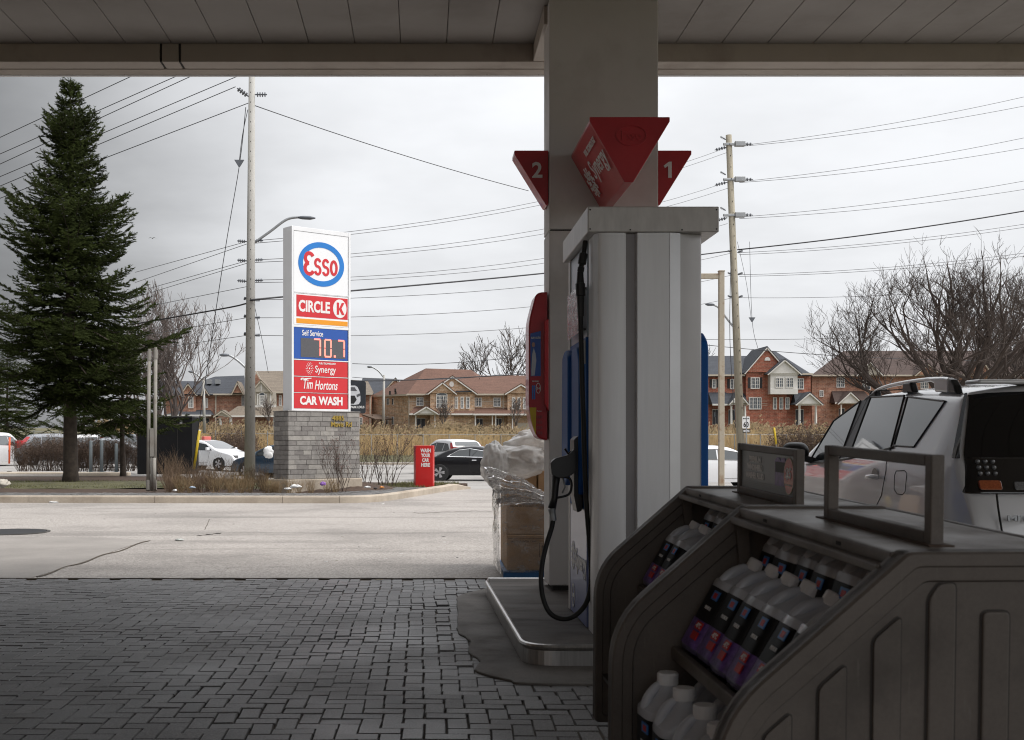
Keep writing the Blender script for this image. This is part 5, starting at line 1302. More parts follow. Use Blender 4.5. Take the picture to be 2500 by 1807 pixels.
for row, (yy, n) in enumerate(((26.2, 15), (26.9, 14), (27.7, 13), (28.6, 10))):
    for i in range(n):
        px = 395 + (835-395)*(i+.5+RND.uniform(-.3, .3))/n
        if row and 690 < px < 870: continue
        y = yy+RND.uniform(-.25, .25)
        if 660 < px < 880: y = min(y, 26.0); y = 25.75
        tan = RND.random() < (.25 if px < 560 else .6)
        shrub('dormant_shrub', 'leafless brown twiggy shrub in the low hedge behind the kerb', 'shrub', XX(px, y), y, ZI-.04, RND.choice(ht if tan else hm), None, RND.uniform(0, 6.28), RND.uniform(.52, .76)*(1.0 if px < 650 else .8), 'leafless shrubs of the low hedge along the kerb')
for i, (px, y, s_) in enumerate(((425, 30.2, .95), (410, 29.0, .9), (570, 30.6, .8))):
    shrub('dormant_shrub', 'leafless brown twiggy shrub in the low hedge behind the kerb', 'shrub', XX(px, y), y, ZI-.04, hm[i % 3], None, i*1.3, s_, 'leafless shrubs of the low hedge along the kerb')
for i, (px, y, s_, lb) in enumerate(((940, 29.6, 1.0, 'bare reddish shrub on the mulch mound left of the red sign, the right one'), (893, 29.0, .86, 'bare reddish shrub close to the right edge of the brick sign base'), (832, 26.0, .84, 'bare reddish shrub growing in front of the brick sign base'))):
    m1, l1 = shrub_mesh(20+i, 1.45, 1.5, 13, .011, forks=4, leaves=.55, n_leaf_r=.013)
    shrub('reddish_shrub', lb, 'shrub', XX(px, y), y, ZI+.0, mesh_of(m1, TWIG, 'stems'), mesh_of(l1, LEAFR, 'leaves'), 0, s_*1.05)
# bushy hedges behind
hb, hl = [], []
for s_ in (0, 1):
    q1, q2 = shrub_mesh(30+s_, 1.5, 1.7, 34, .010, forks=4, leaves=.8, n_leaf_r=.022); hb.append(mesh_of(q1, HEDGE, 'stems')); hl.append(mesh_of(q2, HEDGE, 'leaves'))
for i, (px, y, s_) in enumerate(((586, 60, 1.15), (560, 62.5, 1.3), (610, 60, 1.1), (545, 63, 1.15), (595, 62, 1.3))):
    shrub('brown_bush', 'dense brown leafless bush beyond the white taxi, beside the concrete pole', 'bush', XX(px, y), y, gz(XX(px, y), y)-.02, hb[i % 2], hl[i % 2], i*2.1, s_, 'brown bushes behind the taxi')
for i in range(17):
    px = 52+i*17; y = 47+RND.uniform(-.5, .5)
    shrub('brown_bush', ORDL(i)+' brown leafless bush from the left in the hedge before the parked cars', 'bush', XX(px, y), y, .05, hb[i % 2], hl[i % 2], i*1.7, (.80+RND.uniform(-.06, .06)), 'brown hedge before the parked cars')
for i in range(7):
    px = 1900+i*30; y = 58+RND.uniform(-.5, .5)
    shrub('brown_bush', ORDL(i)+' brown leafless bush from the left by the reeds beyond the silver suv', 'bush', XX(px, y), y, gz(XX(px, y), y), hb[i % 2], hl[i % 2], i*1.7, 1.35+RND.uniform(-.15, .15), 'brown bushes before the reeds on the right')

# ------------------------------------------------------------------ price sign pylon on its brick base
py_ = thing('price_sign', 'tall white illuminated petrol station price sign on a grey brick base', 'sign', (-2.4, 26.9, ZI))
Lp = Vector((XX(711, 26.3), 26.3)); dv = Vector((.7966, .6045)); bv = Vector((-.6045, .7966)); PW = 1.593; PD = .37
U3, B3, Z3 = Vector((dv.x, dv.y, 0)), Vector((bv.x, bv.y, 0)), Vector((0, 0, 1))
def SP(u, z, off=0): return Vector((Lp.x, Lp.y, 0)) + U3*u - B3*off + Z3*z
def uz(cx, cy):
    px, py = 600+cx/2.1857, 500+cy/2.1857; t = (px-PX)/F
    u = (t*Lp.y-Lp.x)/(dv.x-t*dv.y); Y = Lp.y+dv.y*u; return u, ZZ(py, Y)
FR = lambda off: (lambda p, q, a: SP(p, q, a))
def plate(name, u0, u1, z0, z1, a0, a1, mat, bev=.004):
    m = MB(); m.prism([(u0, z0), (u1, z0), (u1, z1), (u0, z1)], lambda p, q, a: SP(p, q, a), a0, a1); return m.build(name, mat, py_, bevel=bev)
ZB, ZT = 1.955, 6.14
plate('pylon_body', 0, PW, ZB, ZT, -PD, 0, SIGNW, .015)
# raised frame
for u0, u1 in ((0.002, .055), (PW-.06, PW-.002)): plate('frame_stile', u0, u1, ZB+.005, ZT-.004, .001, .022, SIGNW, .005)
def zof(cy): return uz(250, cy)[1]
rows = [('esso_panel', 137, 464), ('circle_panel', 470, 637), ('price_panel', 652, 820), ('synergy_panel', 828, 911), ('coffee_panel', 917, 999), ('wash_panel', 1004, 1086)]
zs_ = [(nm, zof(a), zof(b)) for nm, a, b in rows]
plate('frame_rail', .056, PW-.061, zs_[0][1]+.006, ZT-.006, .001, .020, SIGNW, .004)
for (n1_, a1_, b1_), (n2_, a2_, b2_) in zip(zs_, zs_[1:]):
    plate('frame_rail', .056, PW-.061, a2_+.006, b1_-.006, .001, .018, SIGNW, .004)
plate('frame_rail', .056, PW-.061, ZB+.006, zs_[-1][2]-.006, .001, .020, SIGNW, .004)
UL, UR = .066, PW-.072
for nm, a, b in zs_:
    plate('panel_gasket', UL-.008, UR+.008, b-.004, a+.004, -.002, .004, DARKLINE, 0)
z = dict((nm, (a, b)) for nm, a, b in zs_)
plate('sign_panel', UL, UR, z['esso_panel'][1], z['esso_panel'][0], .0045, .012, WHITEF, .002)
a, b = z['circle_panel']
plate('sign_panel', UL, UR, b, a, .0045, .012, WHITEF, .002)
plate('red_field', UL+.06, UR-.01, b+(a-b)*.26, a-.03, .0125, .0165, REDS, .001)
plate('orange_stripe', UL+.06, UR-.01, b+(a-b)*.045, b+(a-b)*.20, .0125, .0165, ORANGE, .001)
a, b = z['price_panel']; plate('sign_panel', UL, UR-.01, b, a, .0045, .012, BLUEP, .002)
for nm in ('synergy_panel', 'coffee_panel', 'wash_panel'):
    plate('sign_panel', UL, UR-.01, z[nm][1], z[nm][0], .0045, .012, REDS, .002)
LO = .0135
def ptext(s, mat, cu, cz, wid, hgt, off=LO, **k): return text(s, mat, SP(cu, cz, off+.002), U3, Z3, wid, hgt, py_, depth=.004, **k)
# oval logo
cu, cz = (UL+UR)/2, uz(398, 318)[1]+.0
ru, rz_ = (UR-UL)*.435, .66
zc_t = z['esso_panel']; cz = (zc_t[0]+zc_t[1])/2-.01
m = MB(); m.stroke(ell(cu, cz, (UR-UL)*.425-.062, .445, 72), .125, lambda p, q, a: SP(p, q, a), .0125, .0175, closed=True); m.build('logo_oval', BLUES, py_)
def arc(cx, cz_, rx, rz2, a0, a1, n=14): return [(cx+rx*math.cos(math.radians(a0+(a1-a0)*i/n)), cz_+rz2*math.sin(math.radians(a0+(a1-a0)*i/n))) for i in range(n+1)]
m = MB(); sw = .085; hh = .215; fr_ = lambda p, q, a: SP(p, q, a)
eu = cu-.325
m.stroke(arc(eu, cz+.115, .105, .115, 25, 265, 16), sw, fr_, .0125, .018)
m.stroke(arc(eu, cz-.118, .115, .125, 95, 335, 16), sw, fr_, .0125, .0182)
for su in (cu-.10, cu+.115):
    h2 = .16
    m.stroke(arc(su, cz-.055+.082, .066, .082, 15, 255, 14)+arc(su, cz-.055-.088, .070, .088, 75, -165, 14), .062, fr_, .0125, .018)
m.stroke([(cu+.335+.075*math.cos(2*math.pi*i/32), cz-.055+.150*math.sin(2*math.pi*i/32)) for i in range(32)], .066, fr_, .0125, .018, closed=True)
m.build('logo_lettering', REDS, py_)
# circle k
a, b = z['circle_panel']; rz0, rz1 = b+(a-b)*.26, a-.03; cm = (rz0+rz1)/2
ptext('CIRCLE', WHITEP, UL+.06+.475, cm-.0, .84, .27, off=.0165, bold=.035)
kc = UR-.01-.22; kr = .215
m = MB(); m.prism(ell(kc, cm, .185, kr, 48), fr_, .0166, .0205); m.build('logo_disc', WHITEP, py_)
m = MB(); w_ = .058
m.prism([(kc-.085, cm-.14), (kc-.022, cm-.14), (kc-.022, cm+.14), (kc-.085, cm+.14)], fr_, .0206, .0245)
m.prism([(kc-.020, cm+.005), (kc+.052, cm+.14), (kc+.125, cm+.14), (kc+.045, cm+.005), (kc+.13, cm-.14), (kc+.055, cm-.14), (kc-.020, cm-.02)], fr_, .0206, .0245)
m.build('logo_letter', REDS, py_)
# price display
a, b = z['price_panel']
ptext('Self Service', WHITEP, UL+.49, a-.115, .56, .13, bold=.012)
sc0, sc1 = UL+.175, UR-.07; sz0, sz1 = b+.045, a-.235
plate('led_screen', sc0, sc1, sz0, sz1, .0125, .016, GREYSC, 0)
dh = (sz1-sz0)*.90; zc2 = (sz0+sz1)/2+.01; sg_ = .036
def seg7(cx, ch, wd_=.165):
    h2 = dh/2; g = .012; m = MB()
    S = {'a': [(-wd_/2, h2), (wd_/2, h2)], 'b': [(wd_/2, h2-g), (wd_/2, g)], 'c': [(wd_/2, -g), (wd_/2, -h2+g)], 'd': [(-wd_/2, -h2), (wd_/2, -h2)], 'e': [(-wd_/2, -g), (-wd_/2, -h2+g)], 'f': [(-wd_/2, h2-g), (-wd_/2, g)], 'g': [(-wd_/2+g, 0), (wd_/2-g, 0)]}
    for c_ in {'7': 'abc', '0': 'abcdef'}[ch]:
        m.stroke([(cx+p, zc2+q) for p, q in S[c_]], sg_, fr_, .0165, .019)
    m.build('price_digit', LEDR, py_)
sw_ = sc1-sc0
seg7(sc0+sw_*.36, '7'); seg7(sc0+sw_*.60, '0'); seg7(sc0+sw_*.90, '7')
m = MB(); m.prism([(sc0+sw_*.735, zc2-dh/2-.01), (sc0+sw_*.775, zc2-dh/2-.01), (sc0+sw_*.775, zc2-dh/2+.04), (sc0+sw_*.735, zc2-dh/2+.04)], fr_, .0165, .019)
m.build('decimal_point', LEDR, py_)
# synergy
a, b = z['synergy_panel']; cm = (a+b)/2
ptext('Synergy', WHITEP, cu+.11, cm-.035, .56, .21, bold=.008); ptext('FUEL TECHNOLOGY', WHITEP, cu+.16, cm+.125, .46, .042, bold=.03)
m = MB()
for rr, nb, ds in ((.035, 1, .022), (.075, 8, .013), (.11, 12, .011), (.135, 14, .007)):
    for k in range(nb):
        an = 2*math.pi*k/nb+rr*20; c = (cu-.32+(rr if nb > 1 else 0)*math.cos(an)*.72, cm+(rr if nb > 1 else 0)*math.sin(an))
        m.prism([(c[0]+ds*.8*math.cos(q), c[1]+ds*math.sin(q)) for q in (0, 1.05, 2.1, 3.14, 4.19, 5.24)], fr_, .0125, .0165)
m.build('starburst', WHITEP, py_)
a, b = z['coffee_panel']; cm = (a+b)/2
ptext('Tim', WHITEP, cu-.36, cm+.02, .25, .22, bold=.012, shear=.25); ptext('Hortons', WHITEP, cu+.13, cm+.0, .62, .21, bold=.010, shear=.25)
m = MB(); m.stroke(arc(cu-.50, cm+.115, .05, .03, 20, 200, 8)+[(cu-.50, cm+.135), (cu-.38, cm+.14), (cu-.27, cm+.152)], .020, fr_, .0125, .0165); m.build('lettering_swash', WHITEP, py_)
a, b = z['wash_panel']; cm = (a+b)/2
ptext('CAR WASH', WHITEP, cu-.0, cm+.01, 1.15, .20, bold=.04)
# brick base
bu0, bu1, bd0, bd1 = -.16, PW+.17, .14, -PD-.14
for z0, z1, ex, mt in ((ZI-.05, .42, .05, KERB),):
    m = MB(); m.prism([(bu0-ex, bd0+ex), (bu1+ex, bd0+ex), (bu1+ex, bd1-ex), (bu0-ex, bd1-ex)], lambda p, q, a: SP(p, a, q), z0, z1); m.build('footing', mt, py_, bevel=.02)
m = MB(); m.prism([(bu0+.012, bd0-.012), (bu1-.012, bd0-.012), (bu1-.012, bd1+.012), (bu0+.012, bd1+.012)], lambda p, q, a: SP(p, a, q), .40, 1.945); bb = m.build('brick_base', M('mortar_grey', (.16, .15, .14), .95, var=.15), py_)
BRK = [M('grey_brick', (.27, .255, .24), .9, var=.18, scale=9, fine=.15, fscale=60), M('light_grey_brick', (.345, .325, .30), .9, var=.18, scale=9, fine=.15, fscale=60), M('dark_grey_brick', (.215, .20, .19), .9, var=.18, scale=9, fine=.15, fscale=60)]
rb = random.Random(8); zc_ = .425; rh = .1085; row = 0
while zc_+rh < 1.95:
    for face in (0, 1):
        L0, L1 = (bu0, bu1) if face == 0 else (0.0, bd0-bd1)
        p = L0 - (.17 if row % 2 else 0)
        while p < L1-.02:
            bl = rb.choice((.34, .34, .30, .22, .38)); a, b = max(p, L0), min(p+bl, L1)
            if L1-b < .06: b = L1
            pr = rb.uniform(.0, .006); g = .005
            m = MB()
            if face == 0: m.prism([(a+g, zc_+g), (b-g, zc_+g), (b-g, zc_+rh-g), (a+g, zc_+rh-g)], fr_, bd0-.05, bd0+pr)
            else: m.prism([(a+g, zc_+g), (b-g, zc_+g), (b-g, zc_+rh-g), (a+g, zc_+rh-g)], lambda p_, q_, c_: SP(bu0-c_, q_, bd0-p_), -.05+.0, pr+.002)
            if b-a > .03: m.build('brick', rb.choice(BRK+BRK[:1]), bb)
            p = b if b < L1 else L1+1
            if p < b: break
    zc_ += rh; row += 1
m = MB(); m.prism([(bu0-.015, bd0+.015), (bu1+.015, bd0+.015), (bu1+.015, bd1-.015), (bu0-.015, bd1-.015)], lambda p, q, a: SP(p, a, q), 1.947, 1.968); m.build('cap_stone', BRK[0], bb, bevel=.004)
text('4885', GOLD, SP(uz(472, 1139)[0], uz(472, 1139)[1], bd0+.02), U3, Z3, .33, .115, bb, bold=.01, depth=.02)
text('Mavis Rd', GOLD, SP(uz(490, 1172)[0], uz(490, 1172)[1], bd0+.02), U3, Z3, .56, .115, bb, bold=.01, depth=.02)

# ------------------------------------------------------------------ red car wash sign
YW = 29.5
t = thing('car_wash_sign', 'small red box sign reading wash your car here on the island tip', 'sign', (XX(1036, YW), YW, ZI))
x0, x1 = XX(1014.5, YW), XX(1057, YW)
m = MB(); m.prism([(x0, YW+.05), (x1, YW-.05), (x1+.04, YW+.16), (x0-.05, YW+.25)], lambda p, q, a: (p, q, a), ZI-.04, ZZ(1088, YW)); m.build('sign_box', M('bright_red_enamel', (.62, .022, .022), .35, var=.04, coat=.2), t, bevel=.008)
uu = Vector((x1-x0, -.1, 0)).normalized()
for i, s_ in enumerate(('WASH', 'YOUR', 'CAR', 'HERE')):
    text(s_, WHITEP, ((x0+x1)/2+.035, YW-.006, ZZ(1100+i*11.7, YW)), uu, (0, 0, 1), (.27, .24, .18, .23)[i], .098, t, bold=.05, depth=.008)

# ------------------------------------------------------------------ pipes, posts, cabinet on the left
YV = 26.4
vp = thing('vent_pipes', 'pair of tall grey vent pipes with a short pipe and box between them', 'vent pipes', (XX(371, YV), YV, ZI))
for pa, pb, pt in ((361.5, 364.5, 862), (378, 380, 858)):
    m = MB(); m.tube([P(pa, 1199, YV), P(pb, pt, YV)], .040, 14); m.build('pipe', GREYP, vp, smooth=True)
    m = MB(); m.tube([P(pb, pt+18, YV), P(pb, pt-4, YV)], .048, 14); m.tube([P(pb, pt-4, YV), P(pb, pt-10, YV)], .034, 12); m.build('pipe_cap', GREYP, vp)
    m = MB(); m.tube([P(pa, 1196, YV), P(pa, 1172, YV)], .048, 14); m.build('pipe_collar', GREYP, vp)
m = MB(); m.box(XX(367, YV), XX(376, YV), YV-.05, YV+.05, ZZ(1115, YV), ZZ(1046, YV)); m.build('pipe_box', GREYP, vp, bevel=.006)
m = MB(); m.tube([P(370, 1199, YV), P(370, 1112, YV)], .03, 12); m.tube([P(376.5, 1200, YV-.05), P(376.5, 1118, YV-.05)], .042, 12); m.build('short_pipe', GREYP, vp, smooth=True)
YC = 44
cb = thing('utility_cabinet', 'large black utility cabinet behind the vent pipes', 'cabinet', (XX(400, YC), YC, .1))
m = MB(); m.box(XX(335, YC), XX(469, YC), YC, YC+1.3, .02, ZZ(1019, YC)); m.build('cabinet_body', CABM, cb, bevel=.01)
m = MB(); m.box(XX(331, YC), XX(470, YC), YC-.06, YC+1.36, ZZ(1019, YC)+.001, ZZ(1015.5, YC)); m.build('cabinet_lid', M('cabinet_lid_grey', (.06, .06, .06), .5), cb, bevel=.01)
m = MB(); m.box(XX(433, YC), XX(434, YC), YC-.006, YC+.01, .1, ZZ(1024, YC)); m.build('door_gap', DARKLINE, cb)
m = MB(); m.box(XX(439, YC), XX(445, YC), YC-.012, YC-.001, ZZ(1035, YC), ZZ(1027, YC)); m.build('cabinet_label', GALV, cb)
m = MB(); m.box(XX(408, YC), XX(416, YC), YC-.010, YC-.001, ZZ(1033.5, YC), ZZ(1031.5, YC)); m.build('warning_strip', YELLOW, cb)
for i, (px, y0, y1) in enumerate(((221.5, 1076, 1146), (248, 1075, 1146), (284, 1083, 1145))):
    Yb = 44.5
    t = thing('steel_bollard', ('grey steel bollard, left of the three beyond the spruce trunk', 'grey steel bollard, middle one of the three beyond the spruce trunk', 'grey steel bollard, right of the three near the small spruce')[i], 'bollard', (XX(px, Yb), Yb, 0), 0, 'bollards beyond the spruce')
    m = MB(); m.lathe([(.065, 0), (.065, ZZ(y0, Yb)-.03), (.04, ZZ(y0, Yb)), (.001, ZZ(y0, Yb)+.01)], 14, (XX(px, Yb), Yb, 0)); m.build('bollard_post', BOLL, t, smooth=True)
    m = MB(); m.lathe([(.13, 0.04), (.13, .10), (.07, .11)], 14, (XX(px, Yb), Yb, 0)); m.build('bollard_foot', BOLL, t)
t = thing('orange_marker', 'slim orange marker post beside the silver van at the left edge', 'marker post', (XX(23, 44), 44, .05))
m = MB(); m.tube([P(22.5, 1132, 44), P(23.5, 1068, 44)], .035, 10); m.build('marker_tube', ORPOST, t, smooth=True)
m = MB(); m.lathe([(.09, .06), (.09, .10), (.05, .11)], 12, (XX(22.5, 44), 44, .03)); m.build('marker_foot', BLACKP, t)
t = thing('guy_marker', 'leaning yellow guy wire marker in front of the white taxi', 'marker', (XX(474, 31), 31, .1))
m = MB(); m.tube([P(473, 1146, 31), P(487, 1051, 31)], [.035, .04], 8); m.build('marker_sleeve', YELLOW, t, smooth=True)
m = MB(); m.tube([P(487, 1051, 31), P(487.3, 1049, 31)], [.04, .02], 8); m.tube([P(472, 1152, 31), P(473, 1146, 31)], .01, 6); m.build('marker_anchor', GALV, t)
# far kerbed drive behind the spruce
m = MB(); m.prism([(-20, 39.2), (XX(320, 41), 40.6), (XX(320, 41), 41.0), (-20, 42.4)], lambda p, q, a: (p, q, a), .05, .18); struct(m.build('drive_kerb', KERB, bevel=.03))
m = MB(); m.prism([(-22, 36.3), (XX(170, 37.5), 37.5), (XX(170, 38.4), 38.4), (-22, 39.1)], lambda p, q, a: (p, q, a), .05, .175); struct(m.build('side_path', CONC, bevel=.02))
# stone and litter
def pebble(name, label, cat, px, py, Y, s_, mat):
    c = P(px, py, Y); s_ = tuple(q*(.72 if 'litter' in name else 1) for q in s_); m = MB(); sd_ = RND.uniform(0, 50)
    def fn(u, v):
        a, b = 2*math.pi*u, math.pi*(v-.5); d = Vector((math.cos(b)*math.cos(a), math.cos(b)*math.sin(a), math.sin(b))); k_ = 1+.5*noise.noise(d*1.7+Vector((sd_, 0, 0)))+.2*noise.noise(d*4+Vector((sd_, 3, 0)))
        return (c.x+s_[0]*d.x*k_, c.y+s_[1]*d.y*k_, c.z+s_[2]*d.z*k_)
    m.grid(fn, 22, 14); o = m.build(name, mat, None, smooth=True, fix=False); tag(o, label, cat)
STONE = M('limestone', (.42, .39, .34), .9, var=.2, scale=6)
LITW = M('litter_white', (.72, .72, .72), .6, var=.1); LITB = M('litter_blue', (.30, .36, .45), .5, var=.3, scale=20); LITP = M('litter_purple', (.26, .12, .42), .5, var=.3, scale=25); LITO = M('litter_orange', (.65, .25, .06), .5, var=.3, scale=20); LITD = M('litter_dark', (.02, .02, .02), .6)
pebble('rock', 'pale rock on the mulch at the left edge', 'rock', 6, 1180, 25.6, (.14, .12, .085), STONE)
pebble('litter_wrapper', 'crumpled white paper on the mulch by the vent pipes', 'litter', 427, 1197, 25.6, (.06, .05, .035), LITW)
pebble('litter_wrapper', 'pale blue crumpled wrapper left of the shrubs, near the vent pipes', 'litter', 470, 1190, 25.7, (.09, .05, .035), LITB)
pebble('litter_wrapper', 'purple crumpled wrapper in front of the brick sign base', 'litter', 788, 1181, 25.5, (.085, .05, .06), LITP)
pebble('litter_bag', 'long white torn plastic bag lying by the hedge, front of the brick base', 'litter', 722, 1187, 25.35, (.16, .08, .05), LITW)
pebble('litter_bag', 'small white torn plastic bag lying left of the longer torn bag', 'litter', 702, 1193, 25.3, (.10, .06, .03), LITW)
pebble('litter_wrapper', 'white paper scrap on the mulch below the reddish shrubs', 'litter', 897, 1189, 26.6, (.10, .05, .03), LITW)
pebble('litter_wrapper', 'orange and white wrapper on the mulch left of the red sign', 'litter', 932, 1190, 27.2, (.075, .05, .035), LITO)
pebble('litter_wrapper', 'black wrapper on the mulch left of the orange one', 'litter', 917, 1192, 27.0, (.07, .05, .025), LITD)
pebble('litter_paper', 'flat white paper at the foot of the kerb on the left', 'litter', 130, 1226, 24.2, (.14, .06, .02), LITW)
pebble('litter_paper', 'pale crumpled paper lying on the asphalt lane by the slab joint', 'litter', 438, 1318, 15.1, (.075, .07, .018), M('litter_grey', (.42, .44, .42), .6, var=.2, scale=20))
pebble('litter_paper', 'white scrap on the lane at the kerb bend', 'litter', 877, 1230.5, 24.0, (.035, .03, .015), LITW)
pebble('litter_paper', 'white scrap on the lane right of the kerb bend', 'litter', 935, 1231, 23.8, (.045, .04, .012), LITW)
pebble('litter_paper', 'yellowed paper strip lying at the edge of the pavers', 'litter', 925, 1415, 10.85, (.05, .012, .005), M('litter_cream', (.5, .45, .33), .6))
for i in range(26):
    px, py = RND.uniform(60, 1150), RND.uniform(1235, 1400); Y = 3705/(py-PY); s_ = RND.uniform(.008, .022)
    pebble('litter_scrap', 'tiny pale scrap of litter lying on the asphalt lane', 'litter', px, py-.3, Y, (s_*1.5, s_, .004), RND.choice((LITW, STONE, LITD)))
    COL.objects[-1]['group'] = 'scraps of litter on the lane'
# ------------------------------------------------------------------ spruces
def spruce(name, label, x, y, z0, hgt, rad, seed, clear=1.6, tr=.2, dens=1.0):
    r_ = random.Random(seed)
    t = thing(name, label, 'tree', (x, y, z0))
    m = MB(); m.tube([(x, y, z0-.1), (x+.01, y, z0+.25), (x-.03, y, z0+hgt*.3), (x, y, z0+hgt*.7), (x, y, z0+hgt)], [tr*1.25, tr, tr*.72, tr*.3, .012], 14); m.build('trunk', BARK, t, smooth=True)
    wood = MB(); nd = MB()
    def needles(a, b, n, ln, wd_):
        d = (b-a); L_ = d.length; d.normalize(); s1 = d.cross(Vector((.3, .2, 1))).normalized(); s2 = d.cross(s1)
        for i in range(n):
            q = a+d*L_*(i+r_.random())/n; an = r_.uniform(0, 6.283)
            o_ = (s1*math.cos(an)+s2*math.sin(an)*.8); tip = q+(o_*.8+d*.65)*ln*r_.uniform(.7, 1.15); sd_ = d.cross(o_)*wd_
            nd.add([q-sd_, q+sd_, tip], [(0, 1, 2)])
    zz = clear
    while zz < hgt-.15:
        f = (zz-clear)/(hgt-clear); env = (1-f)**.80*(.62+.38*min(1, f*5+.35))
        env *= 1+.20*math.sin(zz*2.3+seed)+.13*math.sin(zz*6.1)
        nb = int((9+r_.randint(0, 3))*dens) if f < .85 else 6
        a0 = r_.uniform(0, 6.28)
        for k in range(nb):
            az = a0+6.283*k/nb+r_.uniform(-.25, .25); L_ = max(.22, rad*env*r_.choice((r_.uniform(.45, .8), r_.uniform(.78, 1.06), r_.uniform(.78, 1.06))))
            el0 = .55*f+.05+r_.uniform(-.1, .12)
            h = Vector((math.cos(az), math.sin(az), 0)); p = Vector((x, y, z0+zz+r_.uniform(-.08, .08))); path = [p.copy()]
            ns = 6; el = el0
            for i in range(ns):
                el_i = el0 - (.62*(1-f))*math.sin(math.pi*min(1, (i+.5)/ns*1.25)) + .55*max(0, (i-3)/3)
                p = p + (h*math.cos(el_i)+Vector((0, 0, math.sin(el_i))))*L_/ns; path.append(p.copy())
            wood.tube(path, [.020*(1-.13*i)*(.5+L_/2.5) for i in range(ns+1)], 3, caps=False)
            s1 = h.cross(Vector((0, 0, 1)))
            nt_ = max(4, int(L_/.13))
            for i in range(nt_):
                u = .16+.84*(i+r_.random()*.6)/nt_; q = min(ns-1, int(u*ns)); a = path[q].lerp(path[q+1], u*ns-q)
                dd = (path[q+1]-path[q]).normalized()
                for sg in (-1, 1):
                    tl = (.16+.42*L_*(1-u)*.62+.05)*r_.uniform(.7, 1.2); tl = min(tl, .75)
                    d = (s1*sg*r_.uniform(.65, 1.0)+dd*r_.uniform(.45, .9)+Vector((0, 0, r_.uniform(-.42, .08)))).normalized()
                    b = a+d*tl*.55; c = b+(d+Vector((0, 0, .22))).normalized()*tl*.45
                    nn_ = max(7, int(tl*52*dens)); needles(a, b, nn_, .080, .0125); needles(b, c, int(nn_*.9), .070, .012)
            needles(path[-2], path[-1]+(path[-1]-path[-2]).normalized()*.08, 16, .07, .010)
            needles(path[1], path[-2], int(14*L_), .08, .011)
        zz += (.22+.10*(1-f))*r_.uniform(.85, 1.15)
    needles(Vector((x, y, z0+hgt-.5)), Vector((x, y, z0+hgt+.12)), 60, .08, .010)
    c_ = nd.build('crown', NEEDLE, t, fix=False)
    wood.build('branches', BARK, t, fix=False)
    return t
spruce('spruce_tree', 'tall dark green spruce tree on the left side of the planting island', XX(172, 32.5), 32.5, ZI, 11.15, 3.05, 4, clear=2.5, tr=.205, dens=1.35)
spruce('spruce_tree', 'smaller dark spruce with a thin trunk behind the tall one', XX(300, 38.5), 38.5, .05, 4.9, 2.3, 9, clear=2.0, tr=.10, dens=1.0)

spruce('spruce_tree', 'dark spruce at the far left edge beyond the tall one', XX(18, 74), 74, .0, 7.5, 3.4, 15, clear=.9, tr=.14, dens=.8)
spruce('spruce_tree', 'dark spruce seen through the boughs left of the cabinet', XX(205, 84), 84, .0, 7.0, 3.2, 16, clear=.9, tr=.14, dens=.7)
# ------------------------------------------------------------------ bare trees
def bare_tree(name, label, x, y, z0, h, rad, seed, mat=TWIG, levels=6, trunk=.18, fork=.25, rmin=.008, limbs=5, up=.35, group=None, env=None):
    r_ = random.Random(seed); t = thing(name, label, 'tree', (x, y, z0), 0, group)
    m = MB(); tm = MB()
    base = Vector((x, y, z0)); top = base+Vector((r_.uniform(-.1, .1), 0, h*fork))
    tm.tube([base-Vector((0, 0, .1)), base.lerp(top, .5), top], [trunk*1.2, trunk*.95, trunk*.85], 10); tm.build('trunk', mat, t, smooth=True)
    C0 = Vector((x, y, z0+(env[1] if env else 0)))
    def inside_env(q):
        if not env: return True
        e = q-C0; return (e.x/env[0])**2+(e.y/env[0])**2+(e.z/env[2])**2 < 1+.35*noise.noise(q*.7)
    def grow(p, d, L_, r, k):
        ns = 4 if k > 2 else 3; path = [p.copy()]; q = p.copy()
        for i in range(ns):
            d = (d+Vector((r_.uniform(-.2, .2), r_.uniform(-.2, .2), r_.uniform(-.12, .22)))).normalized(); q = q+d*L_/ns; path.append(q.copy())
        r1 = max(rmin*.7, r*(.66 if not env or inside_env(q) else .22))
        m.tube(path, [r+(r1-r)*i/ns for i in range(ns+1)], 6 if k > 3 else 3, caps=False)
        if k <= 0: return
        if env and not inside_env(q) and k > 2: k, L_, r = 2, min(L_, .75), min(r, .016)
        for _ in range(r_.choice((2, 3, 3)) if k > 1 else r_.choice((3, 4, 4) if env else (2, 3, 3))):
            a = path[r_.randint(1, ns)] if _ else path[-1]
            dd = (d*.85+Vector((r_.uniform(-.85, .85), r_.uniform(-.85, .85), r_.uniform(-.30, .62)+up*.3))).normalized()
            grow(a, dd, L_*r_.uniform(.58, .86), max(rmin, r*r_.uniform(.50, .68)), k-1)
    for i in range(limbs):
        a = 6.283*i/limbs+r_.uniform(-.4, .4); sp_ = r_.uniform(.5, 1.0)
        d = Vector((math.cos(a)*sp_*rad, math.sin(a)*sp_*rad*.8, h*(1-fork)*r_.uniform(.55, 1.0)*up*2.2)).normalized()
        L0 = (h*(1-fork)*.5+rad*.5)*.46*r_.uniform(.85, 1.1)
        if env:
            el = math.radians((12, 30, 48, 68)[i % 4]+r_.uniform(-7, 7)); d = Vector((math.cos(a)*math.cos(el), math.sin(a)*math.cos(el)*.8, math.sin(el)))
            L0 = env[0]*.46*r_.uniform(.85, 1.1)
        grow(top-Vector((0, 0, r_.uniform(0, .2)*h*fork)), d, L0, trunk*r_.uniform(.5, .7), levels)
    m.build('crown', mat, t, fix=False)
    return t
TWIGB = M('dark_tree_twigs', (.062, .046, .038), .9, var=.25)
TWIGG = M('grey_tree_twigs', (.125, .10, .09), .9, var=.25)
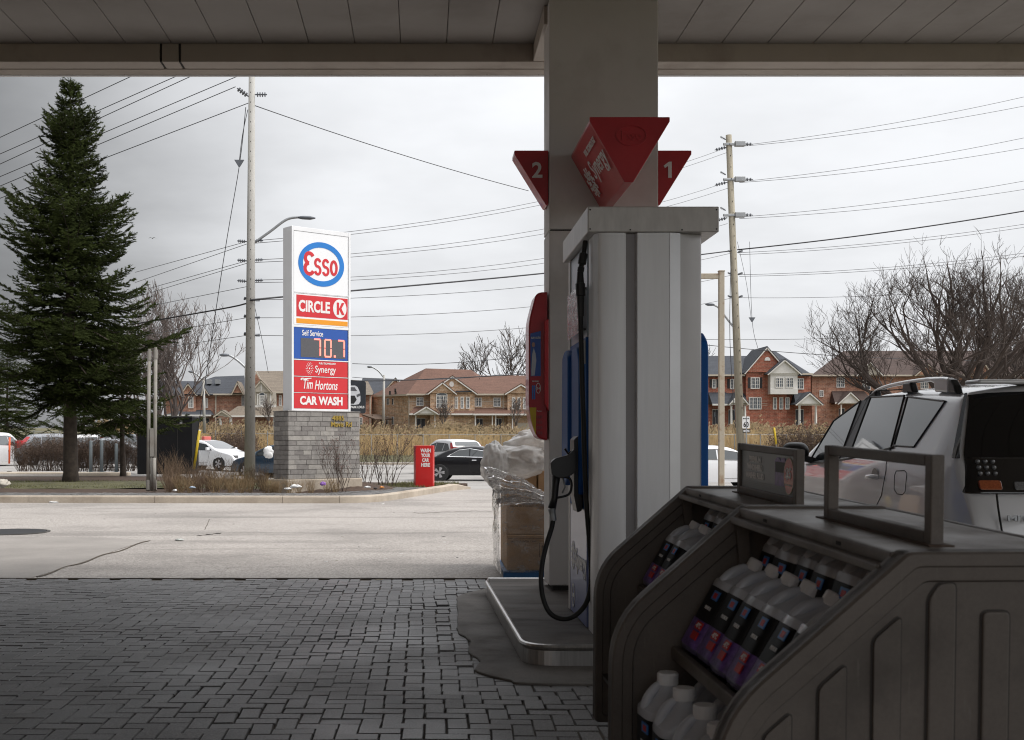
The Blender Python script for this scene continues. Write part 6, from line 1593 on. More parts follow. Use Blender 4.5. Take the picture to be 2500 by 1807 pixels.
bare_tree('bare_tree', 'wide leafless tree standing behind the silver suv', XX(2330, 44), 44, -.3, 7.0, 7.6, 21, TWIGB, 7, .22, .34, .0062, 12, .12, env=(6.2, 4.6, 2.6))
bare_tree('bare_tree', 'leafless tree at the right edge of the view behind the suv', XX(2570, 52), 52, -.3, 7.0, 5.6, 33, TWIGB, 6, .20, .34, .008, 10, .15, env=(5.2, 4.8, 2.7))
bare_tree('bare_tree', 'grey leafless tree behind the vent pipes, right of the spruce', XX(412, 46), 46, .0, 6.9, 3.0, 5, TWIGG, 6, .13, .18, .009, 6, .75)
bare_tree('bare_tree', 'leafless tree close behind the right side of the spruce', XX(345, 50), 50, .0, 7.3, 2.6, 14, TWIGG, 5, .13, .2, .010, 5, .75)
for i, (px, Y, h_, rd, lb) in enumerate(((1240, 165, 16.0, 6, 'bare tree rising behind the tan brick house, nearest the pillar'), (1160, 165, 13.0, 3, 'slim bare tree behind the ridge of the tan brick house'), (1300, 170, 15, 6, 'bare tree behind the tan brick house, partly hidden by the red terminal'), (1735, 170, 12.5, 4, 'bare tree behind the red brick house, left of the roof'))):
    bare_tree('bare_tree', lb, XX(px, Y), Y, 2.5, h_, rd, 50+i, TWIGB, 4, .22, .3, .035, 6, .7)
for i, (px, Y, h_, lb) in enumerate(((1081, 118, 3.6, 'small bare street tree before the arched window of the tan brick house'), (658, 118, 3.9, 'small bare street tree before the cream gabled house'), (1262, 118, 3.8, 'small bare street tree before the second porch of the tan brick house'))):
    bare_tree('bare_tree', lb, XX(px, Y), Y, 1.9, h_, 1.4, 70+i, TWIGG, 4, .08, .25, .018, 5, .8)

# ------------------------------------------------------------------ poles and wires
def pole(name, label, pb, pt, yb, yt, Y, r0, r1, mat, z0):
    t = thing(name, label, 'utility pole', (XX(pb, Y), Y, z0))
    a = Vector((XX(pb, Y), Y, z0)); b = Vector((XX(pt, Y), Y, ZZ(yt, Y)))
    m = MB(); m.tube([a, b], [r0, r1], 16); m.build('pole_shaft', mat, t, smooth=True); return t
Y1p = 30.5
p1 = pole('concrete_pole', 'round concrete utility pole rising beside the price sign', 609.5, 615.5, 1100, 60, Y1p, .148, .072, POLEC, .1)
Y2p = 46
p2 = pole('wooden_pole', 'tall wooden utility pole with crossarms on the right, leaning slightly', 1812, 1779, 1060, 330, Y2p, .165, .115, POLEW, -.3)
def insul(t, px, py, Y, dx, dy, n=2, L_=.5):
    a = P(px, py, Y); b = a+Vector((dx, .0, dy)); m = MB(); m.tube([a, b], .018, 6)
    d = (b-a)/5
    for k in range(4): m.tube([a+d*(1+k), a+d*(1.35+k)], .062 if n > 1 else .045, 10)
    m.build('insulator', INSUL, t)
def cross_arm(t, px, py, Y, s_):
    c = P(px, py, Y); m = MB(); m.box(c.x-.35*s_, c.x+.55*s_, Y-.14, Y-.04, c.z-.06*s_, c.z+.04*s_); m.box(c.x+.1*s_, c.x+.5*s_, Y-.2, Y, c.z-.1*s_, c.z+.1*s_); m.build('switch_arm', GALV, t, bevel=.02)
for py in (353, 439, 526):
    cross_arm(p2, 1786, py, Y2p, 1.0); insul(p2, 1776, py+6, Y2p, -.5, -.12); insul(p2, 1800, py-2, Y2p, .62, -.02); insul(p2, 1772, py-12, Y2p, -.22, .12, 1)
for py in (617, 671, 727):
    insul(p2, 1790, py, Y2p, -.22, .08, 1); insul(p2, 1800, py, Y2p, .22, .08, 1)
for py in (224,):
    insul(p1, 607, 236, Y1p, -.30, .22); insul(p1, 622, 231, Y1p, .32, .0)
for py in (590, 637, 687):
    insul(p1, 602, py, Y1p, -.24, .02, 1); insul(p1, 622, py-2, Y1p, .22, .01, 1)
for py in (733, 776, 819):
    insul(p1, 622, py, Y1p, .14, .01, 1); insul(p1, 601, py-3, Y1p, -.06, .02, 1)
m = MB()
for k in range(34):
    for (px_, yy) in ((613.5, 200+k*24),): m.tube([P(px_-2+.05*k*0, yy, Y1p-.16), P(px_-2, yy+3, Y1p-.16)], .008, 4)
m.build('bolt_holes', DARKLINE, p1)
m = MB()
for k in range(24): m.tube([P(1782+k*1.3, 350+k*28, Y2p-.18), P(1782+k*1.3, 354+k*28, Y2p-.18)], .012, 4)
m.build('bolt_holes', DARKLINE, p2)
WG = 'overhead wires between the utility poles'
WN = {}
def wire(pts, r, mat, label, group=WG, sag=0):
    if group: k_ = WN.get(group, 0); WN[group] = k_+1; label = ORDN[k_]+' from the top of the '+label
    a = [P(*q) for q in pts]; n = 14; o_ = []
    if len(a) == 2:
        for i in range(n+1):
            t = i/n; q = a[0].lerp(a[1], t); q.z -= sag*4*t*(1-t); o_.append(q)
    else: o_ = spl(a, 6)
    m = MB(); m.tube(o_, r, 5); ob = m.build('overhead_wire', mat, None, smooth=True, fix=False); tag(ob, label, 'wire', group)
lw = 'thin wires crossing the sky between the two utility poles'
for (l, r_) in (((622, 588), (1776, 360)), ((622, 594), (1776, 372)), ((622, 635), (1774, 445)), ((622, 641), (1776, 460)), ((622, 684), (1774, 531)), ((622, 690), (1776, 546))):
    wire([(*l, Y1p), (*r_, Y2p)], .0085, WIREG, lw, sag=.55)
wire([(622, 733, Y1p), (700, 724, 31), (1333, 667, 38), (1790, 612, Y2p)], .024, WIREM, 'thick black overhead cable between the two utility poles', None)
for l, r_ in ((732, 617), (776, 671), (819, 727)): wire([(622, l, Y1p), (1790, r_, Y2p)], .009, WIREG, lw, sag=.45)
lr = 'thin wires running right from the wooden pole'
for y0, y1 in ((356, 229), (358, 253), (444, 330), (446, 357), (530, 437), (534, 459), (617, 544), (622, 552), (671, 616), (675, 624), (727, 697)):
    wire([(1805, y0, Y2p), (2560, y1-6, 46)], .0095, WIREG, lr, 'overhead wires running right from the wooden pole', sag=.18)
wire([(1800, 610, Y2p), (2560, 505, 46)], .026, WIREM, 'thick black overhead cable running right from the wooden pole', None, sag=.12)
wire([(1700, 840, 62), (2560, 880, 66)], .018, WIREM, 'low dark cable sagging before the red brick house', None, sag=.3)
wire([(1700, 829, 62), (2560, 800, 62)], .012, WIREM, 'low thin cable above the roof of the red brick house', None, sag=.2)
ll = 'thin wires running left from the concrete pole'
for (x0, y0), (x1, y1) in (((-20, 345), (330, 182)), ((-20, 385), (440, 182)), ((-20, 410), (480, 180)), ((-20, 440), (590, 182)), ((-20, 463), (575, 212)), ((-20, 492), (606, 252))):
    wire([(x0, y0, 34), (x1, y1, 31)], .011, WIREM, ll, 'overhead wires running left from the concrete pole')
for y0, y1 in ((590, 665), (596, 690), (637, 714), (643, 726)):
    wire([(602, y0, Y1p), (330, y1, 36)], .008, WIREG, ll, 'overhead wires running left from the concrete pole')
for y0, y1 in ((700, 765), (776, 822), (819, 850)):
    wire([(602, y0, Y1p), (-20, y1+60, 44)], .008, WIREG, ll, 'overhead wires running left from the concrete pole')
wire([(602, 741, Y1p), (480, 765, 34), (-20, 850, 44)], .022, WIREM, 'thick dark cable running left from the concrete pole behind the spruce', None)
wire([(622, 258, Y1p), (1290, 466, 40)], .012, WIREM, 'single wire sloping down right from the top of the concrete pole', None, sag=.10)
wire([(600, 262, Y1p), (585, 400, Y1p-.1), (545, 640, Y1p-.2), (470, 1140, 31)], .010, WIREM, 'steel guy wire running down left from the concrete pole', None)
wire([(622, 750, Y1p), (640, 830, Y1p), (655, 910, 31)], .007, WIREM, 'thin guy wire below the insulators right of the concrete pole', None)
wire([(1830, 590, Y2p), (1836, 780, Y2p), (1850, 850, Y2p)], .009, WIREM, 'guy wire with a strain insulator hanging right of the wooden pole', None)
for px_, py_2 in ((1836, 780), (584, 398)):
    t_ = p2 if px_ > 1000 else p1; Yx = Y2p if px_ > 1000 else Y1p-.1
    m = MB(); c = P(px_, py_2, Yx); m.xz([(c.x-.13, c.z+.08), (c.x+.13, c.z+.08), (c.x+.02, c.z-.10), (c.x-.02, c.z-.10)], Yx-.02, Yx+.02); m.build('guy_plate', INSUL, t_)
wire([(605, 268, Y1p), (592, 330, Y1p-.1), (584, 396, Y1p-.1)], .009, WIREM, 'short upper guy wire close to the concrete pole', None)
wire([(1800, 590, Y2p), (1822, 690, Y2p), (1834, 778, Y2p)], .008, WIREM, 'second guy wire converging on the plate right of the wooden pole', None)
wire([(1785, 617, Y2p-.2), (1782, 830, Y2p-.3), (1796, 1045, 45)], .014, WIREM, 'dark conduit cable running down the wooden pole', None)
wire([(860, 888, 60), (1290, 868, 60)], .016, WIREM, 'low cable above the roof of the tan brick house', None, sag=.2)
wire([(860, 921, 60), (1300, 903, 60)], .014, WIREG, 'lower thin cable crossing the roof of the tan brick house', None, sag=.3)
wire([(860, 930, 58), (1000, 928, 58), (1300, 913, 58)], .026, WIREM, 'thick low cable crossing the roof of the tan brick house', None)
# street lamps
def lamp_arm(t, pts, Y, head, r=.04, hd=1):
    m = MB(); m.tube(spl([P(a, b, Y) for a, b in pts], 6), r, 8); m.build('lamp_arm', GALV, t, smooth=True)
    a = P(*head[0], Y); b = P(*head[1], Y); m = MB(); d = b-a
    m.tube([a, a+d*.25, a+d*.7, b], [r*1.3, r*2.2, r*2.4, r*.8], 10); m.v = [(x, y, a.z+(z-a.z)*.6) for x, y, z in m.v]; m.build('lamp_head', INSUL, t, smooth=True)
t = thing('street_lamp', 'cobra head street lamp on the concrete pole above the price sign', 'street lamp', tuple(P(622, 590, Y1p)))
lamp_arm(t, [(622, 592), (660, 565), (700, 536), (732, 530)], Y1p, ((728, 531), (770, 534)), .035)
t = thing('street_lamp', 'street lamp arm reaching left from behind the concrete pole', 'street lamp', tuple(P(600, 890, 60)))
lamp_arm(t, [(600, 898), (580, 880), (560, 868), (545, 867)], 60, ((560, 867), (536, 867)), .06)
m = MB(); m.tube([P(602, 1060, 60), P(602, 892, 60)], .1, 8); m.build('lamp_post', POLEC, t, smooth=True)
t = thing('street_lamp', 'street lamp on a concrete post in front of the tan brick house', 'street lamp', (XX(937, 95), 95, .4))
m = MB(); m.tube([P(936, 1045, 95), P(937.5, 916, 95)], [.12, .09], 10); m.build('lamp_post', POLEC, t, smooth=True)
lamp_arm(t, [(937, 922), (925, 907), (912, 898), (903, 896)], 95, ((908, 896), (896, 896)), .06)
t = thing('street_lamp', 'street lamp post before the dark roofed house on the left', 'street lamp', (XX(499, 90), 90, .4))
m = MB(); m.tube([P(499, 1058, 90), P(497, 925, 90)], [.12, .09], 10); m.build('lamp_post', POLEC, t, smooth=True)
lamp_arm(t, [(497, 930), (485, 918), (470, 908)], 90, ((472, 909), (460, 905)), .06)
t = thing('street_lamp', 'street lamp arm reaching left from the wooden pole', 'street lamp', tuple(P(1795, 805, Y2p)))
lamp_arm(t, [(1796, 805), (1776, 780), (1755, 752), (1740, 744)], Y2p, ((1744, 744), (1722, 743)), .04)
# speed sign
t = thing('speed_sign', 'white maximum 60 begins speed sign beside the wooden pole', 'road sign', (XX(1821, 43), 43, -.3))
YS = 43
m = MB(); m.xz(rnd_poly([tuple((XX(a, YS), ZZ(b, YS))) for a, b in ((1812, 1046), (1830, 1046), (1830, 1017), (1812, 1017))], .03, 3), YS-.02, YS-.01); m.build('sign_plate', WHITEP, t)
m = MB(); m.xz([(XX(a, YS), ZZ(b, YS)) for a, b in ((1813, 1056.5), (1831, 1056.5), (1831, 1048), (1813, 1048))], YS-.02, YS-.01); m.build('tab_plate', BLACKP, t)
text('60', DARKLINE, (XX(1821, YS), YS-.025, ZZ(1036.5, YS)), (1, 0, 0), (0, 0, 1), .19, .20, t, bold=.03)
text('MAXIMUM', DARKLINE, (XX(1821, YS), YS-.025, ZZ(1022, YS)), (1, 0, 0), (0, 0, 1), .22, .045, t, bold=.02)
text('BEGINS', WHITEP, (XX(1822, YS), YS-.025, ZZ(1052.2, YS)), (1, 0, 0), (0, 0, 1), .22, .07, t, bold=.03)
m = MB(); m.tube([(XX(1822, YS), YS, -.3), (XX(1822, YS), YS, ZZ(1017, YS))], .03, 8); m.build('sign_post', GALV, t)
# clearance frame
YK = 20
t = thing('clearance_bar', 'beige square steel post with top arm standing behind the fuel pump', 'clearance bar', (XX(1761, YK), YK, 0))
m = MB(); a, b = XX(1754.5, YK), XX(1767.5, YK); m.box(a, b, YK-.045, YK+.045, 0, ZZ(664, YK)); m.build('post', POSTB, t, bevel=.006)
m = MB(); m.box(a-2.2, a-.002, YK-.03, YK+.03, ZZ(681, YK), ZZ(668, YK)); m.build('top_arm', POSTB, t, bevel=.006)
m = MB(); m.box(a-.006, b+.006, YK-.05, YK+.05, ZZ(664, YK)+.001, ZZ(661, YK)); m.build('post_cap', POSTB, t)
m = MB(); m.box(a-2.3, a-2.2, YK-.045, YK+.045, 0, ZZ(664, YK)); m.build('post', POSTB, t, bevel=.006)
# yellow marker on the right
t = thing('guy_marker', 'yellow guy wire marker near the road, left of the suv mirror', 'marker', (XX(1892, 45), 45, -.3))
m = MB(); m.tube([P(1895, 1085, 45), P(1890, 1044, 45)], .04, 8); m.build('marker_sleeve', YELLOW, t, smooth=True)
m = MB(); m.tube([(XX(1897, 45), 45, -.3), P(1895, 1085, 45)], .012, 6); m.build('marker_anchor', GALV, t)
# gull
t = thing('gull', 'small gull gliding in the sky right of the spruce', 'bird', tuple(P(372, 582, 70)))
m = MB(); c = P(372, 582, 70)
m.tube([c+Vector((0, -.12, -.01)), c, c+Vector((0, .16, 0))], [.01, .035, .008], 6); m.build('body', INSUL, t)
for sg in (-1, 1):
    m = MB(); m.add([c+Vector((0, -.06, .01)), c+Vector((sg*.12, -.05, .055)), c+Vector((sg*.25, .02, .0)), c+Vector((sg*.12, .05, .045)), c+Vector((0, .06, .0))], [(0, 1, 3, 4), (1, 2, 3)]); m.build('wing', INSUL, t)
# ------------------------------------------------------------------ houses beyond the reeds
YF = 130.0
class House:
    def __init__(s, name, label, pxc, Y=YF, cat='house', group=None):
        s.Y = Y; s.t = thing(name, label, cat, (XX(pxc, Y), Y, 2.3), 0, group)
    def x(s, px): return XX(px, s.Y)
    def z(s, py): return ZZ(py, s.Y)
    def wall(s, px0, px1, pt, pb, mat, dy=0.0, depth=8, name='wall'):
        m = MB(); m.box(s.x(px0), s.x(px1), s.Y+dy, s.Y+depth, s.z(pb), s.z(pt)); return m.build(name, mat, s.t)
    def plate(s, pts, mat, dy, th=.12, name='trim'):
        m = MB(); m.xz([(s.x(a), s.z(b)) for a, b in pts], s.Y+dy-th, s.Y+dy); return m.build(name, mat, s.t)
    def roof(s, faces, mat, name='roof'):
        m = MB()
        for f in faces: m.add([(XX(a, y_), y_, ZZ(b, y_)) if not isinstance(a, tuple) else a for a, b, y_ in f], [tuple(range(len(f)))])
        o = m.build(name, mat, s.t, fix=False); sd_ = o.modifiers.new('thick', 'SOLIDIFY'); sd_.thickness = .12; sd_.offset = -1; return o
    def win(s, x0, y0, x1, y1, cols=2, rows_=2, dy=0.0, arch=False, frame=TRIM):
        X0, X1, Z0, Z1 = s.x(x0), s.x(x1), s.z(y1), s.z(y0); y = s.Y+dy; fw = .09
        m = MB(); fr = lambda a, b, c, d: m.box(a, b, y-.10, y+.02, c, d)
        fr(X0, X1, Z0-.10, Z0); fr(X0, X1, Z1-fw, Z1); fr(X0, X0+fw, Z0, Z1-fw); fr(X1-fw, X1, Z0, Z1-fw)
        for i in range(1, cols): q = X0+(X1-X0)*i/cols; fr(q-.045, q+.045, Z0, Z1-fw)
        mm = MB()
        w_ = (X1-X0)/cols
        for i in range(cols): q = X0+w_*(i+.5); m.box(q-.018, q+.018, y-.07, y+.02, Z0, Z1-fw)
        for j in range(1, rows_+1): q = Z0+(Z1-Z0)*j/(rows_+1); m.box(X0+fw, X1-fw, y-.068, y+.02, q-.018, q+.018)
        if arch: m.stroke([((X0+X1)/2+(X1-X0)/2*math.cos(math.pi*k/12), Z1+.32*math.sin(math.pi*k/12)) for k in range(13)], .10, lambda p, q, a: (p, a, q), y-.10, y+.0)
        w = m.build('window', frame, s.t)
        g = MB(); g.box(X0+.05, X1-.05, y-.03, y+.03, Z0, Z1-.04)
        if arch: g.xz([((X0+X1)/2+((X1-X0)/2-.05)*math.cos(math.pi*k/12), Z1+.30*math.sin(math.pi*k/12)) for k in range(13)], y-.03, y+.03)
        g.build('pane', GLASSW, w); return w
    def door(s, x0, y0, x1, y1, dy=0.0, lights=2):
        y = s.Y+dy; m = MB(); m.box(s.x(x0), s.x(x1), y-.06, y+.02, s.z(y1), s.z(y0)); d = m.build('door', TRIM, s.t)
        m = MB(); n = lights
        for i in range(n):
            a = s.x(x0)+(s.x(x1)-s.x(x0))*(i+.06)/n; b = s.x(x0)+(s.x(x1)-s.x(x0))*(i+.94)/n
            m.box(a, b, y-.08, y-.0, s.z(y1)+.05, s.z(y0)-.08)
        m.build('door_leaf', DOORM, d)
        m = MB(); m.box(s.x((x0+x1)/2)-.15, s.x((x0+x1)/2)+.02, y-.10, y-.081, s.z(y1)+.9, s.z(y0)-.35); m.build('door_light', GLASSW, d)
    def gable(s, xl, xa, xr, ye, ya, dy, wallm, roofm, trim=TRIM, depth=3.0, tw=3.2, inner=True):
        """front gable: face, raking trim, two roof slopes running back"""
        y = s.Y+dy
        m = MB(); m.xz([(s.x(xl), s.z(ye)), (s.x(xr), s.z(ye)), (s.x(xa), s.z(ya))], y, y+.3); m.build('gable_wall', wallm, s.t)
        m = MB()
        for a, b in (((xl, ye), (xa, ya)), ((xr, ye), (xa, ya))):
            d = Vector((s.x(b[0])-s.x(a[0]), 0, s.z(b[1])-s.z(a[1]))); e = d.normalized()*.25
            m.bar(Vector((s.x(a[0]), y-.14, s.z(a[1])))-e, Vector((s.x(b[0]), y-.14, s.z(b[1]))), .14, .18, up=(0, 1, 0))
        m.build('rake_trim', trim, s.t)
        m = MB(); zz = lambda a, b: (s.x(a), s.z(b))
        for sg, xe in ((-1, xl), (1, xr)):
            ex, ez = zz(xe, ye); ax, az = zz(xa, ya); o_ = .28; ux, uz_ = ex-ax, ez-az; l = math.hypot(ux, uz_); ex += ux/l*o_; ez += uz_/l*o_
            m.add([(ex, y-.24, ez+.06), (ax, y-.24, az+.10), (ax, y+depth, az+.10), (ex, y+depth, ez+.06), (ex, y-.24, ez+.16), (ax, y-.24, az+.20), (ax, y+depth, az+.20), (ex, y+depth, ez+.16)], [(0, 3, 2, 1), (4, 5, 6, 7), (0, 1, 5, 4), (3, 0, 4, 7), (2, 3, 7, 6), (1, 2, 6, 5)])
        m.build('gable_roof', roofm, s.t)
    def eave(s, x0, x1, y_, dy, h=2.4, mat=TRIMB):
        m = MB(); m.box(s.x(x0), s.x(x1), s.Y+dy-.12, s.Y+dy, s.z(y_)-.09, s.z(y_)+.09); m.build('eave_trim', mat, s.t)
    def column(s, x0, x1, y0, y1, dy, tap=0):
        m = MB(); a, b = s.x(x0), s.x(x1); c = (a+b)/2; r = (b-a)/2
        m.lathe([(r*(1+tap), s.z(y1)), (r*(1+tap), s.z(y1)+.12), (r*(.95+tap*.8), s.z(y1)+.14), (r*.85, s.z(y0)-.12), (r*1.05, s.z(y0)-.1), (r*1.05, s.z(y0))], 4 if tap else 10, (c, s.Y+dy, 0)); m.build('porch_column', TRIM, s.t)
    def lean(s, x0, x1, ytop, ybot, dy, out, mat, hipL=0, hipR=0):
        m = MB(); y = s.Y+dy
        A = (s.x(x0), y-out, s.z(ybot)); B = (s.x(x1), y-out, s.z(ybot)); C = (s.x(x1-hipR), y, s.z(ytop)); D = (s.x(x0+hipL), y, s.z(ytop))
        A2, B2 = (s.x(x0), y, s.z(ybot)), (s.x(x1), y, s.z(ybot))
        m.add([A, B, C, D, A2, B2], [(0, 1, 2, 3), (0, 3, 4), (1, 5, 2), (0, 4, 5, 1)]); m.build('porch_roof', mat, s.t, fix=False)
        m = MB(); m.box(A[0], B[0], y-out-.08, y-out+.04, A[2]-.16, A[2]+.02); m.build('porch_fascia', TRIM, s.t)
c4 = lambda x, y: (850+x/3.642, 800+y/3.642)
cx4 = lambda x: 850+x/3.642
cy4 = lambda y: 800+y/3.642
# --- tan brick townhouses
h = House('townhouse', 'long tan brick townhouse with red brown roof behind the reeds', 1110)
xc, xr = 997, 1348
zb, ze = h.z(1062), h.z(963)
m = MB(); m.xy([(h.x(xc), YF), (h.x(xr), YF), (h.x(xr), YF+11), (XX(909, YF+8)+2.5, YF+14), (XX(909, YF+8), YF+8)], zb, ze); m.build('wall', BR_TAN, h.t)
A = (906, 966, 138.3); B = (993, 963.5, 129.4); R1 = (1039.5, 899.5, 136); R2 = (1150, 903, 136.5); C_2 = (1200, 963.5, 129.4); D = (1240, 960, 142)
A2 = (935, 958, 146)
h.roof([[A, B, R1], [B, C_2, R2, R1], [C_2, D, R2], [R1, R2, D, A2], [A, R1, A2]], SH_RED)
E0, E1 = (1168, 963.5, 129.4), (1356, 963.5, 129.4); G0, G1 = (1172, 917, 135), (1356, 917, 135)
h.roof([[E0, E1, G1, G0], [G0, G1, (1356, 955, 141), (1172, 955, 141)]], SH_RED)
h.eave(993, 1352, 963.8, -.55)
m = MB(); a, b = P(906, 967, 138.3), P(993, 964.5, 129.4); m.bar(a, b, .15, .2); m.build('eave_trim', TRIMB, h.t)
m = MB(); m.box(h.x(994), h.x(1352), YF-.03, YF+.01, h.z(cy4(664)), h.z(cy4(656))); m.build('band_course', TRIMB, h.t)
h.gable(1045, 1104, 1160, 961, 921.5, -1.0, BR_TAN, SH_RED); h.gable(1048, 1080, 1110, 961, 937, -1.5, BR_TAN, SH_RED, depth=2.2); h.gable(1236, 1270, 1304, 961, 941, -.9, BR_TAN, SH_RED)
h.wall(1050, 1108, 961.5, 1062, BR_TAN, -1.3, 0, 'bay_wall'); h.wall(1108.2, 1158, 961.5, 1062, BR_TAN, -.8, 0, 'bay_wall'); h.wall(1238, 1302, 961.5, 1062, BR_TAN, -.7, 0, 'bay_wall')
m = MB(); m.xz(ell(h.x(cx4(918)), h.z(cy4(507)), .26, .30, 20), YF-1.06, YF-1.0); m.build('gable_vent', TRIM, h.t)
m = MB(); m.xz([(h.x(1108.5), h.z(958.5)), (h.x(1157), h.z(958.5)), (h.x(1150), h.z(955)), (h.x(1113), h.z(955))], YF-1.12, YF-.98); m.build('eyebrow_roof', SH_BLK, h.t)
for q, dy, cl, ar in (((605, 617, 670, 690), 0, 2, 0), ((782, 608, 880, 712), -1.3, 3, 1), ((945, 618, 975, 715), -.8, 1, 0), ((997, 618, 1026, 715), -.8, 1, 0), ((1044, 618, 1077, 715), -.8, 1, 0), ((1125, 622, 1190, 695), 0, 2, 0), ((1291, 622, 1356, 697), 0, 2, 0), ((1450, 622, 1480, 720), -.7, 1, 0), ((1500, 622, 1528, 720), -.7, 1, 0), ((1548, 622, 1577, 720), -.7, 1, 0)):
    h.win(cx4(q[0]), cy4(q[1]), cx4(q[2]), cy4(q[3]), cl, 2, dy, bool(ar))
# side windows on the receding left wall
for (u0, u1, z0_, z1_) in ((.42, .49, 690, 627), (.57, .61, 690, 627), (.40, .46, 865, 792), (.56, .62, 865, 792)):
    Pa = Vector((XX(909, 138), 138, 0)); Pb = Vector((h.x(xc), YF, 0)); d = (Pb-Pa)
    a = Pa+d*u0; b = Pa+d*u1; nn_ = Vector((d.y, -d.x, 0)).normalized()
    if nn_.y > 0: nn_ = -nn_
    yy = a.y; z0q, z1q = ZZ(cy4(z0_), yy), ZZ(cy4(z1_), yy); m = MB(); m.obox((a+b)/2+Vector((0, 0, (z0q+z1q)/2)), (b-a)/2, nn_*.06, (0, 0, (z1q-z0q)/2)); w_ = m.build('window', TRIM, h.t)
    m = MB(); m.obox((a+b)/2+nn_*.05+Vector((0, 0, (z0q+z1q)/2)), (b-a)*.36, nn_*.03, (0, 0, (z1q-z0q)*.42)); m.build('pane', GLASSW, w_)
h.gable(cx4(600), cx4(695), cx4(790), cy4(768), cy4(712), -2.2, TRIM, SH_RED, depth=2.0)
h.lean(cx4(545), cx4(905), cy4(705), cy4(768), 0, 1.8, SH_RED, 12, 6); h.lean(cx4(915), cx4(1110), cy4(738), cy4(768), -.8, .8, SH_RED); h.lean(cx4(1105), cx4(1680), cy4(716), cy4(770), 0, 1.9, SH_RED, 6, 0)
for a, b in ((593, 608), (763, 775), (1118, 1132), (1268, 1280), (1297, 1310), (1445, 1457)): h.column(cx4(a), cx4(b), cy4(780), cy4(905), -1.6)
h.door(cx4(610), cy4(803), cx4(685), cy4(905), 0, 2); h.door(cx4(1140), cy4(808), cx4(1197), cy4(905), 0, 2); h.door(cx4(1308), cy4(806), cx4(1366), cy4(905), 0, 2)
for a, b in ((790, 905), (955, 1085), (1500, 1600)):
    m = MB(); m.box(h.x(cx4(a)), h.x(cx4(b)), YF-.9 if a < 950 else YF-.75, YF-.6, h.z(cy4(905)), h.z(cy4(850))); m.build('garage_door', TRIMB, h.t)
# roof vents and downpipes
for a, b in ((1003+.0, 945), (994, 947.5), (952, 954), (965, 948), (966, 955)):
    m = MB(); c = P(a, b, 132.5); m.box(c.x-.1, c.x+.1, 132.2, 132.8, c.z-.45, c.z-.05); m.build('roof_vent', DARKLINE, h.t)
m = MB(); m.tube([(h.x(1228.5), YF-.08, h.z(964)), (h.x(1228.5), YF-.08, h.z(1045))], .06, 6); m.tube([(h.x(998.5), YF-.08, h.z(964)), (h.x(998.5), YF-.08, h.z(1045))], .06, 6); m.build('downpipe', TRIMB, h.t)
# --- orange brick house behind the billboard
h = House('brick_house', 'orange brick house partly hidden by the car billboard and sign base', 890, 136)
h.wall(862, 907, 962, 1062, BR_ORG, 0, 9); h.roof([[(858, 962, 135.4), (910, 962, 135.4), (898, 930, 141), (852, 927, 141)], [(910, 962, 135.4), (912, 958, 147), (898, 930, 141)], [(852, 927, 141), (898, 930, 141), (912, 958, 147), (845, 958, 147)]], SH_TAN)
h.win(877, 1019, 885, 1045, 1, 3); h.eave(858, 910, 962.5, -.5)
m = MB(); a, b = P(905, 1013, 134), P(938, 1024, 132); m.bar(a, b, 2.6, .12); m.bar(P(909, 1040, 133), P(909, 1014, 133), .16); m.bar(P(930, 1040, 133), P(930, 1022, 133), .16); m.build('side_porch', M('porch_timber', (.10, .065, .045), .8), h.t)
m = MB(); m.tube([P(903.5, 962, 135.8), P(903.5, 1050, 135.8)], .07, 6); m.build('downpipe', TRIMB, h.t)
h = House('dark_roof_house', 'house with dark grey roof rising behind the tan brick townhouse', 935, 160)
h.wall(880, 985, 960, 1050, BR_ORG, 0, 8); h.roof([[(878, 962, 159.5), (990, 962, 159.5), (963, 925, 166), (885, 922, 166)], [(885, 922, 166), (963, 925, 166), (990, 960, 172), (878, 960, 172)], [(990, 962, 159.5), (990, 960, 172), (963, 925, 166)]], SH_BLK)
h.gable(948, 966, 984, 945, 926, -1, BR_ORG, SH_BLK, TRIMB, 6)
# --- left: black roofed brick house
q3 = lambda x: x/2.7314
r3 = lambda y: 700+y/2.7314
h = House('brick_house', 'orange brick house with black roof left of the concrete pole', 500, 134)
h.wall(400, 600, 962, 1064, BR_ORG, 0, 9)
h.roof([[(396, 963, 133.4), (604, 963, 133.4), (596, 917, 139.5), (525, 919.5, 139.5)], [(396, 963, 133.4), (525, 919.5, 139.5), (405, 958, 146)], [(525, 919.5, 139.5), (596, 917, 139.5), (604, 958, 146), (405, 958, 146)], [(604, 963, 133.4), (604, 958, 146), (596, 917, 139.5)]], SH_BLK)
h.roof([[(380, 963, 133.2), (520, 963, 133.2), (505, 931, 137.5), (380, 930, 137.5)], [(380, 930, 137.5), (505, 931, 137.5), (520, 960, 142), (380, 960, 142)]], SH_BLK)
h.gable(447, 463.5, 482, 963, 939, -.9, BR_ORG, SH_BLK, TRIMB); h.wall(449, 480, 962.5, 1064, BR_ORG, -.7, 0, 'bay_wall')
h.gable(496, 500, 511, 962, 945, -.6, BR_ORG, SH_BLK, TRIMB, 2); h.gable(572, 584, 597, 960, 936, -1.2, BR_ORG, SH_TAN, TRIMB, 3)
h.win(463, 969, 475.5, 995, 2, 2, -.7); h.win(502, 972, 508, 994, 1, 2); h.win(590, 966, 597, 990, 1, 2); h.eave(480, 600, 963.5, -.5)
h.lean(410, 524, 1001, 1014, 0, 2.2, SH_BLK, 40, 10)
for a, b in ((474, 480), (504, 510)): h.column(a, b, 1015, 1050, -2)
h.door(483, 1020, 496, 1055, 0, 2); h.door(503, 1020, 511, 1055, 0, 1)
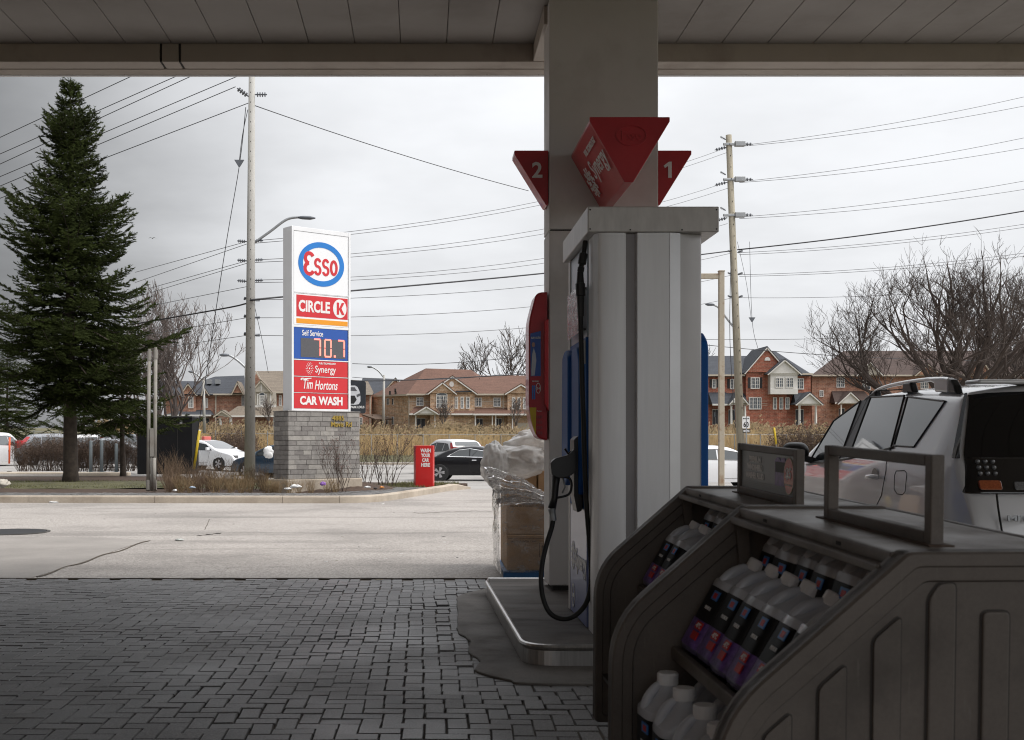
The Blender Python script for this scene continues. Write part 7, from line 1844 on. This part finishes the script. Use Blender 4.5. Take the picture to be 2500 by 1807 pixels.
m = MB(); m.tube([P(527, 963, 133.8), P(526, 1055, 133.8)], .08, 6); m.build('downpipe', TRIMB, h.t)
for a, b in ((513, 930), (534, 930)):
    m = MB(); c = P(a, b, 137); m.box(c.x-.25, c.x+.25, 136, 137, c.z-.4, c.z+.12); m.build('roof_vent', GALV, h.t)
# --- cream gabled house right of the pole
h = House('gabled_house', 'house with cream gable, arched window and tan roof right of the concrete pole', 655, 132)
h.wall(598, 700, 960, 1064, BR_ORG, 0, 9)
h.roof([[(620, 960, 131.3), (705, 960, 131.3), (702, 906, 138), (624, 906, 138)], [(624, 906, 138), (702, 906, 138), (705, 955, 145), (620, 955, 145)]], SH_TAN)
m = MB(); m.xz([(h.x(612), h.z(962)), (h.x(640), h.z(962)), (h.x(640), h.z(934)), (h.x(624.5), h.z(907))], YF+2.4, YF+2.9); m.build('gable_wall', BR_ORG, h.t)
m = MB(); m.bar(P(624, 906, 132), P(641, 934, 132), .14, .2, up=(0, 1, 0)); m.build('rake_trim', TRIMB, h.t)
h.gable(617, 641, 665, 958, 932, -1.2, SIDING, SH_TAN, TRIMB); h.wall(619, 676, 957.5, 1000, SIDING, -1.0, 0, 'bay_wall')
h.plate([(640.2, 957), (642.4, 957), (642.4, 938), (640.2, 938)], TRIM, -1.2, .08); h.plate([(618, 1003), (677, 1003), (677, 990), (618, 990)], TRIM, -1.02, .12, 'trim_band')
h.win(635, 966, 650.5, 989, 3, 2, -1.0, True); h.plate([(631, 990), (633.5, 990), (633.5, 963), (631, 963)], TRIM, -1.02, .1); h.plate([(652, 990), (654.5, 990), (654.5, 963), (652, 963)], TRIM, -1.02, .1)
h.plate([(662, 990), (665, 990), (665, 960), (662, 960)], TRIM, -1.02, .1); h.plate([(622, 988), (629, 988), (629, 957), (622, 957)], SIDING, -1.02, .06, 'shutter')
h.win(681, 965, 688, 989, 1, 2); h.eave(660, 702, 958.5, -.6)
h.lean(556, 700, 992, 1016, -.9, 1.8, SH_TAN, 28, 0); h.gable(537, 553, 570, 1017, 1006, -2.9, SIDING, SH_TAN, TRIMB, 2.5)
for a, b in ((543, 551), (568, 576), (673, 681)): h.column(a, b, 1021, 1050, -2.5, .35)
h.door(533, 1022, 541, 1056, -.9, 1)
m = MB(); m.box(h.x(585), h.x(646), YF+1.1, YF+1.25, h.z(1060), h.z(1040)); gd = m.build('garage_door', TRIMB, h.t)
m = MB()
for k in range(9): a = 587+k*6.5; m.box(h.x(a), h.x(a+4.5), YF+1.05, YF+1.09, h.z(1048), h.z(1043))
m.build('garage_pane', GLASSW, gd)
# --- right: red brick house
qr = lambda x: 1700+x/2.049
rr_ = lambda y: 550+y/2.049
h = House('red_brick_house', 'red brick house with dark grey roof, white bay and shutters on the right', 1860)
h.wall(1700, qr(572), 914, 1062, BR_RED, 0, 10)
h.roof([[(1690, 917, 129.4), (qr(250), 917, 129.4), (qr(300), 869, 136), (1690, 869, 136)], [(1690, 869, 136), (qr(300), 869, 136), (qr(300), 910, 143), (1690, 910, 143)]], SH_BLK)
h.roof([[(qr(235), 915.5, 129.4), (qr(574), 915.5, 129.4), (qr(400), 859, 137), (qr(320), 855, 137)], [(qr(574), 915.5, 129.4), (qr(572), 912, 145), (qr(400), 859, 137)], [(qr(320), 855, 137), (qr(400), 859, 137), (qr(572), 912, 145), (qr(200), 912, 145)]], SH_BLK)
h.gable(qr(236), qr(340), qr(446), rr_(738), rr_(617), -.9, BR_RED, SH_BLK, depth=6); h.wall(qr(240), qr(443), rr_(740), 1062, BR_RED, -.7, 0, 'bay_wall')
h.gable(qr(338), qr(414), qr(490), rr_(746), rr_(682), -1.9, TRIM, SH_BLK, depth=4); h.wall(qr(348), qr(482), rr_(745), rr_(848), TRIM, -1.7, 0, 'bay_wall')
h.plate([(qr(344), rr_(752)), (qr(486), rr_(752)), (qr(486), rr_(742)), (qr(344), rr_(742))], TRIM, -1.72, .1, 'trim_band'); h.plate([(qr(347), rr_(848)), (qr(483), rr_(848)), (qr(483), rr_(822)), (qr(347), rr_(822))], TRIM, -1.72, .06, 'trim_band')
for q, dy, cl in (((372, 766, 412, 812), -1.7, 2), ((422, 766, 462, 812), -1.7, 2), ((262, 763, 307, 816), -.7, 2), ((168, 769, 188, 816), 0, 1), ((78, 771, 99, 812), 0, 1), ((495, 766, 537, 817), 0, 2), ((253, 862, 316, 918), -.7, 3), ((373, 862, 392, 918), -.7, 1), ((404, 862, 424, 918), -.7, 1), ((434, 862, 455, 918), -.7, 1)):
    h.win(qr(q[0]), rr_(q[1]), qr(q[2]), rr_(q[3]), cl, 2, dy)
for a, b, y0, y1, dy in ((250, 261, 763, 816, -.7), (309, 320, 763, 816, -.7), (155, 166, 769, 816, 0), (190, 201, 769, 816, 0), (66, 76, 771, 812, 0), (101, 111, 771, 812, 0)):
    h.plate([(qr(a), rr_(y1)), (qr(b), rr_(y1)), (qr(b), rr_(y0)), (qr(a), rr_(y0))], SHUT, dy, .07, 'shutter')
m = MB(); m.xz([(h.x(qr(343))+.32*math.cos(math.pi*k/10), h.z(rr_(680))+.4*math.sin(math.pi*k/10)) for k in range(11)], YF-1.0, YF-.9); m.build('gable_vent', TRIM, h.t)
m = MB()
for yy in (880, 892, 903): m.box(h.x(qr(240)), h.x(qr(346)), YF-.715, YF-.70, h.z(rr_(yy+1.5)), h.z(rr_(yy)))
m.build('band_course', TRIMB, h.t)
h.lean(qr(470), qr(592), rr_(838), rr_(897), 0, 1.9, SH_BLK, 8, 22); h.gable(qr(472), qr(533), qr(590), rr_(896), rr_(846), -2.2, TRIM, SH_BLK, depth=2)
h.lean(qr(60), qr(150), rr_(836), rr_(897), 0, 1.8, SH_BLK); h.gable(qr(144), qr(186), qr(226), rr_(892), rr_(846), -2.2, TRIM, SH_BLK, depth=2); h.lean(qr(142), qr(238), rr_(840), rr_(894), 0, 1.7, SH_BLK)
for a, b in ((482, 494), (563, 575), (146, 158), (214, 226)): h.column(qr(a), qr(b), rr_(905), rr_(1000), -1.9, .12)
h.door(qr(496), rr_(920), qr(536), rr_(1000), 0, 2); h.door(qr(160), rr_(922), qr(192), rr_(1000), 0, 2); h.door(qr(80), rr_(920), qr(108), rr_(1000), 0, 2)
h.eave(qr(446), qr(574), rr_(746), -.5); h.eave(1690, qr(236), rr_(752), -.5)
# --- brown roofed row on the right
h = House('brown_roof_house', 'brown roofed brick row of houses behind the large bare tree', 2250, 138)
h.wall(qr(578), 2620, 914, 1062, BR_ORG, 0, 10)
h.roof([[(qr(572), 917, 137.4), (2640, 917, 137.4), (2640, 855, 145), (qr(735), 857, 145)], [(qr(572), 917, 137.4), (qr(735), 857, 145), (qr(600), 912, 153)], [(qr(735), 857, 145), (2640, 855, 145), (2640, 912, 153), (qr(600), 912, 153)]], SH_BRN)
h.gable(qr(790), qr(850), qr(910), rr_(750), rr_(690), -1, SIDING, SH_BRN); h.gable(qr(1345), qr(1400), qr(1455), rr_(750), rr_(668), -1, BR_ORG, SH_BRN, TRIMB); h.gable(qr(1080), qr(1140), qr(1200), rr_(750), rr_(700), -1, BR_ORG, SH_BRN, TRIMB)
h.win(qr(700), rr_(760), qr(742), rr_(808), 2, 2); h.win(qr(830), rr_(775), qr(872), rr_(820), 2, 2); h.win(qr(1120), rr_(775), qr(1160), rr_(815), 2, 2); h.win(qr(615), rr_(825), qr(635), rr_(855), 1, 2); h.win(qr(1380), rr_(775), qr(1420), rr_(815), 2, 2)
h.eave(qr(572), 2620, 917.5, -.5, mat=TRIMB)
h.lean(qr(665), qr(860), rr_(830), rr_(890), 0, 1.9, SH_BRN, 6, 10); h.gable(qr(680), qr(735), qr(790), rr_(892), rr_(842), -2.2, TRIM, SH_BRN, depth=2)
for a, b in ((690, 700), (780, 790)): h.column(qr(a), qr(b), rr_(900), rr_(1000), -1.9)
h.door(qr(712), rr_(915), qr(742), rr_(1000), 0, 1)
# ------------------------------------------------------------------ billboard
YBb = 72
t = thing('billboard', 'black billboard picturing a white car right of the price sign', 'billboard', (XX(868, YBb), YBb, -.2))
X = lambda a: XX(a, YBb)
Z = lambda a: ZZ(a, YBb)
m = MB(); m.xz(rnd_poly([(X(838), Z(1009)), (X(892.5), Z(1010)), (X(893.5), Z(931)), (X(838), Z(926))], .15, 4), YBb, YBb+.12); m.build('board', M('billboard_black', (.022, .026, .034), .5, var=.4, scale=.8), t, bevel=.01)
BW = M('billboard_white', (.62, .63, .66), .5, var=.12, scale=1.5)
fb = lambda pts, nm, mt, d: (lambda m_: (m_.xz([(X(a), Z(b)) for a, b in pts], YBb-d, YBb-d+.006), m_.build(nm, mt, t)))(MB())
fb([(840, 944), (850, 941.5), (867, 941.5), (873, 945), (878, 956), (880, 966), (880, 980), (876, 987), (866, 988.5), (845, 987), (838.5, 982), (838.5, 958)], 'pictured_car', BW, .012)
fb([(843, 954), (847, 945.5), (866, 945.5), (872, 955)], 'pictured_windshield', GREYSC, .018)
fb([(850, 966), (866, 966), (871, 976), (864, 986), (846, 985), (845, 976)], 'pictured_grille', BLACKP, .018)
fb([(870, 964), (880, 960), (880, 966), (872, 970)], 'pictured_lamp', GREYSC, .019)
text('PARK LEXUS', WHITEP, (X(873), YBb-.012, Z(994)), (1, 0, 0), (0, 0, 1), .84, .15, t, bold=.03)
m = MB(); m.tube([(X(866), YBb+.2, -.3), (X(866), YBb+.2, Z(930))], .1, 8); m.build('board_post', GALV, t)

# ------------------------------------------------------------------ fence and reeds
YG = 90
fnc = thing('chain_link_fence', 'grey chain link fence in front of the tall dry reeds', 'fence', (0, YG, .2))
zg = lambda x: gz(x, YG)
for i in range(56):
    x = -40+i*2.0; m = MB(); m.tube([(x, YG, zg(x)), (x, YG, zg(x)+1.75)], .035, 6); m.build('fence_post', GALV, fnc)
m = MB(); m.tube([(-40, YG, zg(-40)+1.72), (-5, YG, zg(-5)+1.72), (70, YG, zg(70)+1.72)], .013, 5); m.build('top_rail', GALV, fnc)
m = MB()
for i in range(480):
    x = -40+i*.23
    for sg in (-1, 1):
        a = Vector((x, YG, zg(x)+.05)); b = Vector((x+sg*1.2, YG, zg(x)+1.68)); m.tube([a, b], .0022, 3, caps=False)
o = m.build('wire_mesh', GALV, fnc, fix=False); o['kind'] = 'stuff'
rr2 = random.Random(77); m = MB(); pm = MB()
def reed(x, y, z, hgt):
    a = rr2.uniform(0, 6.28); lx, ly = rr2.gauss(.10, .14)*hgt*.5, rr2.gauss(0, .08)*hgt; wd_ = rr2.uniform(.010, .022)
    c, s_ = math.cos(a)*wd_, math.sin(a)*wd_*.4
    b = Vector((x, y, z)); t_ = Vector((x+lx, y+ly, z+hgt)); mid = b.lerp(t_, .55)-Vector((lx*.12, 0, 0))
    m.add([b-Vector((c, s_, 0)), b+Vector((c, s_, 0)), mid+Vector((c, s_, 0))*.8, mid-Vector((c, s_, 0))*.8, t_], [(0, 1, 2, 3), (3, 2, 4)])
    for _ in range(2):
        q = b.lerp(t_, rr2.uniform(.25, .8)); l = rr2.uniform(.25, .6); dx = rr2.choice((-1, 1))*l*.5
        m.add([q, q+Vector((dx*.5, 0, l*.5+.02)), q+Vector((dx, .0, l*.35)), q+Vector((dx*.5, 0, l*.5-.03))], [(0, 1, 2, 3)])
    if rr2.random() < .55:
        dx = rr2.uniform(.05, .22)
        for k in range(3):
            e = Vector((dx*(.3+.4*k)+rr2.uniform(-.04, .04), 0, .10+.05*k)); pm.add([t_-Vector((0, 0, .06*k)), t_+e*.6+Vector((-.035, 0, .0)), t_+e, t_+e*.55+Vector((.04, 0, -.03))], [(0, 1, 2, 3)])
for i in range(15000):
    x = rr2.uniform(-26, 62); y = 90.6+4.5*rr2.random()**1.4; nz_ = noise.noise(Vector((x*.22, 0, 3)))+.5*noise.noise(Vector((x*.9, y*.5, 5)))
    reed(x, y, gz(x, y)-.05, max(.8, 1.95+.75*nz_+rr2.gauss(0, .25)))
o = m.build('reed_bed', REEDM, None, fix=False); tag(o, 'tall dry golden reeds standing behind the chain link fence', 'reeds', kind='stuff')
o2 = pm.build('plumes', PLUME, o, fix=False); o2['kind'] = 'stuff'
# weedy dry grass at the verge
m = MB()
for i in range(7000):
    x = rr2.uniform(-30, 60); y = rr2.uniform(80, 90); hgt = rr2.uniform(.05, .22); z_ = gz(x, y)+.08
    m.add([(x-.02, y, z_), (x+.02, y, z_), (x+rr2.uniform(-.06, .06), y, z_+hgt)], [(0, 1, 2)])
o = m.build('verge_grass', M('verge_straw', (.19, .155, .08), .95, var=.35, scale=3), None, fix=False); tag(o, 'short rough grass on the verge before the reeds', 'grass', kind='stuff')

# ------------------------------------------------------------------ vehicles on the street and beyond
def place(px, Y): return XX(px, Y), Y, gz(XX(px, Y), Y)+.01
def put(name, label, cat, px, Y, head, kind, mat, **k):
    sp_ = {'coupe': 4.7, 'sedan': 4.5, 'suv': 4.55, 'van': 5.0}[kind]
    x, y, z_ = place(px, Y); a = math.radians(head)
    return car(name, label, cat, x-math.sin(a)*sp_/2, y-math.cos(a)*sp_/2, z_, head, kind, mat, **k)
put('black_coupe', 'black coupe with five spoke alloy wheels driving past behind the red sign', 'car', 1163, 47, 97, 'coupe', BLACKCAR)
put('white_suv', 'white suv with red tail lamps beyond the black coupe', 'car', 1096, 56, -27, 'suv', WHITECAR)
put('white_sedan', 'white sedan on the street seen between the fuel pump and the poster frame', 'car', 1742, 39.5, 80, 'sedan', WHITECAR)
put('white_taxi', 'white taxi with red roof sign facing the hedge left of the concrete pole', 'taxi', 512, 56.5, 122, 'sedan', WHITECAR, roof_sign=True)
put('blue_car', 'dark slate blue car mostly hidden behind the left of the brick sign base', 'car', 690, 50, -60, 'sedan', BLUECAR)
put('silver_van', 'pale silver van seen from behind at the left edge of the view', 'van', -22, 60, 6, 'van', SILVER)
for i, (px, Y, hd, kd, mt, lb) in enumerate(((145, 62, 70, 'suv', GREYCAR, 'grey car parked left of the spruce trunk, nearest the silver van'), (130, 76, 75, 'sedan', WHITECAR, 'white car parked behind the grey car left of the spruce trunk'), (248, 70, 80, 'suv', SILVER, 'silver car parked far back right of the spruce trunk'), (275, 56, 75, 'sedan', GREYCAR, 'grey car parked nearer, between the bollards and the small spruce trunk'), (325, 66, 85, 'suv', DARKCAR, 'dark car parked beside the black cabinet'))):
    put('parked_car', lb, 'car', px, Y, hd, kd, mt, group='cars parked in the lot on the left', detail=False)
# white bag beside the blue car
m = MB(); bagblob(tuple(P(655, 1104, 46)), (.19, .16, .24), 3.3, (36, 24)); m.v = [(x+.05*noise.noise(Vector((x*9, y*9, z*9))), y, z+.07*noise.noise(Vector((x*7, 3, z*7)))) for x, y, z in m.v]; o = m.build('white_bag', LITW, None, smooth=True, fix=False); tag(o, 'white plastic bag standing before the blue car, left of the sign base', 'bag')

# ------------------------------------------------------------------ unseen shop building left of the camera, added to shade pavers and ceiling
shop = thing('unseen_shade_shop', 'unseen low shop with glazed front, added to shade the left of the forecourt', 'shop', (-15, -3, 0))
m = MB(); m.box(-22, -6.6, -14, 8.2, 0, 4.3); m.build('wall', BR_TAN, shop)
m = MB(); m.box(-22.3, -6.5, -14.3, 8.3, 4.31, 4.55); m.build('roof', BEAMM, shop)
for i in range(6):
    m = MB(); y_ = -12+i*3.3; m.box(-6.59, -6.54, y_, y_+2.6, .5, 3.0); w_ = m.build('window', DARKLINE, shop)
    m = MB(); m.box(-6.535, -6.525, y_+.08, y_+2.52, .58, 2.92); m.build('pane', GLASSW, w_)
